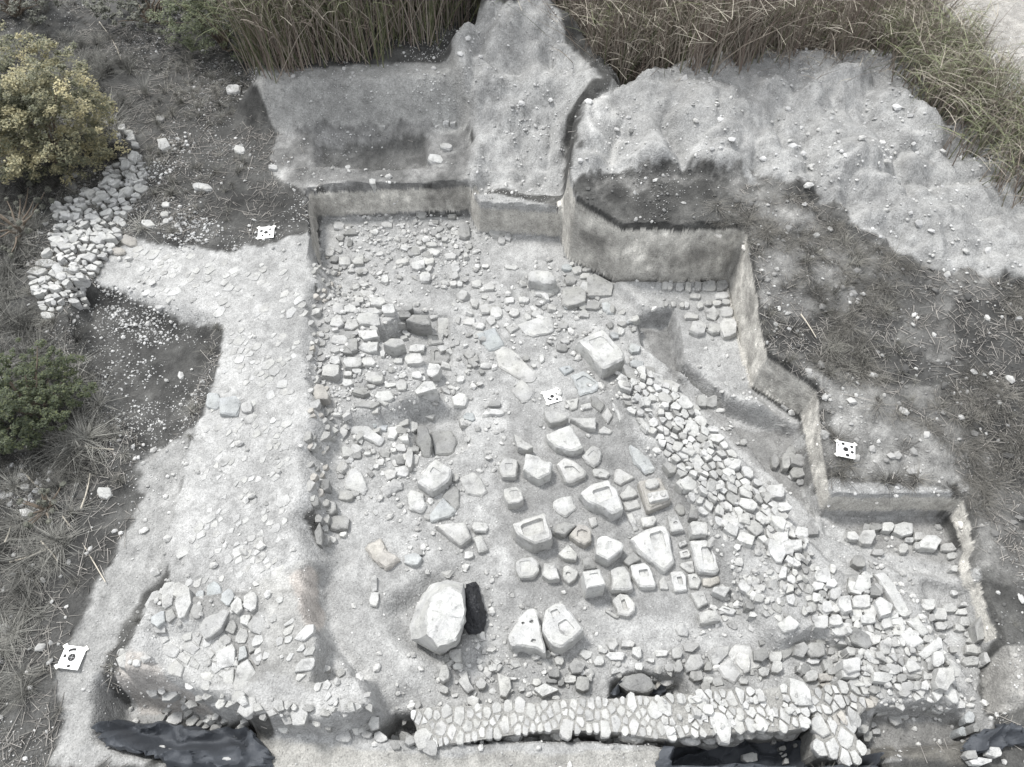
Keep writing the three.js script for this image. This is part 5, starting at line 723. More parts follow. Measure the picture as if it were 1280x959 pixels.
    ['l', .05, [-.22,4.57,-.27,4.61,-.35,4.6,-.36,4.57,-.33,4.55,-.24,4.55], 'small pale grey elongated broken stone between the trough rows and bottom wall'],
    ['l', .05, [.09,4.56,.11,4.58,.1,4.62,.02,4.62,0,4.6,.01,4.56], 'small pale grey elongated broken stone between the trough rows and bottom wall'],
    ['m', .12, [.83,4.91,.78,4.82,.87,4.71,1.02,4.78,.95,4.9], 'middling grey angular broken stone between the trough rows and bottom wall'],
    ['l', .05, [1.02,5,1.02,4.96,1.03,4.94,1.09,4.94,1.1,4.96,1.09,5,1.05,5.01], 'small pale grey broken stone between the trough rows and bottom wall'],
    ['w', .05, [.55,5.2,.58,5.19,.63,5.19,.65,5.22,.64,5.24,.6,5.24,.54,5.23], 'small white elongated broken stone between the trough rows and bottom wall'],
    ['w', .05, [-.68,4.78,-.68,4.82,-.72,4.85,-.8,4.84,-.82,4.79,-.79,4.76,-.73,4.75], 'small white broken stone between the trough rows and bottom wall'],
    ['w', .05, [.14,5.07,.17,5.08,.17,5.12,.11,5.14,.08,5.11,.1,5.07], 'small white broken stone between the trough rows and bottom wall'],
    ['w', .05, [.05,4.98,0,4.98,-.03,4.98,-.04,4.96,-.02,4.95,.01,4.95,.07,4.96,.08,4.96], 'small white elongated broken stone between the trough rows and bottom wall'],
    ['l', .1, [-.74,5.01,-.63,4.87,-.58,5.02,-.51,5.12,-.6,5.17,-.66,5.11], 'middling pale grey broken stone between the trough rows and bottom wall'],
    ['l', .1, [-.2,4.9,-.03,4.96,-.01,5.09,-.08,5.22,-.16,5.21], 'middling pale grey elongated broken stone between the trough rows and bottom wall'],
    ['w', .13, [.3,5.13,.44,5.04,.63,5.12,.41,5.22], 'middling white elongated broken stone between the trough rows and bottom wall'],
    ['w', .07, [1.36,4.61,1.54,4.62,1.58,4.64,1.54,4.72,1.38,4.72,1.3,4.66], 'middling white elongated broken stone between the trough rows and bottom wall'],
    ['w', .07, [1.28,4.76,1.23,4.79,1.15,4.79,1.13,4.75,1.18,4.67,1.26,4.68], 'small white broken stone between the trough rows and bottom wall'],
    ['w', .1, [1.69,4.56,1.8,4.55,1.8,4.69,1.75,4.71,1.67,4.65], 'small white angular broken stone between the trough rows and bottom wall'],
    ['w', .04, [1.72,4.85,1.7,4.83,1.7,4.78,1.72,4.75,1.79,4.75,1.81,4.76,1.81,4.81,1.79,4.85], 'small white rounded broken stone between the trough rows and bottom wall'],
    ['l', .06, [1.55,4.45,1.67,4.44,1.73,4.48,1.69,4.54,1.53,4.54], 'small pale grey elongated broken stone between the trough rows and bottom wall'],
    ['w', .06, [2.16,4.59,2.18,4.61,2.15,4.66,2.01,4.67,2,4.64,2.01,4.59], 'small white elongated broken stone between the trough rows and bottom wall'],
    ['m', .06, [2.22,4.87,2.14,4.88,2.1,4.83,2.11,4.79,2.18,4.76,2.25,4.79], 'small grey broken stone between the trough rows and bottom wall'],
    ['m', .09, [2.24,4.88,2.22,4.82,2.27,4.75,2.34,4.75,2.36,4.84,2.31,4.89], 'small grey broken stone between the trough rows and bottom wall'],
    ['g', -.25, [2.25,4.99,2.23,4.96,2.23,4.86,2.27,4.81,2.38,4.81,2.43,4.84,2.43,4.93,2.4,4.97], 'middling dark grey rounded broken stone between the trough rows and bottom wall'],
    ['b', -.24, [2.14,4.85,2.17,4.89,2.14,5.06,2.08,5.07,2.02,5.02,2.03,4.9], 'middling brownish broken stone between the trough rows and bottom wall'],
    ['w', -.2, [2.03,4.93,1.94,4.93,1.92,4.86,1.95,4.77,2.04,4.75,2.08,4.77,2.1,4.86], 'middling white broken stone between the trough rows and bottom wall'],
    ['m', .11, [2.45,4.88,2.5,4.84,2.58,4.85,2.61,4.89,2.61,4.98,2.55,5,2.48,5.01,2.43,4.97], 'middling grey rounded broken stone between the trough rows and bottom wall'],
    ['w', .06, [2.76,5.01,2.72,5.03,2.63,5.02,2.6,4.99,2.62,4.96,2.68,4.94,2.75,4.95,2.77,4.97], 'small white elongated broken stone between the trough rows and bottom wall'],
    ['m', .1, [2.61,5.01,2.7,5.03,2.69,5.1,2.66,5.15,2.57,5.15,2.56,5.07], 'small grey broken stone between the trough rows and bottom wall'],
    ['m', .06, [2.98,5.12,2.9,5.15,2.69,5.14,2.69,5.08,2.77,5.06,2.95,5.07], 'small grey elongated broken stone between the trough rows and bottom wall'],
    ['w', -.21, [1.53,4.98,1.47,4.89,1.5,4.84,1.58,4.85,1.58,4.95], 'small white angular broken stone between the trough rows and bottom wall'],
    ['m', -.33, [2.22,4.9,2.28,4.91,2.3,4.95,2.28,5,2.25,5.01,2.19,5.01,2.18,4.96,2.19,4.92], 'small grey rounded broken stone between the trough rows and bottom wall'],
    ['l', -.34, [2.37,5.08,2.28,5.08,2.26,5.06,2.3,4.99,2.38,4.99,2.4,5.05], 'small pale grey broken stone between the trough rows and bottom wall'],
    ['l', .09, [2.23,4.58,2.29,4.55,2.35,4.56,2.38,4.63,2.34,4.7,2.25,4.71,2.22,4.68], 'small pale grey broken stone between the trough rows and bottom wall'],
    ['m', .07, [2.42,4.6,2.4,4.51,2.45,4.48,2.61,4.5,2.62,4.53,2.52,4.61], 'small grey elongated broken stone between the trough rows and bottom wall'],
    ['m', .09, [2.73,4.87,2.65,4.87,2.64,4.84,2.69,4.75,2.75,4.75,2.76,4.84], 'small grey broken stone between the trough rows and bottom wall'],
    ['l', .05, [3.22,4.97,3.23,5,3.21,5.04,3.12,5.04,3.1,5,3.12,4.97], 'small pale grey elongated broken stone between the trough rows and bottom wall'],
    ['m', .08, [2.78,4.96,2.86,4.96,2.88,5.02,2.87,5.06,2.77,5.08,2.74,5.05,2.73,5], 'small grey broken stone between the trough rows and bottom wall'],
    ['w', .05, [1.97,4.75,1.94,4.76,1.87,4.73,1.89,4.7,1.98,4.7], 'small white elongated broken stone between the trough rows and bottom wall'],
    ['w', .05, [1.32,4.62,1.26,4.62,1.22,4.61,1.23,4.56,1.27,4.56,1.34,4.58], 'small white broken stone between the trough rows and bottom wall'],
    ['l', .13, [2.38,4.81,2.47,4.66,2.61,4.66,2.63,4.79,2.55,4.87,2.41,4.89], 'middling pale grey broken stone between the trough rows and bottom wall'],
    ['l', .03, [2.74,4.64,2.88,4.54,3.05,4.53,3.02,4.63,2.84,4.79,2.77,4.78], 'middling pale grey elongated broken stone between the trough rows and bottom wall'],
  ] },
  { n: 'collapsed_wall', l: 'collapsed eastern wall of angular white stones and slabs', g: 'stones of the collapsed eastern wall', c: 'wall', part: true, s: [
    ['w', .4, [4.39,3.54,4.53,3.52,4.57,3.54,4.56,3.69,4.48,3.73,4.36,3.71,4.34,3.64]],
    ['w', .36, [4.32,3.83,4.29,3.75,4.34,3.7,4.44,3.72,4.46,3.75,4.41,3.82]],
    ['g', .35, [4.45,3.92,4.41,3.94,4.35,3.92,4.34,3.9,4.37,3.84,4.41,3.83,4.46,3.84,4.47,3.88]],
    ['w', .39, [4.51,3.85,4.57,3.79,4.66,3.81,4.66,3.88,4.62,3.95,4.54,3.98,4.5,3.95]],
    ['w', .37, [4.35,3.99,4.26,4.01,4.24,3.97,4.28,3.87,4.37,3.89]],
    ['w', .39, [4.37,4.17,4.33,4.14,4.38,4,4.48,4,4.5,4.14]],
    ['w', .44, [4.73,4.15,4.62,4.18,4.55,4.07,4.6,3.95,4.75,3.93]],
    ['w', .43, [4.95,3.63,5.1,3.67,5.08,3.82,4.93,3.9,4.84,3.83]],
    ['g', .4, [5.07,3.81,5.15,3.76,5.24,3.86,5.21,3.93,5.06,3.93]],
    ['l', .41, [4.95,4.1,4.78,4.09,4.78,3.99,4.83,3.93,5.01,3.91,5.04,3.93,5.01,4.08]],
    ['w', .46, [5.3,4.08,5.24,4.21,5.09,4.25,5.08,4.03,5.18,3.95]],
    ['l', .34, [4.9,4.07,5,4.08,5,4.13,4.88,4.15,4.86,4.12]],
    ['l', .34, [4.76,4.18,4.77,4.12,4.87,4.12,4.87,4.16,4.78,4.2]],
    ['w', .36, [4.22,4.21,4.36,4.18,4.4,4.21,4.37,4.35,4.31,4.38,4.19,4.36]],
    ['w', .39, [4.58,4.23,4.57,4.31,4.53,4.34,4.43,4.34,4.4,4.32,4.42,4.23,4.46,4.2,4.54,4.19]],
    ['w', .33, [4.57,4.28,4.66,4.3,4.66,4.36,4.59,4.46,4.49,4.46,4.46,4.43,4.48,4.32]],
    ['w', .2, [4.57,4.41,4.71,4.4,4.75,4.42,4.7,4.55,4.65,4.56,4.53,4.53]],
    ['l', .29, [4.61,4.6,4.71,4.62,4.68,4.72,4.6,4.73,4.57,4.64]],
    ['w', .44, [4.45,4.99,4.41,4.92,4.44,4.82,4.64,4.78,4.67,4.81,4.63,4.96]],
    ['w', .37, [4.97,4.31,4.86,4.3,4.86,4.21,4.94,4.18,5.05,4.2,5.04,4.29]],
    ['m', .08, [4.26,4.47,4.31,4.42,4.43,4.42,4.42,4.5,4.29,4.54]],
    ['m', .13, [4.45,4.38,4.51,4.39,4.52,4.43,4.5,4.47,4.41,4.48,4.39,4.48,4.38,4.41,4.38,4.39]],
    ['m', .13, [3.91,4.66,3.95,4.54,4.07,4.5,4.13,4.58,4.03,4.7]],
    ['m', .13, [4.18,4.49,4.34,4.5,4.36,4.54,4.32,4.67,4.24,4.7,4.15,4.7,4.09,4.63,4.13,4.53]],
    ['w', .05, [4.09,4.74,4.13,4.69,4.23,4.69,4.28,4.72,4.25,4.76,4.15,4.77]],
    ['g', .11, [4.05,4.91,4,4.93,3.91,4.89,3.92,4.81,3.97,4.78,4.08,4.78,4.1,4.85]],
    ['l', .09, [4.04,4.87,4.13,4.86,4.21,4.89,4.14,4.97,4.03,4.96,4.02,4.92]],
    ['m', .1, [4.31,4.72,4.42,4.72,4.42,4.81,4.4,4.86,4.3,4.87,4.29,4.77]],
    ['m', .06, [4.5,4.61,4.49,4.63,4.47,4.65,4.41,4.64,4.41,4.62,4.43,4.56,4.47,4.55,4.5,4.56]],
    ['g', .13, [3.53,4.56,3.56,4.68,3.45,4.76,3.34,4.74,3.36,4.61]],
    ['l', .35, [3.55,3.76,3.61,3.78,3.58,3.85,3.5,3.85,3.44,3.83,3.45,3.77]],
    ['l', .37, [3.56,3.89,3.55,3.99,3.51,4.01,3.42,4,3.44,3.9,3.49,3.87]],
    ['g', .26, [3.36,3.97,3.44,3.97,3.46,4.01,3.42,4.07,3.37,4.07,3.32,4.05,3.33,3.99]],
    ['w', .2, [3.38,4.08,3.47,4.07,3.48,4.15,3.43,4.17,3.35,4.16]],
    ['w', .38, [3.93,3.65,3.84,3.67,3.82,3.64,3.9,3.49,3.96,3.51]],
    ['l', .38, [5,4.47,5.06,4.49,5.02,4.58,4.94,4.6,4.91,4.55,4.94,4.49]],
    ['l', .42, [5.02,4.57,5.11,4.54,5.16,4.59,5.09,4.73,5.01,4.74,4.98,4.69]],
    ['w', .39, [5.24,4.36,5.13,4.39,5.11,4.33,5.15,4.24,5.24,4.23,5.26,4.27]],
    ['l', .37, [5.36,4.13,5.36,4.17,5.27,4.24,5.21,4.24,5.19,4.2,5.28,4.11]],
    ['w', .36, [5.09,3.67,5.03,3.65,5.04,3.59,5.09,3.55,5.2,3.57,5.18,3.64]],
    ['l', .3, [4.58,4.7,4.6,4.66,4.61,4.65,4.68,4.65,4.68,4.66,4.68,4.69,4.65,4.71,4.61,4.71]],
    ['l', .36, [4.91,4.71,4.92,4.73,4.91,4.77,4.84,4.79,4.77,4.78,4.77,4.75,4.78,4.72,4.83,4.7]],
    ['m', .35, [4.76,4.76,4.72,4.79,4.65,4.78,4.66,4.74,4.7,4.72,4.75,4.72]],
    ['w', .36, [4.97,4.79,4.94,4.85,4.87,4.86,4.83,4.83,4.87,4.77,4.92,4.76]],
    ['l', .36, [4.78,4.86,4.8,4.87,4.81,4.92,4.79,4.95,4.72,4.95,4.68,4.92,4.7,4.89]],
    ['m', .34, [4.48,3.68,4.47,3.65,4.52,3.6,4.59,3.61,4.59,3.65,4.53,3.69]],
    ['w', .34, [4.59,3.79,4.54,3.81,4.5,3.81,4.51,3.74,4.59,3.74]],
    ['l', .34, [4.62,4.18,4.65,4.16,4.71,4.17,4.71,4.21,4.71,4.23,4.64,4.24,4.61,4.24,4.6,4.22]],
    ['l', .34, [4.84,4.26,4.74,4.28,4.73,4.25,4.76,4.2,4.85,4.22]],
    ['l', .1, [3.59,4.75,3.56,4.69,3.6,4.62,3.75,4.62,3.74,4.7,3.7,4.76]],
    ['l', .11, [3.64,4.91,3.57,4.89,3.57,4.84,3.61,4.75,3.69,4.75,3.72,4.78,3.71,4.86]],
    ['l', .08, [3.4,4.92,3.39,4.86,3.44,4.82,3.48,4.82,3.55,4.84,3.54,4.88,3.51,4.93,3.43,4.94]],
    ['g', .05, [3.58,4.46,3.56,4.5,3.48,4.52,3.47,4.45,3.53,4.44]],
    ['w', .44, [5.77,4.87,5.69,4.91,5.64,4.9,5.63,4.87,5.68,4.73,5.73,4.71,5.8,4.71,5.8,4.8]],
    ['l', .4, [5.9,4.96,5.81,5.05,5.67,5.04,5.68,4.94,5.73,4.91,5.9,4.91]],
    ['m', .36, [5.75,4.54,5.7,4.57,5.66,4.56,5.63,4.54,5.65,4.5,5.68,4.47,5.75,4.47,5.77,4.49]],
    ['w', .08, [5.91,3.98,5.93,3.92,5.95,3.87,6.08,3.86,6.12,3.87,6.12,3.94,6.07,4.01,5.97,4.02]],
    ['w', -.04, [6.11,4.01,6.18,3.94,6.31,3.96,6.3,4.07,6.26,4.13,6.1,4.12]],
    ['w', -.08, [6.17,4.13,6.27,4.15,6.28,4.2,6.21,4.26,6.12,4.25,6.1,4.17]],
    ['w', -.07, [6.47,3.87,6.51,3.89,6.5,3.97,6.45,4,6.3,4.01,6.28,3.96,6.32,3.89]],
    ['w', -.09, [6.59,4.04,6.46,4.02,6.49,3.96,6.63,3.94,6.64,4.02]],
    ['w', -.07, [6.62,4.07,6.64,4.11,6.6,4.2,6.5,4.21,6.46,4.18,6.48,4.11,6.53,4.07]],
    ['l', -.08, [6.51,4.27,6.43,4.28,6.37,4.26,6.4,4.18,6.42,4.17,6.53,4.17]],
    ['l', -.09, [6.71,4.28,6.71,4.34,6.65,4.36,6.53,4.37,6.48,4.34,6.5,4.29,6.56,4.27,6.68,4.26]],
    ['l', -.09, [6.67,4.44,6.55,4.46,6.48,4.43,6.53,4.37,6.62,4.36,6.7,4.39]],
    ['l', -.05, [6.4,4.59,6.43,4.49,6.59,4.46,6.7,4.49,6.69,4.56,6.57,4.61]],
    ['m', .12, [6.55,4.26,6.67,4.13,6.74,4.22,6.62,4.45,6.54,4.46]],
    ['l', .06, [6.67,4.66,6.64,4.74,6.57,4.77,6.55,4.74,6.57,4.66,6.6,4.61,6.68,4.62]],
    ['l', -.07, [6.37,4.65,6.49,4.63,6.57,4.66,6.52,4.75,6.37,4.76,6.32,4.71]],
    ['m', -.06, [6.65,4.71,6.62,4.77,6.58,4.78,6.54,4.78,6.53,4.73,6.55,4.7,6.58,4.69,6.64,4.69]],
    ['m', .06, [6.12,4.6,6.14,4.54,6.21,4.53,6.25,4.54,6.24,4.58,6.21,4.62,6.13,4.62]],
    ['w', -.08, [6.49,3.73,6.51,3.65,6.55,3.61,6.6,3.62,6.61,3.68,6.57,3.74,6.51,3.76]],
    ['w', .03, [6.61,3.43,6.56,3.42,6.53,3.4,6.56,3.35,6.61,3.33,6.67,3.34,6.68,3.37,6.66,3.41]],
    ['w', -.04, [6.66,3.86,6.76,3.87,6.76,3.89,6.73,3.92,6.64,3.93,6.55,3.92,6.55,3.9,6.58,3.87]],
    ['w', .38, [5.23,4.37,5.13,4.38,5.11,4.35,5.15,4.25,5.22,4.24,5.26,4.28]],
    ['w', .36, [5.43,4.22,5.45,4.3,5.41,4.33,5.27,4.32,5.28,4.25,5.32,4.23]],
    ['w', .37, [5.38,4.23,5.25,4.25,5.21,4.2,5.23,4.16,5.3,4.13,5.4,4.16]],
    ['w', .35, [5.41,4.41,5.35,4.41,5.36,4.35,5.38,4.33,5.44,4.33,5.44,4.35,5.43,4.39]],
    ['l', -.08, [6.21,4.2,6.24,4.14,6.37,4.13,6.37,4.2,6.26,4.25]],
    ['w', -.08, [6.68,4.26,6.61,4.26,6.61,4.21,6.64,4.19,6.71,4.2]],
    ['m', .06, [6.05,4.16,5.98,4.19,5.95,4.17,5.99,4.08,6.05,4.07,6.06,4.1]],
    ['g', .04, [6.02,4.42,6.03,4.4,6.04,4.37,6.09,4.37,6.15,4.38,6.14,4.4,6.12,4.42,6.07,4.43]],
    ['m', .38, [5.57,4.92,5.59,4.85,5.61,4.83,5.66,4.82,5.67,4.86,5.65,4.91,5.63,4.93,5.58,4.94]],
    ['l', .36, [5.69,4.98,5.67,5.03,5.65,5.04,5.57,5.05,5.54,5.04,5.55,4.99,5.57,4.98,5.66,4.97]],
    ['g', .35, [5.62,4.63,5.59,4.67,5.52,4.67,5.51,4.63,5.6,4.62]],
    ['l', .4, [5.2,4.89,5.18,4.97,5.05,5,4.99,4.98,5.02,4.87,5.09,4.86]],
    ['w', .38, [4.82,4.97,4.99,4.94,5.08,4.96,5.07,5.03,5,5.05,4.82,5.04]],
    ['w', .42, [4.77,5.1,4.81,4.98,5.04,4.96,5.05,5.06,4.95,5.11]],
    ['w', .39, [5.18,4.95,5.16,4.98,5.09,5,5,4.99,5.01,4.94,5.03,4.89,5.09,4.87,5.18,4.88]],
    ['m', .39, [5.15,5.2,5.15,5.13,5.17,5.1,5.28,5.09,5.31,5.13,5.29,5.19,5.23,5.21]],
    ['l', .39, [5.33,5.09,5.39,5.08,5.4,5.17,5.35,5.2,5.29,5.19]],
    ['w', .4, [5.51,5.14,5.48,5.2,5.39,5.18,5.42,5.1,5.49,5.07]],
    ['m', .38, [5.23,5.25,5.16,5.28,5.1,5.27,5.08,5.23,5.12,5.18,5.2,5.17,5.25,5.18,5.25,5.23]],
    ['w', .13, [5.28,5.34,5.31,5.26,5.42,5.24,5.44,5.27,5.41,5.35,5.32,5.36]],
    ['l', -.12, [5.3,5.45,5.22,5.44,5.21,5.41,5.24,5.37,5.32,5.36,5.36,5.36,5.38,5.4,5.36,5.44]],
    ['m', .06, [4.72,5.58,4.7,5.63,4.65,5.67,4.56,5.65,4.58,5.58,4.65,5.55]],
    ['m', -.13, [4.8,5.55,4.8,5.51,4.81,5.49,4.9,5.49,4.92,5.53,4.86,5.56]],
    ['m', -.04, [4.72,5.75,4.66,5.74,4.66,5.65,4.69,5.62,4.79,5.62,4.78,5.69]],
    ['m', -.12, [4.94,5.63,4.91,5.64,4.84,5.64,4.83,5.59,4.89,5.57,4.95,5.57]],
    ['b', .12, [4.21,5.02,4.18,4.98,4.19,4.92,4.33,4.91,4.4,4.94,4.35,5.01]],
    ['b', .08, [4.48,5.03,4.5,5.06,4.46,5.1,4.27,5.11,4.23,5.09,4.19,5.05,4.23,5.03,4.39,5.02]],
    ['g', .37, [5.21,4.98,5.26,5,5.25,5.05,5.21,5.08,5.15,5.09,5.13,5.07,5.13,5.02,5.16,4.99]],
    ['l', .31, [4.48,5.09,4.52,5.04,4.63,5.04,4.63,5.1,4.52,5.11]],
    ['w', .35, [4.57,5.1,4.63,5.09,4.68,5.11,4.68,5.13,4.63,5.14,4.56,5.14,4.54,5.12]],
    ['w', .35, [4.82,4.98,4.78,5.01,4.68,5,4.72,4.95,4.78,4.95]],
    ['l', .39, [4.64,5,4.57,5.04,4.41,5.03,4.41,4.94,4.52,4.91,4.62,4.91]],
    ['l', .29, [4.72,5.25,4.65,5.25,4.63,5.24,4.65,5.18,4.73,5.18,4.75,5.19]],
    ['m', .15, [4.31,4.93,4.33,4.85,4.42,4.84,4.45,4.85,4.43,4.93,4.35,4.94]],
    ['l', .1, [3.91,4.87,3.98,4.77,4.1,4.8,4.09,4.88,3.97,4.93]],
    ['l', .1, [4.03,5.01,4,4.95,4.03,4.89,4.14,4.87,4.19,4.89,4.19,4.96,4.14,5]],
    ['m', -.14, [5.19,5.43,5.16,5.45,5.12,5.44,5.09,5.43,5.11,5.38,5.12,5.37,5.19,5.38,5.2,5.39]],
    ['g', -.11, [5.42,5.33,5.54,5.33,5.55,5.37,5.49,5.43,5.38,5.41]],
    ['m', -.22, [4.86,5.88,4.72,5.89,4.71,5.83,4.74,5.8,4.86,5.8,4.9,5.82]],
    ['l', 0, [4.55,5.63,4.55,5.61,4.6,5.59,4.64,5.6,4.64,5.63,4.62,5.64]],
    ['w', .09, [5.65,5.2,5.75,5.15,5.86,5.2,5.81,5.38,5.71,5.42,5.61,5.38]],
    ['w', .17, [5.88,5.37,5.8,5.4,5.76,5.38,5.78,5.26,5.85,5.23,5.92,5.25]],
    ['w', .11, [5.9,5.18,5.95,5.16,6.04,5.17,6.02,5.24,5.97,5.26,5.89,5.25]],
    ['w', .09, [6.05,5.26,6.08,5.3,6.05,5.36,5.92,5.36,5.95,5.28]],
    ['u', .03, [6.05,5.53,6.03,5.48,6.06,5.43,6.12,5.38,6.18,5.4,6.19,5.45,6.16,5.51,6.12,5.53]],
    ['u', .05, [6.02,5.6,6.02,5.66,5.98,5.69,5.91,5.69,5.89,5.67,5.89,5.65,5.93,5.59,5.97,5.58]],
    ['g', .27, [6.08,5.58,6.07,5.64,6.04,5.68,5.99,5.68,5.99,5.61,6.04,5.57]],
    ['l', .51, [5.55,5.12,5.63,4.95,5.84,4.94,5.82,5.1,5.69,5.22,5.57,5.2]],
    ['w', 0, [5.64,5.32,5.72,5.34,5.67,5.39,5.6,5.38,5.59,5.35]],
  ] },
  { n: 'rubble_stone', l: 'grey stone lying in the deep eastern trench', g: 'stones in the eastern trench', c: 'stone', s: [
    ['m', -.07, [4.84,.67,4.83,.74,4.74,.81,4.59,.82,4.49,.77,4.52,.68,4.62,.6,4.75,.6], 'middling grey rounded stone lying in the deep eastern trench'],
    ['m', .05, [4.63,.43,4.77,.44,4.75,.55,4.67,.57,4.59,.49], 'small grey angular stone lying in the deep eastern trench'],
    ['m', -.13, [4.9,1.5,4.75,1.56,4.61,1.52,4.61,1.4,4.72,1.33,4.9,1.34], 'middling grey stone lying in the deep eastern trench'],
    ['m', -.15, [4.72,1.29,4.66,1.47,4.53,1.46,4.56,1.28,4.63,1.18,4.7,1.2], 'middling grey elongated stone lying in the deep eastern trench'],
    ['m', -.17, [4.59,1.75,4.57,1.63,4.67,1.53,4.84,1.56,4.8,1.72,4.7,1.76], 'middling grey stone lying in the deep eastern trench'],
    ['m', -.14, [4.54,1.29,4.61,1.32,4.58,1.54,4.53,1.61,4.45,1.6,4.48,1.39], 'middling grey elongated stone lying in the deep eastern trench'],
    ['m', -.17, [4.41,1.33,4.43,1.4,4.42,1.49,4.35,1.57,4.3,1.56,4.29,1.51,4.32,1.37,4.38,1.31], 'middling grey elongated stone lying in the deep eastern trench'],
    ['m', -.22, [4.68,1.86,4.65,1.82,4.67,1.76,4.75,1.75,4.78,1.78,4.76,1.85], 'small grey stone lying in the deep eastern trench'],
    ['m', .09, [3.3,.51,3.17,.52,3.15,.48,3.18,.32,3.3,.28,3.33,.42], 'middling grey stone lying in the deep eastern trench'],
    ['m', .08, [3.31,.36,3.47,.3,3.51,.33,3.49,.51,3.42,.53,3.29,.48], 'middling grey stone lying in the deep eastern trench'],
    ['l', .03, [3.61,.6,3.51,.61,3.46,.6,3.47,.55,3.52,.53,3.62,.55], 'small pale grey elongated stone lying in the deep eastern trench'],
    ['m', .05, [3.88,1.23,3.83,1.26,3.76,1.25,3.78,1.16,3.87,1.15], 'small grey angular stone lying in the deep eastern trench'],
  ] },
  { n: 'rubble_stone', l: 'pale stone in the curved line across the south east room', g: 'stones across the south east room', c: 'stone', s: [
    ['w', -.02, [5.14,2.86,5.19,2.76,5.3,2.75,5.34,2.86,5.29,2.91,5.16,2.9], 'middling white stone in the curved line across the south east room'],
    ['l', .01, [5.39,2.76,5.57,2.76,5.58,2.85,5.48,2.98,5.35,2.97,5.29,2.89], 'middling pale grey stone in the curved line across the south east room'],
    ['g', -.03, [5.53,2.72,5.57,2.61,5.62,2.6,5.76,2.64,5.73,2.71,5.58,2.75], 'middling dark grey stone in the curved line across the south east room'],
    ['w', -.02, [5.86,2.76,5.82,2.77,5.72,2.74,5.74,2.66,5.78,2.6,5.88,2.6,5.91,2.61,5.93,2.67], 'middling white rounded stone in the curved line across the south east room'],
    ['w', 0, [6.16,2.81,6,2.84,5.89,2.77,5.94,2.65,6.07,2.62,6.19,2.66], 'middling white stone in the curved line across the south east room'],
    ['w', .03, [6.43,3.08,6.2,3.05,6.19,2.97,6.35,2.84,6.49,2.85,6.56,2.93], 'large white elongated stone in the curved line across the south east room'],
    ['l', -.04, [6.32,2.89,6.21,2.9,6.18,2.88,6.21,2.8,6.23,2.77,6.36,2.76,6.38,2.79,6.36,2.88], 'small pale grey rounded stone in the curved line across the south east room'],
    ['l', -.03, [6.73,2.95,6.76,3.06,6.69,3.09,6.55,3.07,6.55,2.98,6.62,2.95], 'middling pale grey stone in the curved line across the south east room'],
    ['m', -.06, [5.67,3.1,5.63,3.13,5.51,3.13,5.47,3.11,5.52,3.04,5.58,3.04,5.65,3.04], 'small grey elongated stone in the curved line across the south east room'],
    ['m', .12, [5.26,3.26,5.24,3.37,5.21,3.39,5.12,3.39,5.06,3.34,5.09,3.26,5.15,3.2,5.24,3.2], 'middling grey rounded stone in the curved line across the south east room'],
    ['w', -.05, [6.71,3.19,6.62,3.2,6.6,3.17,6.62,3.11,6.72,3.09,6.76,3.11,6.75,3.17], 'small white elongated stone in the curved line across the south east room'],
    ['m', -.04, [5.41,2.74,5.48,2.63,5.58,2.64,5.58,2.73,5.46,2.77], 'small grey angular stone in the curved line across the south east room'],
    ['w', -.06, [6.18,2.85,6.17,2.91,6.14,2.93,6.04,2.92,6.07,2.85], 'small white angular stone in the curved line across the south east room'],
    ['l', -.04, [6.24,2.93,6.22,3.02,6.18,3.05,6.14,3.03,6.16,2.96,6.18,2.93], 'small pale grey stone in the curved line across the south east room'],
    ['l', -.03, [5.96,2.96,6.01,2.96,6.04,2.98,6.03,3.05,5.98,3.1,5.91,3.1,5.89,3.07,5.91,2.99], 'small pale grey rounded stone in the curved line across the south east room'],
    ['g', .22, [5.25,3.54,5.18,3.56,5.12,3.55,5.11,3.51,5.14,3.5,5.23,3.49,5.26,3.5], 'small dark grey elongated stone in the curved line across the south east room'],
    ['m', .07, [5.57,3.46,5.52,3.51,5.35,3.5,5.34,3.47,5.52,3.45], 'small grey elongated stone in the curved line across the south east room'],
    ['w', .37, [4.2,2.46,4.26,2.54,4.22,2.59,4.07,2.62,4.01,2.57,4.06,2.46], 'middling white stone in the curved line across the south east room'],
    ['w', .13, [4.28,2.03,4.32,2.1,4.27,2.23,4.22,2.26,4.01,2.24,4,2.12,4.07,2.04], 'middling white stone in the curved line across the south east room'],
    ['w', .39, [3.82,2.76,3.85,2.67,3.93,2.65,4.04,2.68,4.01,2.78,3.86,2.79], 'middling white stone in the curved line across the south east room'],
    ['w', .38, [4.4,3,4.36,3.03,4.25,3.03,4.2,3,4.22,2.93,4.26,2.87,4.38,2.88,4.41,2.89], 'middling white rounded stone in the curved line across the south east room'],
    ['m', .09, [4.69,2.73,4.7,2.76,4.67,2.86,4.53,2.87,4.51,2.8,4.54,2.73], 'small grey stone in the curved line across the south east room'],
    ['w', .4, [4.25,3.21,4.16,3.24,3.99,3.23,3.98,3.15,4.04,3.09,4.26,3.1], 'middling white elongated stone in the curved line across the south east room'],
    ['l', .39, [3.96,3.28,3.95,3.22,4.03,3.15,4.11,3.16,4.14,3.23,4.1,3.29,4,3.31], 'small pale grey stone in the curved line across the south east room'],
  ] },
  { n: 'rubble_stone', l: 'flat grey stone bedded in the broad whitish wall', g: 'flat stones bedded in the whitish wall', c: 'stone', s: [
    ['u', .63, [-4.93,.63,-4.79,.64,-4.74,.74,-4.71,.89,-4.78,.93,-4.91,.9,-4.96,.84,-4.96,.66], 'middling bluish grey rounded flat stone bedded in the broad whitish wall'],
    ['u', .64, [-4.41,.78,-4.41,1.05,-4.66,1.05,-4.75,.74,-4.51,.66], 'large bluish grey angular flat stone bedded in the broad whitish wall'],
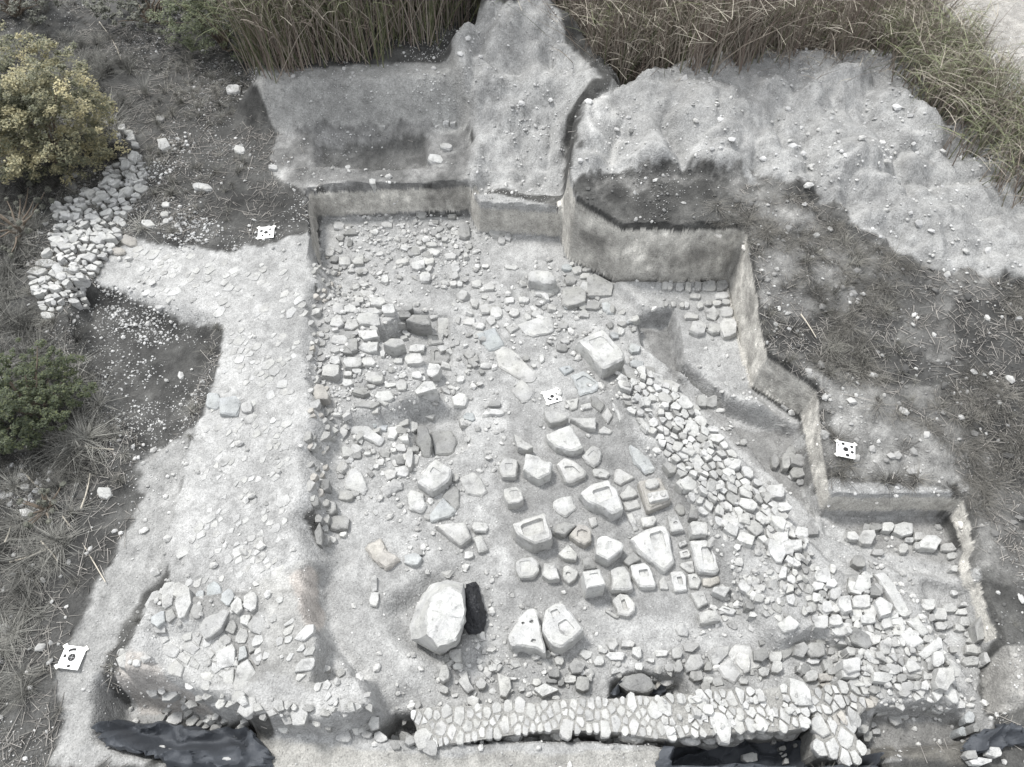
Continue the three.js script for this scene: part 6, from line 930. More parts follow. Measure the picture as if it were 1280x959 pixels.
    ['l', .63, [-4.34,.98,-4.39,.86,-4.36,.8,-4.27,.78,-4.23,.8,-4.19,.92,-4.19,.99,-4.29,1], 'middling pale grey rounded flat stone bedded in the broad whitish wall'],
    ['b', .67, [-7.07,-2.74,-7.16,-2.69,-7.35,-2.77,-7.38,-2.91,-7.32,-2.97,-7.11,-2.9], 'middling brownish flat stone bedded in the broad whitish wall'],
    ['b', .67, [-7.34,-2.45,-7.48,-2.48,-7.51,-2.54,-7.52,-2.63,-7.41,-2.66,-7.31,-2.65,-7.21,-2.54,-7.22,-2.5], 'middling brownish rounded flat stone bedded in the broad whitish wall'],
    ['w', .51, [-6.42,-1.44,-6.32,-1.5,-6.25,-1.47,-6.2,-1.33,-6.31,-1.25,-6.38,-1.29], 'middling white flat stone bedded in the broad whitish wall'],
  ] },
  { n: 'rubble_stone', l: 'white stone weighing down the black sheet', g: 'white stones on the black sheets', c: 'stone', s: [
    ['w', -.03, [-4.57,5.8,-4.55,5.85,-4.57,5.88,-4.64,5.88,-4.67,5.81,-4.62,5.79], 'small white stone weighing down a black sheet'],
    ['w', .08, [-4.33,5.93,-4.37,5.97,-4.44,5.97,-4.49,5.94,-4.5,5.88,-4.47,5.85,-4.37,5.86,-4.34,5.88], 'small white rounded stone weighing down a black sheet'],
    ['w', .27, [-4.21,6,-4.14,5.98,-4.02,5.98,-3.97,6.03,-3.98,6.05,-4.15,6.05,-4.2,6.03], 'small white elongated stone weighing down a black sheet'],
    ['w', .32, [-3.67,6.04,-3.66,6.07,-3.67,6.08,-3.74,6.08,-3.76,6.08,-3.77,6.03,-3.76,6.03,-3.69,6.02], 'small white elongated stone weighing down a black sheet'],
    ['w', .34, [-3.58,5.99,-3.53,6,-3.49,6.03,-3.5,6.08,-3.59,6.09,-3.64,6.07,-3.66,6.02,-3.64,6], 'small white elongated stone weighing down a black sheet'],
    ['w', -.36, [3.28,5.93,3.15,5.96,3.09,5.92,3.1,5.86,3.24,5.83,3.29,5.84], 'small white elongated stone weighing down a black sheet'],
    ['w', -.43, [3.62,5.83,3.69,5.84,3.69,5.87,3.64,5.89,3.6,5.89,3.6,5.84], 'small white stone weighing down a black sheet'],
    ['w', -.42, [3.63,5.97,3.63,5.94,3.66,5.9,3.7,5.91,3.7,5.96,3.66,5.97], 'small white stone weighing down a black sheet'],
    ['m', -.43, [3.61,5.81,3.6,5.8,3.6,5.77,3.66,5.75,3.69,5.75,3.7,5.79,3.67,5.81], 'small grey elongated stone weighing down a black sheet'],
    ['m', -.43, [3.65,5.62,3.68,5.63,3.68,5.65,3.63,5.66,3.56,5.66,3.53,5.65,3.55,5.62], 'small grey elongated stone weighing down a black sheet'],
    ['m', -.43, [3.58,5.71,3.56,5.73,3.52,5.73,3.51,5.72,3.52,5.69,3.56,5.68,3.58,5.69], 'small grey stone weighing down a black sheet'],
    ['m', -.43, [3.81,5.77,3.79,5.74,3.81,5.7,3.84,5.7,3.86,5.74,3.85,5.76], 'small grey stone weighing down a black sheet'],
    ['w', .43, [6.15,5.9,6.16,5.96,6.14,5.99,6.06,6.01,5.96,5.98,5.98,5.91,6.03,5.89], 'small white stone weighing down a black sheet'],
    ['w', .39, [5.72,6.05,5.85,6.01,6,6.03,5.99,6.06,5.85,6.1,5.75,6.09], 'small white elongated stone weighing down a black sheet'],
    ['m', .4, [5.72,5.94,5.75,5.93,5.83,5.93,5.83,6.01,5.8,6.03,5.7,6.03,5.67,5.99], 'small grey stone weighing down a black sheet'],
  ] },
  { n: 'rubble_stone', l: 'white fieldstone lying loose on dark topsoil', g: 'white fieldstones on the dark topsoil', c: 'stone', s: [
    ['w', .95, [-5.93,-7.1,-6,-7.06,-6.2,-7.1,-6.26,-7.25,-6.22,-7.33,-6.03,-7.31,-5.95,-7.26], 'large white fieldstone lying loose on dark topsoil'],
    ['w', .85, [-5.58,-5.13,-5.65,-5.16,-5.68,-5.27,-5.67,-5.37,-5.57,-5.38,-5.49,-5.32,-5.45,-5.2,-5.48,-5.13], 'middling white rounded fieldstone lying loose on dark topsoil'],
    ['w', .8, [-6.3,-4.27,-6.22,-4.32,-6.02,-4.3,-5.92,-4.18,-5.93,-4.14,-6.02,-4.1,-6.24,-4.12,-6.3,-4.21], 'large white elongated fieldstone lying loose on dark topsoil'],
    ['w', .88, [-8.06,-5.45,-8.31,-5.46,-8.42,-5.66,-8.39,-5.74,-8.15,-5.74,-8.06,-5.55], 'large white fieldstone lying loose on dark topsoil'],
    ['w', .89, [-8.12,-6.02,-8.07,-5.86,-8.13,-5.81,-8.21,-5.84,-8.25,-5.92,-8.27,-6.04,-8.24,-6.07,-8.18,-6.08], 'middling white elongated fieldstone lying loose on dark topsoil'],
    ['w', .87, [-7.9,-5.72,-7.99,-5.69,-8.08,-5.75,-8.09,-5.84,-7.98,-5.87,-7.91,-5.82], 'middling white fieldstone lying loose on dark topsoil'],
    ['w', .87, [-8,-5.55,-7.99,-5.74,-7.88,-5.75,-7.79,-5.54,-7.89,-5.5], 'middling white angular fieldstone lying loose on dark topsoil'],
    ['m', .89, [-7.42,-6.34,-7.37,-6.29,-7.35,-6.21,-7.39,-6.16,-7.48,-6.16,-7.53,-6.22,-7.54,-6.34], 'middling grey fieldstone lying loose on dark topsoil'],
    ['w', .87, [-7.02,-5.37,-7.17,-5.26,-7.26,-5.32,-7.32,-5.54,-7.16,-5.59], 'large white angular fieldstone lying loose on dark topsoil'],
    ['w', .85, [-7.71,-5.36,-7.81,-5.36,-7.86,-5.5,-7.79,-5.53,-7.72,-5.49,-7.68,-5.39], 'small white fieldstone lying loose on dark topsoil'],
    ['l', .8, [-8.88,-4.37,-8.92,-4.39,-8.99,-4.51,-8.95,-4.53,-8.84,-4.51,-8.79,-4.41], 'small pale grey fieldstone lying loose on dark topsoil'],
    ['w', .78, [-8.49,-4.2,-8.39,-4.2,-8.33,-4.15,-8.34,-4.06,-8.47,-4.07,-8.51,-4.11], 'small white fieldstone lying loose on dark topsoil'],
    ['g', .79, [-8.61,-4.22,-8.61,-4.19,-8.7,-4.18,-8.78,-4.24,-8.8,-4.3,-8.74,-4.34,-8.66,-4.33], 'small dark grey fieldstone lying loose on dark topsoil'],
    ['w', .51, [-6.11,2.29,-6.06,2.4,-6.11,2.47,-6.23,2.44,-6.29,2.35,-6.28,2.29,-6.15,2.28], 'middling white fieldstone lying loose on dark topsoil'],
    ['w', .48, [-7.39,2.63,-7.28,2.61,-7.16,2.66,-7.17,2.75,-7.3,2.76], 'middling white angular fieldstone lying loose on dark topsoil'],
    ['l', .51, [-7.41,2.14,-7.47,2.2,-7.58,2.1,-7.57,2.06,-7.46,2.05], 'small pale grey angular fieldstone lying loose on dark topsoil'],
    ['l', .48, [-7.41,2.34,-7.46,2.3,-7.47,2.25,-7.46,2.23,-7.39,2.23,-7.35,2.24,-7.32,2.31,-7.34,2.33], 'small pale grey rounded fieldstone lying loose on dark topsoil'],
    ['w', .49, [-7.65,2.47,-7.72,2.47,-7.76,2.39,-7.75,2.35,-7.7,2.34,-7.64,2.44], 'small white elongated fieldstone lying loose on dark topsoil'],
    ['w', .91, [-1.46,-6.06,-1.59,-5.92,-1.81,-6.12,-1.73,-6.25,-1.5,-6.21], 'large white angular fieldstone lying loose on dark topsoil'],
    ['w', .94, [-1.3,-6.22,-1.33,-6,-1.45,-6.01,-1.51,-6.25,-1.37,-6.28], 'middling white angular fieldstone lying loose on dark topsoil'],
    ['w', .92, [-1.3,-6.02,-1.32,-6.15,-1.28,-6.21,-1.24,-6.23,-1.19,-6.2,-1.17,-6.07,-1.2,-6,-1.27,-5.99], 'middling white elongated fieldstone lying loose on dark topsoil'],
    ['w', .85, [-1.28,-5.27,-1.42,-5.28,-1.47,-5.32,-1.48,-5.42,-1.42,-5.48,-1.31,-5.49,-1.23,-5.43,-1.23,-5.34], 'middling white rounded fieldstone lying loose on dark topsoil'],
    ['w', .83, [-1.61,-4.91,-1.71,-4.96,-1.67,-5.11,-1.46,-5.1,-1.41,-4.99,-1.44,-4.92], 'middling white fieldstone lying loose on dark topsoil'],
    ['w', .81, [-4.9,-4.8,-4.82,-4.84,-4.74,-4.81,-4.72,-4.72,-4.74,-4.68,-4.87,-4.69,-4.89,-4.73], 'small white fieldstone lying loose on dark topsoil'],
    ['w', .81, [-3.33,-4.7,-3.36,-4.76,-3.37,-4.8,-3.3,-4.83,-3.27,-4.81,-3.25,-4.74,-3.28,-4.7], 'small white fieldstone lying loose on dark topsoil'],
    ['w', .79, [-2.83,-4.31,-2.84,-4.41,-2.79,-4.44,-2.72,-4.41,-2.71,-4.3,-2.76,-4.28], 'small white fieldstone lying loose on dark topsoil'],
    ['w', 1.51, [-1.6,-6.42,-1.58,-6.4,-1.55,-6.34,-1.59,-6.27,-1.65,-6.28,-1.67,-6.31,-1.67,-6.39], 'small white fieldstone lying loose on dark topsoil'],
    ['w', .91, [-2.64,-5.94,-2.65,-5.87,-2.7,-5.88,-2.71,-5.97,-2.67,-5.98], 'small white angular fieldstone lying loose on dark topsoil'],
    ['w', .75, [-6.8,-3.18,-6.94,-3.11,-7.06,-3.19,-7.06,-3.28,-6.91,-3.31], 'middling white angular fieldstone lying loose on dark topsoil'],
    ['w', .76, [-6.79,-3.75,-6.71,-3.76,-6.64,-3.72,-6.63,-3.63,-6.75,-3.64,-6.8,-3.68], 'small white fieldstone lying loose on dark topsoil'],
    ['w', .74, [-6.57,-3.21,-6.63,-3.21,-6.67,-3.25,-6.67,-3.32,-6.63,-3.34,-6.57,-3.32,-6.54,-3.25], 'small white fieldstone lying loose on dark topsoil'],
    ['l', .75, [-6.6,-3.4,-6.63,-3.38,-6.71,-3.38,-6.75,-3.42,-6.76,-3.49,-6.74,-3.53,-6.65,-3.53,-6.62,-3.51], 'small pale grey rounded fieldstone lying loose on dark topsoil'],
    ['w', 1.1, [8.49,-.52,8.42,-.51,8.4,-.52,8.41,-.57,8.47,-.59,8.51,-.59,8.51,-.53], 'small white fieldstone lying loose on dark topsoil'],
  ] },
];
for (const G of LOOSE) { const W = G.part ? (() => { const c = centroid(G.s.map(s => [s[2][0], s[2][1]])); return thing(G.n, G.l, G.c, c[0], height(c[0], c[1]), c[1]); })() : null; for (const [t, y, oo, lab] of G.s) {
  const O = pairs(oo), c = centroid(O), g = lowGround(O) + (G.g === 'white stones on the black sheets' ? .13 : 0), h = Math.max(.06, y - g); let o = O.map(p => [p[0] - c[0], p[1] - c[1]]);
  const R = Math.sqrt(Math.abs(area2(o)) / 6.28);
  if (R > .12) o = subdivide(o, R * .8, .07);
  const geo = stoneGeo(o, Math.max(h, .35 * R), { sink: .05, jit: .05, tilt: .2, flare: .05, dome: R * .05, bevel: Math.min(.014, .11 * R, .35 * h), crease: .25 });
  if (W) { const m = mesh('stone', geo, smat(t), W); m.position.set(c[0] - W.position.x, g - W.position.y, c[1] - W.position.z); } else topMesh(G.n, geo, smat(t), lab, G.c, c[0], g, c[1], G.g);
} }
// ---------------------------------------------------------------- packed masonry: cells of a power diagram, each a stone of its own
function packCells(poly, r0, r1) {
  const xs = poly.map(p => p[0]), zs = poly.map(p => p[1]), flat = poly.flat(), pts = []; const [a, b, c, d] = [Math.min(...xs), Math.max(...xs), Math.min(...zs), Math.max(...zs)];
  for (let k = 0; k < 14000; k++) { const f = k / 14000, r = r0 + (r1 - r0) * Math.pow(rnd(), 1.2 + 3 * f), x = rr(a, b), z = rr(c, d); if (sdist(flat, x, z) < r * .25) continue; let ok = true; for (const p of pts) if ((p[0] - x) ** 2 + (p[1] - z) ** 2 < ((p[2] + r) * .93) ** 2) { ok = false; break; } if (ok) pts.push([x, z, r]); }
  const cells = [];
  for (const p of pts) {
    const n = 12; let o = Array.from({ length: n }, (_, i) => [p[0] + p[2] * 1.45 * Math.cos(i / n * 6.283), p[1] + p[2] * 1.45 * Math.sin(i / n * 6.283)]);
    for (const q of pts) { if (q === p) continue; const dx = q[0] - p[0], dz = q[1] - p[1], D2 = dx * dx + dz * dz; if (D2 > 1.2 * r1 * r1 * 16) continue; const D = Math.sqrt(D2), s = (D2 + p[2] ** 2 - q[2] ** 2) / (2 * D) - .007; const nx = dx / D, nz = dz / D, r = [];
      for (let i = 0; i < o.length; i++) { const A = o[i], B = o[(i + 1) % o.length], da = (A[0] - p[0]) * nx + (A[1] - p[1]) * nz - s, db = (B[0] - p[0]) * nx + (B[1] - p[1]) * nz - s; if (da <= 0) r.push(A); if (da * db < 0) { const t = da / (da - db); r.push([A[0] + (B[0] - A[0]) * t, A[1] + (B[1] - A[1]) * t]); } } o = r; if (o.length < 3) break; }
    if (o.length < 3) continue;
    const s = []; for (let i = 0; i < o.length; i++) { const A = o[i], B = o[(i + 1) % o.length]; if (Math.hypot(A[0] - B[0], A[1] - B[1]) > p[2] * .22) s.push(A); }
    if (s.length >= 3) cells.push({ o: s, r: p[2], x: p[0], z: p[1] });
  }
  return cells;
}
function packInto(t, poly, r, tones, keep, rise, yAt, max = 300, ox = 0, oy = 0, oz = 0) {
  const sa = rr(0, 3.1), ca = Math.cos(sa), sn = Math.sin(sa), K = 1.35, f = p => [(p[0] * ca + p[1] * sn) / K, -p[0] * sn + p[1] * ca], fi = p => [p[0] * K * ca - p[1] * sn, p[0] * K * sn + p[1] * ca];
  const cells = packCells(poly.map(f), r[0] * .62, r[1] * .8).map(k => ({ ...k, o: k.o.map(fi) })).filter(() => rnd() < keep).sort((a, b) => b.r - a.r).slice(0, max);
  for (const k of cells) {
    const c = centroid(k.o), g = yAt(c[0], c[1]), h = rise < .01 ? rise * rr(.5, 2) : rise * rr(.5, 1.5) + k.r * .12;
    const o = k.o.map(p => { const s = rr(.78, 1.04); return [(p[0] - c[0]) * s, (p[1] - c[1]) * s]; });
    const m = mesh('stone', stoneGeo(o, h, { sink: .09, jit: .05, tilt: rise > .03 ? .3 : .06, flare: .02, dome: k.r * .06, bevel: Math.min(.013, k.r * .13, h * .5), crease: .25, cheap: true }), smat(tones[Math.floor(rnd() * tones.length)]), t);
    m.position.set(c[0] - ox, g - oy, c[1] - oz); m.rotation.set(rr(-1, 1) * rise * 1.6, 0, rr(-1, 1) * rise * 1.6);
  }
}
function tumble(t, poly, r, tones, n, yAt, ox, oy, oz, lift = [.03, .09]) {
  const xs = poly.map(p => p[0]), zs = poly.map(p => p[1]), fl = poly.flat(); let k = 0, guard = 0;
  while (k < n && guard++ < n * 30) { const x = rr(Math.min(...xs), Math.max(...xs)), z = rr(Math.min(...zs), Math.max(...zs)); if (sdist(fl, x, z) < .02) continue; k++;
    const q = r[0] * .5 + (r[1] - r[0] * .5) * Math.pow(rnd(), 1.8), nn = pick([4, 5, 5, 6, 7]), el = rr(.55, 1), a0 = rr(0, 6.3), o = Array.from({ length: nn }, (_, i) => { const a = -(i + rr(-.28, .28)) / nn * 6.283, R = q * rr(.75, 1.15); const u = R * Math.cos(a), v = R * el * Math.sin(a); return [u * Math.cos(a0) - v * Math.sin(a0), u * Math.sin(a0) + v * Math.cos(a0)]; });
    const m = mesh('stone', stoneGeo(o, q * rr(.3, .7), { sink: .04, jit: .07, tilt: .25, flare: .04, dome: q * .05, bevel: q * .1, crease: .25, cheap: true }), smat(tones[Math.floor(rnd() * tones.length)]), t); m.position.set(x - ox, yAt(x, z) + rr(...lift) - oy, z - oz); m.rotation.set(rr(-.35, .35), 0, rr(-.35, .35)); }
}
const PACK = [
  { n: 'rubble_wall', l: 'diagonal rubble wall of tightly packed white stones beside the deep trench', t: 'wwwllm', r: [0.07, 0.15], keep: 0.93, rise: 0.07, max: 300, p: [1.84,-.02,2.26,-.27,2.73,.08,3.24,.76,3.4,1.44,3.64,1.91,3.94,2.35,4.22,2.78,4.42,3.24,4.02,3.42,3.39,3.05,2.87,2.57,2.64,2.01,2.43,1.54,2.09,1.09,1.87,.6] },
  { n: 'rubble_wall', l: 'spread of small pale rubble between the diagonal wall and collapsed eastern wall', t: 'wlllm', r: [0.06, 0.12], keep: 0.75, rise: 0.04, max: 300, p: [4.02,3.42,4.42,3.24,4.86,3.62,5.27,3.78,5.02,4.07,5.43,4.41,5.86,4.5,6.14,4.87,6.05,5.28,5.22,5.45,4.72,5.25,4.51,4.99,4.56,4.49,4.15,4.18,3.82,3.84] },
  { n: 'field_wall', l: 'field wall of piled white stones among scrub next to the west trench', t: 'wwwww', r: [0.06, 0.15], keep: 0.92, rise: 0.07, max: 300, p: [-8.09,-4.87,-7.59,-5.1,-7.3,-4.41,-7.43,-3.6,-7.39,-2.84,-7.61,-1.95,-7.8,-1.39,-8.13,-.94,-8.77,-1.94,-8.6,-2.42,-8.61,-3.02,-8.86,-3.6,-8.55,-3.97,-8.19,-4.08] },
  { n: 'mortared_masonry', l: 'flat mortared stones with open joints paving the tower', t: 'lllwum', r: [0.1, 0.2], keep: 0.97, rise: 0.028, max: 300, p: [-5.12,3.98,-4.88,3.9,-4.23,3.94,-3.53,4.06,-3.39,4.45,-3.32,4.93,-3.46,5.19,-3.67,5.18,-3.87,4.59,-4.05,4.41,-4.43,4.35,-4.79,4.39] },
  { n: 'mortared_masonry', l: 'small pale stones bedded in earth along the east side of the tower', t: 'wwl', r: [0.06, 0.13], keep: 0.6, rise: 0.02, max: 300, p: [-3.33,4.19,-3.15,4.12,-3.04,4.29,-2.91,4.46,-2.66,4.61,-2.59,4.83,-2.57,5.28,-2.68,5.3,-2.79,4.9,-3.01,4.86,-3.17,4.86,-3.33,4.87,-3.41,4.44,-3.29,4.41] },
  { n: 'mortared_masonry', l: 'small pale stones bedded in the rounded wall end beside the tower', t: 'wwl', r: [0.06, 0.12], keep: 0.7, rise: 0.02, max: 300, p: [-2.53,4.96,-2.45,4.77,-2.28,4.87,-2.16,5.3,-2.22,5.42,-2.34,5.43,-2.47,5.3] },
  { n: 'rubble_wall', l: 'rough rubble face along the south foot of the tower', t: 'wllm', r: [0.06, 0.12], keep: 0.85, rise: 0.05, max: 300, p: [-4.99,5.16,-4.48,5.21,-4.27,5.26,-3.5,5.34,-3.23,5.44,-3.35,5.63,-4.28,5.51,-4.52,5.41,-4.85,5.41] },
  { n: 'rubble_wall', l: 'rough rubble foundation joining the tower to the bottom wall', t: 'wllm', r: [0.06, 0.13], keep: 0.8, rise: 0.05, max: 300, p: [-3.17,5.44,-2.49,5.49,-1.96,5.46,-1.76,5.49,-1.61,5.52,-1.62,5.82,-1.86,5.72,-2.22,5.72,-2.39,5.65,-2.63,5.68,-3.23,5.65] },
  { n: 'rubble_wall', l: 'broken rubble gap where the bottom wall starts', t: 'lmmg', r: [0.07, 0.14], keep: 0.9, rise: 0.05, max: 300, p: [-1.58,5.47,-1.41,5.27,-1.19,5.33,-1.08,5.41,-1.16,5.58,-1.02,5.91,-1.54,5.86] },
  { n: 'stone_paving', l: 'patch of small flat stones edging the inner floor next to the bottom wall', t: 'llm', r: [0.05, 0.1], keep: 0.5, rise: 0.02, max: 300, p: [3.06,3.67,3.7,3.6,4.07,4.01,3.57,4.38,3.04,4.2] },
  { n: 'rubble_wall', l: 'strip of small brownish rubble along the inner edge of the whitish wall', t: 'lmmb', r: [0.05, 0.1], keep: 0.6, rise: 0.03, max: 300, p: [-3.84,-3.24,-3.37,-2.86,-3.17,-1.19,-3.29,-.46,-3.02,.83,-2.96,1.99,-2.73,3.16,-2.86,3.27,-3.12,2.15,-3.3,.71,-3.53,-.49,-3.62,-1.79] },
  { n: 'mortared_masonry', l: 'flush pale stones showing in the northern arm of the whitish wall', t: 'llw', r: [0.06, 0.13], keep: 0.38, rise: 0.007, max: 300, p: [-7.07,-2.69,-5.35,-2.38,-3.82,-2.08,-3.6,-1.01,-4.92,-1.03,-6.29,-1.41,-7.14,-1.88] },
  { n: 'mortared_masonry', l: 'flush pale stones showing along the broad whitish wall', t: 'llw', r: [0.05, 0.12], keep: 0.38, rise: 0.007, max: 300, p: [-4.87,-.76,-3.66,-.58,-3.53,1.05,-3.37,2.74,-3.03,3.72,-4.63,3.88,-4.86,2.46,-4.87,1.64,-4.82,.42] },
  { n: 'rubble_spread', l: 'collapsed rubble half buried along the western floor', t: 'wlllm', r: [0.05, 0.15], keep: 0, rise: 0, max: 300, p: [-3.09,.53,-2.29,.38,-1.61,.51,-1.48,1.18,-1.77,2.17,-2.11,2.58,-2.66,2.17,-2.99,1.38] },
  { n: 'rubble_spread', l: 'collapsed rubble half buried between the north west room and the long slab', t: 'wllm', r: [0.05, 0.13], keep: 0, rise: 0, max: 300, p: [-1.2,-1.83,-.31,-2.44,.76,-2.23,.89,-1.44,0,-1.06,-.58,-.88,-.82,.65,-1.17,.34,-1.32,-.95] },
  { n: 'rubble_spread', l: 'collapsed rubble half buried along the inner side of the bottom wall', t: 'wllm', r: [0.05, 0.14], keep: 0, rise: 0, max: 300, p: [-1.08,4.55,-.45,4.48,.56,4.7,1.36,4.43,2.13,4.65,3.58,4.46,3.52,4.97,2.42,5.05,1.31,5.1,.11,5.16,-.87,5.2] },
  { n: 'rubble_spread', l: 'small rubble spilled west from the diagonal wall', t: 'wlll', r: [0.05, 0.12], keep: 0, rise: 0, max: 300, p: [2.92,2.7,3.44,3.11,3.93,3.6,3.7,4.18,3.24,3.97,3.13,3.32] },
  { n: 'rubble_spread', l: 'broken stones strewn over the northern floor', t: 'wllm', r: [0.04, 0.11], keep: 0, rise: 0, max: 300, p: [-3.74,-3.86,-2.79,-4.09,-1.31,-4.09,-.64,-3.52,-.62,-2.65,-1.54,-2.44,-2.47,-2.44,-3.26,-2.65] },
  { n: 'rubble_spread', l: 'grey stones strewn between the squared block and the earth section', t: 'mlmu', r: [0.05, 0.14], keep: 0, rise: 0, max: 300, p: [.93,-2.54,1.82,-2.03,2.39,-1.52,2.19,-1.06,1.62,-1.25,1.05,-1.63,.76,-2.03] },
  { n: 'mortared_masonry', l: 'weathered courses of lime coated stones over the broken south west of the tower', t: 'lllw', r: [0.07, 0.15], keep: 0.6, rise: 0.012, max: 300, p: [-5.33,4.68,-4.72,4.89,-4.8,4.4,-4.56,4.4,-4.36,4.56,-3.87,4.63,-3.75,4.92,-3.73,5.22,-4.47,5.18,-4.86,5.15,-5.36,5.09] },
];
for (const P of PACK) {
  const poly = pairs(P.p), c = centroid(poly), y = height(c[0], c[1]), t = thing(P.n, P.l, P.n === 'stone_paving' ? 'paving' : P.n === 'rubble_spread' ? 'rubble' : 'wall', c[0], y, c[1]);
  packInto(t, poly, P.r, P.t, P.keep, P.rise, height, P.rise > .03 ? 180 : 260, c[0], y, c[1]);
  if (P.rise > .03 || P.keep === 0) tumble(t, poly, P.r, P.t, Math.min(P.keep ? 110 : 140, Math.round(Math.abs(area2(poly)) * (P.keep ? 12 : 13))), height, c[0], y, c[1], P.keep ? [.03, .09] : [-.02, .02]);
}
// ---------------------------------------------------------------- standing wall along the south side, its stub and pier
const mortarMat = new THREE.MeshStandardMaterial({ color: new THREE.Color().setRGB(.50, .49, .465), map: earthMap, bumpMap: earthBump, bumpScale: .03, roughness: 1 });
function standingWall(name, label, poly, y0, y1, build) {
  const P = pairs(poly), c = centroid(P), t = thing(name, label, 'wall', c[0], y0, c[1]), o = soften(subdivide(P.map(p => [p[0] - c[0], p[1] - c[1]]), .12, .06), .3);
  mesh('core', stoneGeo(o, y1 - y0, { sink: 0, jit: .006, tilt: 0, flare: .01, dome: .0, bevel: .03, crease: .5 }), mortarMat, t); build(t, P, c); return t;
}
standingWall('masonry_wall', 'long low standing wall with pale coping stones behind the black sheet', POLYS.wall, -.6, .36, (t, P, c) => {
  const yT = () => .35;
  packInto(t, pairs(POLYS.wallEast), [.06, .17], 'wwl', .9, .03, yT, 120, c[0], -.6, c[1]); tumble(t, pairs(POLYS.wallEast), [.04, .09], 'wwl', 60, () => .32, c[0], -.6, c[1]);
  packInto(t, pairs(POLYS.wallLong), [.055, .13], 'wlll', 1, .014, yT, 170, c[0], -.6, c[1]);
  // stones of the south face
  const n = 60; for (let i = 0; i < n; i++) { const a = pairs(POLYS.wallFace), k = rnd() * (a.length - 1), j = Math.floor(k), f = k - j, x = a[j][0] + (a[j + 1][0] - a[j][0]) * f, z = a[j][1] + (a[j + 1][1] - a[j][1]) * f, r = rr(.06, .13); const m = mesh('stone', stoneGeo(Array.from({ length: 6 }, (_, q) => [r * 1.3 * Math.cos(-q * 1.047) * rr(.8, 1.1), r * .8 * Math.sin(-q * 1.047) * rr(.8, 1.1)]), .1, { cheap: true, jit: .05, sink: .08, bevel: .03 }), smat(pick(['l', 'm', 'm', 'w'])), t); m.position.set(x - c[0], rr(-.35, .22) + .6, z - c[1] - .05); m.rotation.set(Math.PI / 2, 0, rr(-.2, .2)); }
});
standingWall('masonry_wall', 'low rubble wall stub continuing the long wall towards the eastern cell', POLYS.stub, -.5, .28, (t, P, c) => packInto(t, P, [.06, .14], 'wlllb', .85, .04, () => .27, 120, c[0], -.5, c[1]));
standingWall('masonry_pier', 'short pier of packed white stones next to the black sheet', POLYS.pier, -.6, .3, (t, P, c) => packInto(t, P, [.09, .17], 'wwwl', .97, .03, () => .29, 80, c[0], -.6, c[1]));

// ---------------------------------------------------------------- black sheets and the sack
const sheetMat = new THREE.MeshStandardMaterial({ color: new THREE.Color().setRGB(.047, .052, .06), bumpMap: earthBump, bumpScale: .01, roughness: .62, side: THREE.DoubleSide });
const SHEETS = [
  { l: 'black sheet draped into the trench next to the tower, white stones on it', a: [-5.45,5.63,-5.27,5.47,-4.79,5.43,-4.28,5.52,-3.43,5.62,-3.04,5.96], b: [-5.16,5.88,-4.78,5.94,-4.59,5.95,-4.33,6.09,-3.67,6.18,-3.02,6.09] },
  { l: 'black sheet spread under the long standing wall and pier', a: [2.02,5.68,2.53,5.64,3.32,5.59,4.12,5.53,4.27,5.77,4.75,5.91], b: [1.73,6.24,2.3,6.33,2.99,6.37,3.69,6.37,4.08,6.37,4.49,6.33] },
  { l: 'black sheet weighed down at the eastern cell corner', a: [5.84,5.78,6.15,5.65,6.42,5.58,6.64,5.63,6.75,5.68], b: [5.71,5.92,5.84,5.96,6.08,5.91,6.56,5.84,6.68,5.86] },
  { l: 'scrap of black sheet in the gap under the grey boulder', a: [1.46,5,1.7,5.01,1.95,5.03,2.14,5.05], b: [1.3,5.23,1.57,5.14,1.91,5.13,2.14,5.11] },
];
for (const s of SHEETS) {
  const A = pairs(s.a), B = pairs(s.b), U = 90, Vn = 30, pos = [], idx = [], c = centroid(A.concat(B));
  const along = (p, t) => { const k = t * (p.length - 1), i = Math.min(p.length - 2, Math.floor(k)), f = k - i; return [p[i][0] + (p[i + 1][0] - p[i][0]) * f, p[i][1] + (p[i + 1][1] - p[i][1]) * f]; };
  const y0 = height(c[0], c[1]); let sm = [];
  for (let v = 0; v <= Vn; v++) for (let u = 0; u <= U; u++) { const a = along(A, u / U), b = along(B, u / U), t = v / Vn, x = a[0] + (b[0] - a[0]) * t + .05 * (vn(u * .3, v * .3, 3) - .5), z = a[1] + (b[1] - a[1]) * t + .05 * (vn(u * .3, v * .3, 8) - .5);
    let hm = -9; for (const [dx, dz] of [[0, 0], [.09, 0], [-.09, 0], [0, .09], [0, -.09]]) hm = Math.max(hm, height(x + dx, z + dz)); if (s.top !== undefined) hm = Math.min(hm, s.top);
    const f1 = fbm(x * 2.2 + z * 1.6, 2, z * 3.5 - x * .8, 3), rid = 1 - Math.abs(2 * fbm(x * 1.5 - z * 1.1, 31, z * 2.1 + x * .9, 3) - 1), edge = Math.min(1, Math.min(v, Vn - v, u, U - u) / 3);
    pos.push(x - c[0], hm - y0 + .025 + edge * (.09 * f1 + .17 * Math.pow(rid, 8) + .05 * Math.pow(1 - Math.abs(2 * fbm(x * 4 + z * 3, 51, z * 5 - x * 2, 2) - 1), 5)), z - c[1]); }
  for (let v = 0; v < Vn; v++) for (let u = 0; u < U; u++) { const k = v * (U + 1) + u; idx.push(k, k + U + 1, k + 1, k + 1, k + U + 1, k + U + 2); }
  topMesh('black_sheet', finish(pos, idx, 1.2), sheetMat, s.l, 'sheet', c[0], y0, c[1]);
}
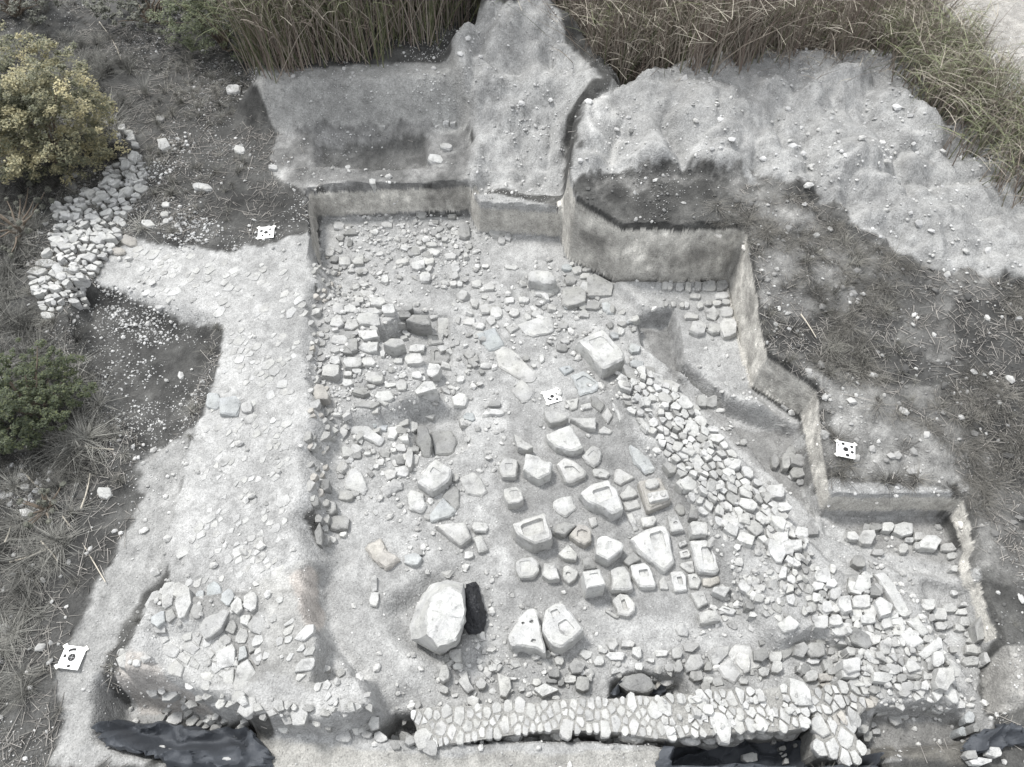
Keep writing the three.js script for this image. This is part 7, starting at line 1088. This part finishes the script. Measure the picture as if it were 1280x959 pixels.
{
  const O = pairs(POLYS.sack), c = centroid(O), g = height(c[0], c[1]), o = soften(soften(O.map(p => [p[0] - c[0], p[1] - c[1]]), .25), .25), t = thing('black_sack', 'shiny black plastic sack slumped against the huge boulder', 'sack', c[0], g, c[1]);
  const sm = new THREE.MeshStandardMaterial({ color: 0x17181c, roughness: .45, bumpMap: stoneBump, bumpScale: .05 });
  mesh('bag', stoneGeo(subdivide(o, .05, .1), .22, { sink: .02, jit: .06, tilt: .1, flare: .04, dome: .04, bevel: .1, crease: 1.1 }), sm, t);
  const k = pairs(POLYS.sackNeck); mesh('folded_end', stoneGeo(subdivide(k.map(p => [p[0] - c[0], p[1] - c[1]]), .05, .15), .13, { sink: .02, jit: .1, bevel: .05, dome: .03, crease: .35 }), sm, t);
}
// ---------------------------------------------------------------- survey targets: white boards with printed black marks
function target(x, z, size, turn, label, marks) {
  const n = 256, cv = document.createElement('canvas'); cv.width = cv.height = n; const g = cv.getContext('2d'); g.fillStyle = '#f1f1ee'; g.fillRect(0, 0, n, n); g.fillStyle = '#0d0d0d'; g.strokeStyle = '#0d0d0d';
  for (const m of marks) { if (m[0] === 'd') { g.beginPath(); g.arc(m[1] * n, m[2] * n, m[3] * n * 1.35, 0, 7); g.fill(); } else if (m[0] === 'a') { g.lineWidth = m[6] * n; g.beginPath(); g.arc(m[1] * n, m[2] * n, m[3] * n, m[4], m[5]); g.stroke(); } else if (m[0] === 'r') g.fillRect(m[1] * n, m[2] * n, m[3] * n, m[4] * n); else { g.strokeStyle = '#eee'; g.lineWidth = n * .008; g.beginPath(); g.moveTo(m[1] * n, m[2] * n); g.lineTo(m[3] * n, m[4] * n); g.stroke(); g.strokeStyle = '#0d0d0d'; } }
  const tx = new THREE.CanvasTexture(cv); tx.colorSpace = THREE.SRGBColorSpace;
  const y = Math.max(height(x, z), height(x + size / 2, z), height(x - size / 2, z), height(x, z + size / 2), height(x, z - size / 2)), t = thing('survey_target', label, 'survey target', x, y + .01, z); t.rotation.set(rr(-.04, .04), turn, rr(-.04, .04));
  const b = mesh('board', new THREE.BoxGeometry(size, .008, size), new THREE.MeshStandardMaterial({ color: 0xeeeeea, roughness: .7 }), t); b.position.y = .004;
  const p = mesh('printed_face', new THREE.PlaneGeometry(size * .98, size * .98), new THREE.MeshStandardMaterial({ map: tx, roughness: .7 }), t); p.rotation.x = -Math.PI / 2; p.position.y = .011;
  for (const [sx, sz] of [[-1, -1], [1, -1], [-1, 1]]) { const w = mesh('tape_corner', new THREE.BoxGeometry(size * .22, .004, size * .12), new THREE.MeshStandardMaterial({ color: 0xd9d7cf, roughness: .6 }), t); w.position.set(sx * size * .5, .015, sz * size * .47); w.rotation.y = sx * sz * .7; }
}
target(-4.65, -2.98, 0.3, 0.1, 'white survey target on the dark north western soil', [['d',.5,.5,.1],['d',.2,.35,.08],['d',.75,.25,.06],['d',.3,.75,.06],['d',.75,.75,.06]]);
target(.69, .29, 0.27, 0.35, 'white survey target on the excavation floor among the stones', [['d',.5,.5,.1],['d',.85,.42,.07],['d',.72,.82,.07],['d',.2,.6,.06],['d',.32,.72,.06],['r',.2,.62,.14,.09]]);
target(5.14, 1.74, 0.28, -0.25, 'white survey target on the eastern bank', [['d',.5,.48,.11],['d',.35,.15,.07],['d',.82,.25,.07],['d',.85,.6,.07],['d',.6,.85,.08]]);
target(-5.95, 4.77, 0.3, -0.12, 'largest white survey target on the trodden path beside scrub', [['d',.5,.5,.13],['a',.5,.5,.36,3.9,4.9,.12],['r',.1,.4,.13,.15],['r',.45,.83,.15,.12],['l',.37,.5,.63,.5],['l',.5,.37,.5,.63]]);
// ---------------------------------------------------------------- pebbles, twigs, grass: what nobody could count
const pebGeos = [0, 1, 2].map(() => { const g = new THREE.IcosahedronGeometry(1, 0), p = g.attributes.position, mem = {}; for (let i = 0; i < p.count; i++) { const k = [p.getX(i), p.getY(i), p.getZ(i)].map(v => v.toFixed(3)).join(); const s = mem[k] || (mem[k] = rr(.65, 1.15)); p.setXYZ(i, p.getX(i) * s, p.getY(i) * s * .6, p.getZ(i) * s); } g.computeVertexNormals(); return g; });
const earthMatFlat = new THREE.MeshStandardMaterial({ color: 0xffffff, roughness: 1 });
const whiteMat = new THREE.MeshStandardMaterial({ color: 0xffffff, roughness: 1 });
const _m = new THREE.Matrix4(), _q = new THREE.Quaternion(), _e = new THREE.Euler(), _v = new THREE.Vector3(), _s = new THREE.Vector3(), _c = new THREE.Color(), sc3 = [0, 0, 0];
function scatter(geos, mat, name, label, cat, N, box, place) {
  const lists = geos.map(() => []);
  for (let i = 0; i < N; i++) { const x = rr(box[0], box[1]), z = rr(box[2], box[3]), r = place(x, z); if (!r) continue; lists[Math.floor(rnd() * geos.length)].push(r); }
  geos.forEach((g, i) => { const L = lists[i]; if (!L.length) return; const im = new THREE.InstancedMesh(g, mat, L.length); L.forEach((r, k) => { _e.set(...r.e); _q.setFromEuler(_e); im.setMatrixAt(k, _m.compose(_v.set(...r.p), _q, _s.set(...r.s))); im.setColorAt(k, _c.setRGB(...r.c)); }); stuff(im, name, label, cat); });
}
const nearSite = (x, z) => z > -12.5 && z < 7 && Math.abs(x) < 9.6 - .4 * z; // the ground around the dig that is strewn with litter
scatter(pebGeos, whiteMat, 'gravel', 'loose limestone chips and pebbles strewn over the soil', 'gravel', 190000, [-14, 14, -12, 7], (x, z) => {
  if (!nearSite(x, z)) return null; const y = height(x, z), L = lastLayer; soil(x, y, z, sc3); const l = sc3[1]; const dark = l < .2, patch = fbm(x * .8, 200, z * .8, 3);
  if (rnd() > (LAYERS[L]?.n === 'spoil_heap' || LAYERS[L]?.n === 'ramp' ? .05 * ss(.45, .6, patch) : dark ? ss(.38, .62, patch) * (x > 3 ? .3 : .8) : l > .36 && LAYERS[L]?.n === 'white_wall' ? .03 : .03 + .22 * ss(.45, .65, patch))) return null;
  const s = (rnd() < .035 ? rr(.02, .045) : rr(.005, .017)), k = dark ? (x > 0 ? rr(.10, .36) : rr(.16, .52)) : rr(.8, 1.25) * l; const b = Math.min(.7, k);
  return { p: [x, y + s * .25, z], e: [rr(-.5, .5), rr(0, 6), rr(-.5, .5)], s: [s * rr(.8, 1.5), s, s], c: [b, b * .99, b * .96] };
});
scatter(pebGeos, new THREE.MeshStandardMaterial({ color: 0xffffff, map: stoneMap, roughness: 1 }), 'small_rubble', 'fist sized rubble scattered over the dug floor', 'rubble', 30000, [-9, 9, -5, 6.4], (x, z) => {
  if (!nearSite(x, z)) return null; const y = height(x, z); const n = lastLayer < 0 ? '' : LAYERS[lastLayer].n; const P = { nw_rubble: .6, diag_wall: .55, white_wall: .04, pit: .22, tower: .2, balk: .12, se_room: .1, ne_room: .06, south_trench: .2, se_dip: .3, se_floor: .1 }[n] ?? .05; const patch = fbm(x * 1.1, 230, z * 1.1, 3);
  if (rnd() > P * ss(.36, .66, patch) * 1.6) return null; if (sdist(POLYS.work, x, z) > 0 && rnd() < .93) return null;
  const s = rnd() < .15 ? rr(.04, .08) : rr(.015, .045), b = rr(.36, .66); return { p: [x, y + s * .3, z], e: [rr(-.5, .5), rr(0, 6), rr(-.5, .5)], s: [s * rr(.9, 1.6), s, s], c: [b, b * .99, b * .965] };
});
scatter(pebGeos, earthMatFlat, 'earth_clods', 'crumbled earth clods lying over the spoil and banks', 'clods', 60000, [-5, 13, -10, 5], (x, z) => {
  if (!nearSite(x, z)) return null; const y = height(x, z), n = lastLayer < 0 ? '' : LAYERS[lastLayer].n; const P = { spoil_heap: .14, ramp: .2, north_bank: .12, plateau: .25, balk: .3 }[n]; if (!P || rnd() > P * ss(.35, .65, fbm(x * 1.6, 420, z * 1.6, 3))) return null; soil(x, y, z, sc3);
  const s = rnd() < .07 ? rr(.04, .09) : rr(.01, .035), k = rr(.75, 1.12); return { p: [x, y + s * .15, z], e: [rr(-.4, .4), rr(0, 6), rr(-.4, .4)], s: [s * rr(.9, 1.5), s, s], c: [sc3[0] * k, sc3[1] * k, sc3[2] * k] };
});
const CHIPS = [[-6.06, -3.02, 0.45, 260, 0.03], [-6.36, -3.33, 0.3, 80, 0.035], [-6.81, -1.24, 0.4, 160, 0.03], [-6.31, -0.97, 0.4, 120, 0.025], [-7.32, -1.51, 0.3, 90, 0.03], [-6.61, -0.01, 0.5, 160, 0.02], [-7.02, -5.46, 0.35, 70, 0.04], [-7.23, -4.64, 0.3, 60, 0.035], [-7.47, 2.26, 0.4, 60, 0.05], [-6.11, 0.81, 0.4, 120, 0.015], [-7.09, -4.75, 0.5, 90, 0.02], [-2.27, -3.75, 0.6, 120, 0.035], [-1.57, -2.86, 0.6, 140, 0.03], [-2.73, -3.52, 0.5, 90, 0.03], [-2.87, 0.05, 0.6, 160, 0.04], [-2.17, 0.22, 0.5, 120, 0.035], [0.16, -5.51, 0.4, 60, 0.04], [-1.65, -6.23, 0.35, 120, 0.02], [-3.48, -5.93, 0.6, 160, 0.015]];
{ const L = CHIPS.flatMap(([x, z, rad, n, s]) => Array.from({ length: n }, () => { const a = rr(0, 6.3), q = rad * Math.sqrt(rnd()) * rr(.6, 1.2), k = s * Math.pow(rnd(), 2) + .009; return [x + Math.cos(a) * q * 1.3, z + Math.sin(a) * q, k]; }));
  const im = new THREE.InstancedMesh(pebGeos[1], whiteMat, L.length); L.forEach(([x, z, s], i) => { _e.set(rr(-.6, .6), rr(0, 6), rr(-.6, .6)); _q.setFromEuler(_e); im.setMatrixAt(i, _m.compose(_v.set(x, height(x, z) + s * .3, z), _q, _s.set(s * rr(.9, 1.6), s, s))); const b = rr(.22, .5); im.setColorAt(i, _c.setRGB(b, b * .995, b * .97)); }); stuff(im, 'stone_chips', 'white stone chips heaped in patches on dark soil', 'stone chips'); }
const twigGeo = new THREE.CylinderGeometry(.5, 1, 1, 5); twigGeo.rotateZ(Math.PI / 2);
const scrubAt = (x, z) => { const y = height(x, z); soil(x, y, z, sc3); return [y, sc3[1] < .2, lastLayer < 0 ? '' : LAYERS[lastLayer].n]; };
scatter([twigGeo], whiteMat, 'twig_litter', 'dry broken twigs and stalks lying on the dark topsoil', 'twigs', 90000, [-14, 14, -11, 7], (x, z) => {
  if (!nearSite(x, z)) return null; const [y, d, n] = scrubAt(x, z); if (!d || (n && n !== 'plateau' && n !== 'spoil_heap')) return null; if (x > -4.5 && x < 4) { if (rnd() < .85) return null; } const p = fbm(x * .9, 260, z * .9, 3); if (rnd() > ss(.35, .6, p)) return null;
  const L = rnd() < .06 ? rr(.3, .7) : rr(.06, .25), t = rr(.0025, .006), k = rr(.08, .38); return { p: [x, y + .012 + t, z], e: [0, rr(0, 6.3), rr(-.12, .12)], s: [L, t, t], c: [k, k * .94, k * .86] };
});
function tuftGeo(n, hgt, spread, w) { const pos = [], idx = []; for (let i = 0; i < n; i++) { const a = rr(0, 6.3), L = hgt * rr(.5, 1.1), lean = rr(.2, spread), dx = Math.cos(a), dz = Math.sin(a), px = -dz * w, pz = dx * w, b = pos.length / 3, r0 = rr(0, .05); for (let k = 0; k < 3; k++) { const f = k / 2, ww = 1 - f * .8, rx = r0 + lean * L * f * f, y = L * (f - .25 * lean * f * f); pos.push(dx * rx + px * ww, y, dz * rx + pz * ww, dx * rx - px * ww, y, dz * rx - pz * ww); } for (let k = 0; k < 2; k++) { const q = b + k * 2; idx.push(q, q + 1, q + 2, q + 2, q + 1, q + 3); } } return finish(pos, idx, 0); }
const bladeMat = new THREE.MeshStandardMaterial({ color: 0xffffff, roughness: .95, side: THREE.DoubleSide });
scatter([tuftGeo(26, .16, 1.6, .004), tuftGeo(34, .22, 1.3, .004), tuftGeo(20, .12, 2, .005)], bladeMat, 'dry_grass', 'flattened dry grass and weeds on the dark topsoil', 'grass', 9000, [-14, 14, -11, 7], (x, z) => {
  if (!nearSite(x, z)) return null; const [y, d, n] = scrubAt(x, z); if (!d || (n && n !== 'plateau')) return null; if (x > -4.5 && x < 3.5) return null; const p = fbm(x * .7, 290, z * .7, 3); if (rnd() > ss(.42, .6, p)) return null;
  const k = rr(.05, .24), s = rr(.6, 1.2); return { p: [x, y - .01, z], e: [0, rr(0, 6.3), 0], s: [s, s, s], c: [k, k * .97, k * .85] };
});
const FIELD = PACK.find(p => p.n === 'field_wall').p;
scatter([tuftGeo(46, .42, 1.7, .0045), tuftGeo(60, .5, 1.2, .004), tuftGeo(40, .35, 2.2, .005)], bladeMat, 'dead_brush', 'tangled grey dead brush covering the western margin', 'brush', 9000, [-12, -5, -9, 6.5], (x, z) => {
  if (!nearSite(x, z)) return null; const [y, d, n] = scrubAt(x, z); if (!d || n) return null; if (sdist(FIELD, x, z) > -.25) return null; const e = x + 6.5 + .22 * Math.max(0, -z - .5) * 1.4 + 1.4 * (fbm(x * .8, 310, z * .8, 3) - .5); if (rnd() > ss(.5, -.6, e) * .34) return null;
  const k = rr(.03, .2) * (.5 + 1.1 * ss(.35, .65, fbm(x * 1.3, 330, z * 1.3, 2))), s = rr(.6, 1.15); return { p: [x, y - .02, z], e: [0, rr(0, 6.3), 0], s: [s, s * rr(.6, 1), s], c: [k, k * .98, k * .88] };
});
scatter([tuftGeo(40, .3, 2, .004), tuftGeo(46, .24, 2.4, .004)], bladeMat, 'dead_brush', 'low brown dead scrub over the eastern bank', 'brush', 9000, [3.6, 12, -4.5, 5], (x, z) => {
  if (!nearSite(x, z)) return null; const [y, d, n] = scrubAt(x, z); if (!d || n !== 'plateau') return null; if (rnd() > ss(.42, .6, fbm(x * .9, 350, z * .9, 3)) * .5) return null;
  const k = rr(.03, .2), s = rr(.5, 1); return { p: [x, y - .02, z], e: [0, rr(0, 6.3), 0], s: [s, s * rr(.5, .9), s], c: [k, k * .95, k * .84] };
});
// ---------------------------------------------------------------- scrub and shrubs
function leafCloud(N, rx, ry, rz, cy, size, colF, clumps) {
  const pos = [], col = [], idx = [], C = []; for (let i = 0; i < clumps; i++) { const a = rr(0, 6.3), u = Math.pow(rnd(), .4), v = rr(-.9, 1); const q = Math.sqrt(1 - v * v * .95), w = .78 + .5 * vn(Math.cos(a) * q * 1.6 + 5, v * 1.6 + 9, Math.sin(a) * q * 1.6 + rx * 7); C.push([rx * u * q * w * Math.cos(a), cy + ry * v * u * w, rz * u * q * w * Math.sin(a), rr(.05, .15) * Math.min(rx, ry)]); }
  for (let i = 0; i < N; i++) { const c = pick(C); let d = [rr(-1, 1), rr(-1, 1), rr(-1, 1)]; const l = Math.hypot(...d) || 1, r = c[3] * Math.pow(rnd(), .45); d = d.map(v => v / l * r); const x = c[0] + d[0], y = c[1] + d[1] * .8, z = c[2] + d[2]; if (y < .03) continue;
    const a = rr(0, 6.3), t = rr(-.9, .9), s = size * rr(.6, 1.3), ux = Math.cos(a) * s, uz = Math.sin(a) * s, uy = Math.sin(t) * s * .7, wx = -Math.sin(a) * s * .5, wz = Math.cos(a) * s * .5, wy = rr(-.4, .4) * s, b = pos.length / 3, k = colF(c, i);
    pos.push(x - ux, y - uy, z - uz, x + wx, y + wy + .1 * s, z + wz, x - wx, y - wy + .1 * s, z - wz, x + ux, y + uy, z + uz); idx.push(b, b + 1, b + 2, b + 2, b + 1, b + 3); for (let q = 0; q < 4; q++) col.push(...k); }
  const g = new THREE.BufferGeometry(); g.setAttribute('position', new THREE.Float32BufferAttribute(pos, 3)); g.setAttribute('color', new THREE.Float32BufferAttribute(col, 3)); g.setIndex(idx); g.computeVertexNormals(); return [g, C];
}
const leafMat = new THREE.MeshPhysicalMaterial({ vertexColors: true, roughness: .9, side: THREE.DoubleSide, transmission: .3, thickness: 0 });
const barkMat = new THREE.MeshStandardMaterial({ color: new THREE.Color().setRGB(.16, .13, .10), roughness: 1 });
function limb(a, b, r0, r1) { const d = new THREE.Vector3().subVectors(b, a), L = d.length(), g = new THREE.CylinderGeometry(r1, r0, L, 6, 3); const p = g.attributes.position; for (let i = 0; i < p.count; i++) { const w = .04 * L * Math.sin((p.getY(i) / L + .5) * 3.1); p.setX(i, p.getX(i) + w); } g.translate(0, L / 2, 0); g.applyQuaternion(new THREE.Quaternion().setFromUnitVectors(new THREE.Vector3(0, 1, 0), d.normalize())); g.translate(a.x, a.y, a.z); return g; }
function shrub(x, z, rx, ry, rz, N, size, colF, label, clumps = 40, cy = null, name = 'shrub') {
  const y = height(x, z), t = thing(name, label, 'shrub', x, y, z), [g, C] = leafCloud(N, rx, ry, rz, cy ?? ry * .95, size, colF, clumps);
  const br = []; const o = new THREE.Vector3(0, -.05, 0); for (const c of C.slice(0, 16)) { const e = new THREE.Vector3(c[0] * .9, Math.max(.1, c[1]), c[2] * .9), m = new THREE.Vector3(e.x * .35, e.y * .5, e.z * .35); br.push(limb(o, m, .03, .02), limb(m, e, .02, .006)); }
  mesh('trunk', mergeGeometries(br), barkMat, t); mesh('crown', g, leafMat, t); return t;
}
const mixc = (a, b, k) => a.map((v, i) => v + (b[i] - v) * k);
shrub(-9.19, -4.87, 1.5, 1.3, 1.2, 46000, .028, (c, i) => mixc([.13, .135, .08], [.54, .48, .28], clamp((vn(c[0] * 3, c[1] * 3, c[2] * 3) - .4) * 1.5 + c[0] * .12 + rr(-.25, .35), 0, 1)), 'large shrub with yellowing leaves beside the field wall', 700);
shrub(-7.70, 0.99, .95, .62, .95, 22000, .022, (c, i) => mixc([.045, .06, .03], [.13, .145, .055], rnd() * rnd()), 'low dark green shrub spreading over the western scrub', 420);
shrub(-6.59, -8.68, 1.3, 1.1, .9, 20000, .024, (c, i) => mixc([.08, .10, .055], [.20, .22, .12], rnd()), 'loose olive green shrub at the corner of the reeds', 320);
shrub(-8.46, -9.60, 1.3, .6, .9, 7000, .035, (c, i) => mixc([.09, .095, .075], [.19, .19, .15], rnd()), 'dull grey green scrub bush behind the dark soil slope', 180);
shrub(-11.77, -9.91, 1.3, .8, 1, 7000, .035, (c, i) => mixc([.09, .095, .075], [.19, .19, .15], rnd()), 'dark scrub bush behind the yellowing shrub', 180);
shrub(-9.32, -3.02, .8, .35, .9, 6000, .03, (c, i) => mixc([.09, .095, .075], [.19, .19, .15], rnd()), 'low grey scrub bush against the field wall', 40);
shrub(-6.97, 2.65, .35, .22, .35, 1500, .03, (c, i) => mixc([.09, .095, .075], [.19, .19, .15], rnd()), 'small brown weed clump by the scattered fieldstones', 15);
shrub(-5.41, -8.36, .9, 1.2, .7, 9000, .026, (c, i) => mixc([.08, .10, .055], [.20, .22, .12], rnd()), 'tall olive green bush standing in front of the reeds', 320);
// dry canes lying over the western scrub
const caneMat = new THREE.MeshStandardMaterial({ color: new THREE.Color().setRGB(.46, .42, .35), roughness: .9 });
{ const a = [-7.56, 1.99], b = [-5.77, 3.75], ya = height(...a) + .06, yb = height(...b) + .05; topMesh('dry_cane', limb(new THREE.Vector3(0, 0, 0), new THREE.Vector3(b[0] - a[0], yb - ya, b[1] - a[1]), .013, .008), caneMat, 'long straight pale cane lying across the western scrub', 'cane', a[0], ya, a[1]); }
{ const a = [-7.24, 3.45], b = [-6.77, 3.27], ya = height(...a) + .06, yb = height(...b) + .05; topMesh('dry_cane', limb(new THREE.Vector3(0, 0, 0), new THREE.Vector3(b[0] - a[0], yb - ya, b[1] - a[1]), .013, .008), caneMat, 'short pale cane beside the small weed clump', 'cane', a[0], ya, a[1]); }
{ const a = [-6.87, 3.15], b = [-6.54, 3.45], ya = height(...a) + .06, yb = height(...b) + .05; topMesh('dry_cane', limb(new THREE.Vector3(0, 0, 0), new THREE.Vector3(b[0] - a[0], yb - ya, b[1] - a[1]), .013, .008), caneMat, 'short pale stick crossing the short cane', 'cane', a[0], ya, a[1]); }
{ const a = [-7.42, 3.15], b = [-7.44, 2.9], ya = height(...a) + .06, yb = height(...b) + .05; topMesh('dry_cane', limb(new THREE.Vector3(0, 0, 0), new THREE.Vector3(b[0] - a[0], yb - ya, b[1] - a[1]), .013, .008), caneMat, 'thin pale stick by the small weed clump', 'cane', a[0], ya, a[1]); }
{ const a = [-6.43, 2.65], b = [-6.49, 2.05], ya = height(...a) + .06, yb = height(...b) + .05; topMesh('dry_cane', limb(new THREE.Vector3(0, 0, 0), new THREE.Vector3(b[0] - a[0], yb - ya, b[1] - a[1]), .013, .008), caneMat, 'bent brown stick near the white fieldstone', 'cane', a[0], ya, a[1]); }
{ const a = [-6.82, 1.57], b = [-6.23, 1.64], ya = height(...a) + .06, yb = height(...b) + .05; topMesh('dry_cane', limb(new THREE.Vector3(0, 0, 0), new THREE.Vector3(b[0] - a[0], yb - ya, b[1] - a[1]), .013, .008), caneMat, 'reddish brown broken stick near the low green shrub', 'cane', a[0], ya, a[1]); }
{ const a = [-9.68, -9.6], b = [-8.75, -8.1], ya = height(...a) + .06, yb = height(...b) + .05; topMesh('dry_cane', limb(new THREE.Vector3(0, 0, 0), new THREE.Vector3(b[0] - a[0], yb - ya, b[1] - a[1]), .013, .008), caneMat, 'bare thin branch beside the yellowing shrub', 'cane', a[0], ya, a[1]); }
{ const a = [4.82, -.61], b = [5.02, -.21], ya = height(...a) + .06, yb = height(...b) + .05; topMesh('dry_cane', limb(new THREE.Vector3(0, 0, 0), new THREE.Vector3(b[0] - a[0], yb - ya, b[1] - a[1]), .013, .008), caneMat, 'dark stick on the eastern bank', 'cane', a[0], ya, a[1]); }
// ---------------------------------------------------------------- reed bed behind the spoil
const bladeMatV = new THREE.MeshStandardMaterial({ vertexColors: true, roughness: .9, side: THREE.DoubleSide });
function reedClump(n, H, green) {
  const pos = [], col = [], idx = [];
  const strip = (pts, w, c) => { const b = pos.length / 3; pts.forEach((p, i) => { const f = 1 - i / (pts.length - 1) * .85; pos.push(p[0] + w[0] * f, p[1] + w[1] * f, p[2] + w[2] * f, p[0] - w[0] * f, p[1] - w[1] * f, p[2] - w[2] * f); col.push(...c, ...c); }); for (let i = 0; i < pts.length - 1; i++) { const q = b + i * 2; idx.push(q, q + 1, q + 2, q + 2, q + 1, q + 3); } };
  for (let i = 0; i < n; i++) {
    const a = rr(0, 6.3), r = rr(0, .35), bx = Math.cos(a) * r, bz = Math.sin(a) * r, L = H * rr(.6, 1.1), la = rr(0, 6.3), le = Math.pow(rnd(), 2) * .8 + .05, dx = Math.cos(la) * le, dz = Math.sin(la) * le;
    const straw = rnd() > green, c = straw ? mixc([.38, .345, .29], [.20, .155, .13], rnd()) : mixc([.09, .105, .055], [.18, .185, .10], rnd()); const P = f => [bx + dx * L * f * (.6 + .4 * f), L * f * (1 - .25 * le * le), bz + dz * L * f * (.6 + .4 * f)];
    const st = [0, .33, .66, 1].map(P), ca = rr(0, 3.1), w = rr(.007, .013); strip(st, [Math.cos(ca) * w, 0, Math.sin(ca) * w], c); strip(st, [-Math.sin(ca) * w, 0, Math.cos(ca) * w], c);
    const nl = straw ? 1 + Math.floor(rnd() * 2) : 3 + Math.floor(rnd() * 3);
    for (let k = 0; k < nl; k++) { const f = rr(.4, 1), p = P(f), b2 = rr(0, 6.3), ll = rr(.25, .7), ox = Math.cos(b2), oz = Math.sin(b2), up = rr(.1, .8), lc = straw ? mixc(c, [.40, .37, .30], rnd()) : mixc(c, [.28, .30, .18], rnd() * .7); const lw = rr(.002, .0045); strip([p, [p[0] + ox * ll * .45, p[1] + up * ll * .4, p[2] + oz * ll * .45], [p[0] + ox * ll * .8, p[1] + up * ll * .45, p[2] + oz * ll * .8], [p[0] + ox * ll, p[1] + up * ll * .3 - ll * .12, p[2] + oz * ll]], [-oz * lw, .003, ox * lw], lc); }
  }
  const g = new THREE.BufferGeometry(); g.setAttribute('position', new THREE.Float32BufferAttribute(pos, 3)); g.setAttribute('color', new THREE.Float32BufferAttribute(col, 3)); g.setIndex(idx); g.computeVertexNormals(); return g;
}
{
  const bands = [['green and straw coloured reeds standing dense along the north edge', .32, 3.3, POLYS.reedA, 230], ['dry brownish reeds leaning together behind the spoil heap', .13, 2.8, POLYS.reedB, 400], ['shorter thin reeds fringing the heap where gravel shows behind', .2, 1.1, POLYS.reedC, 70]];
  for (const [label, green, H, P, N] of bands) {
    const geos = [0, 1, 2, 3].map(() => reedClump(24, H, green)), xs = P.filter((_, i) => i % 2 == 0), zs = P.filter((_, i) => i % 2), parts = [];
    let k = 0; const lists = geos.map(() => []); let guard = 0; while (k < N && guard++ < 40000) { const x = rr(Math.min(...xs), Math.max(...xs)), z = rr(Math.min(...zs), Math.max(...zs)); if (sdist(P, x, z) < 0) continue; k++; lists[k % 4].push([x, height(x, z) - .05, z, rr(0, 6.3), rr(.75, 1.2)]); }
    geos.forEach((g, i) => { const im = new THREE.InstancedMesh(g, bladeMatV, lists[i].length); lists[i].forEach((r, j) => { _e.set(0, r[3], 0); _q.setFromEuler(_e); im.setMatrixAt(j, _m.compose(_v.set(r[0], r[1], r[2]), _q, _s.set(r[4], r[4], r[4]))); }); stuff(im, 'reed_bed', label, 'reeds'); });
  }
}

renderer.render(scene, camera);
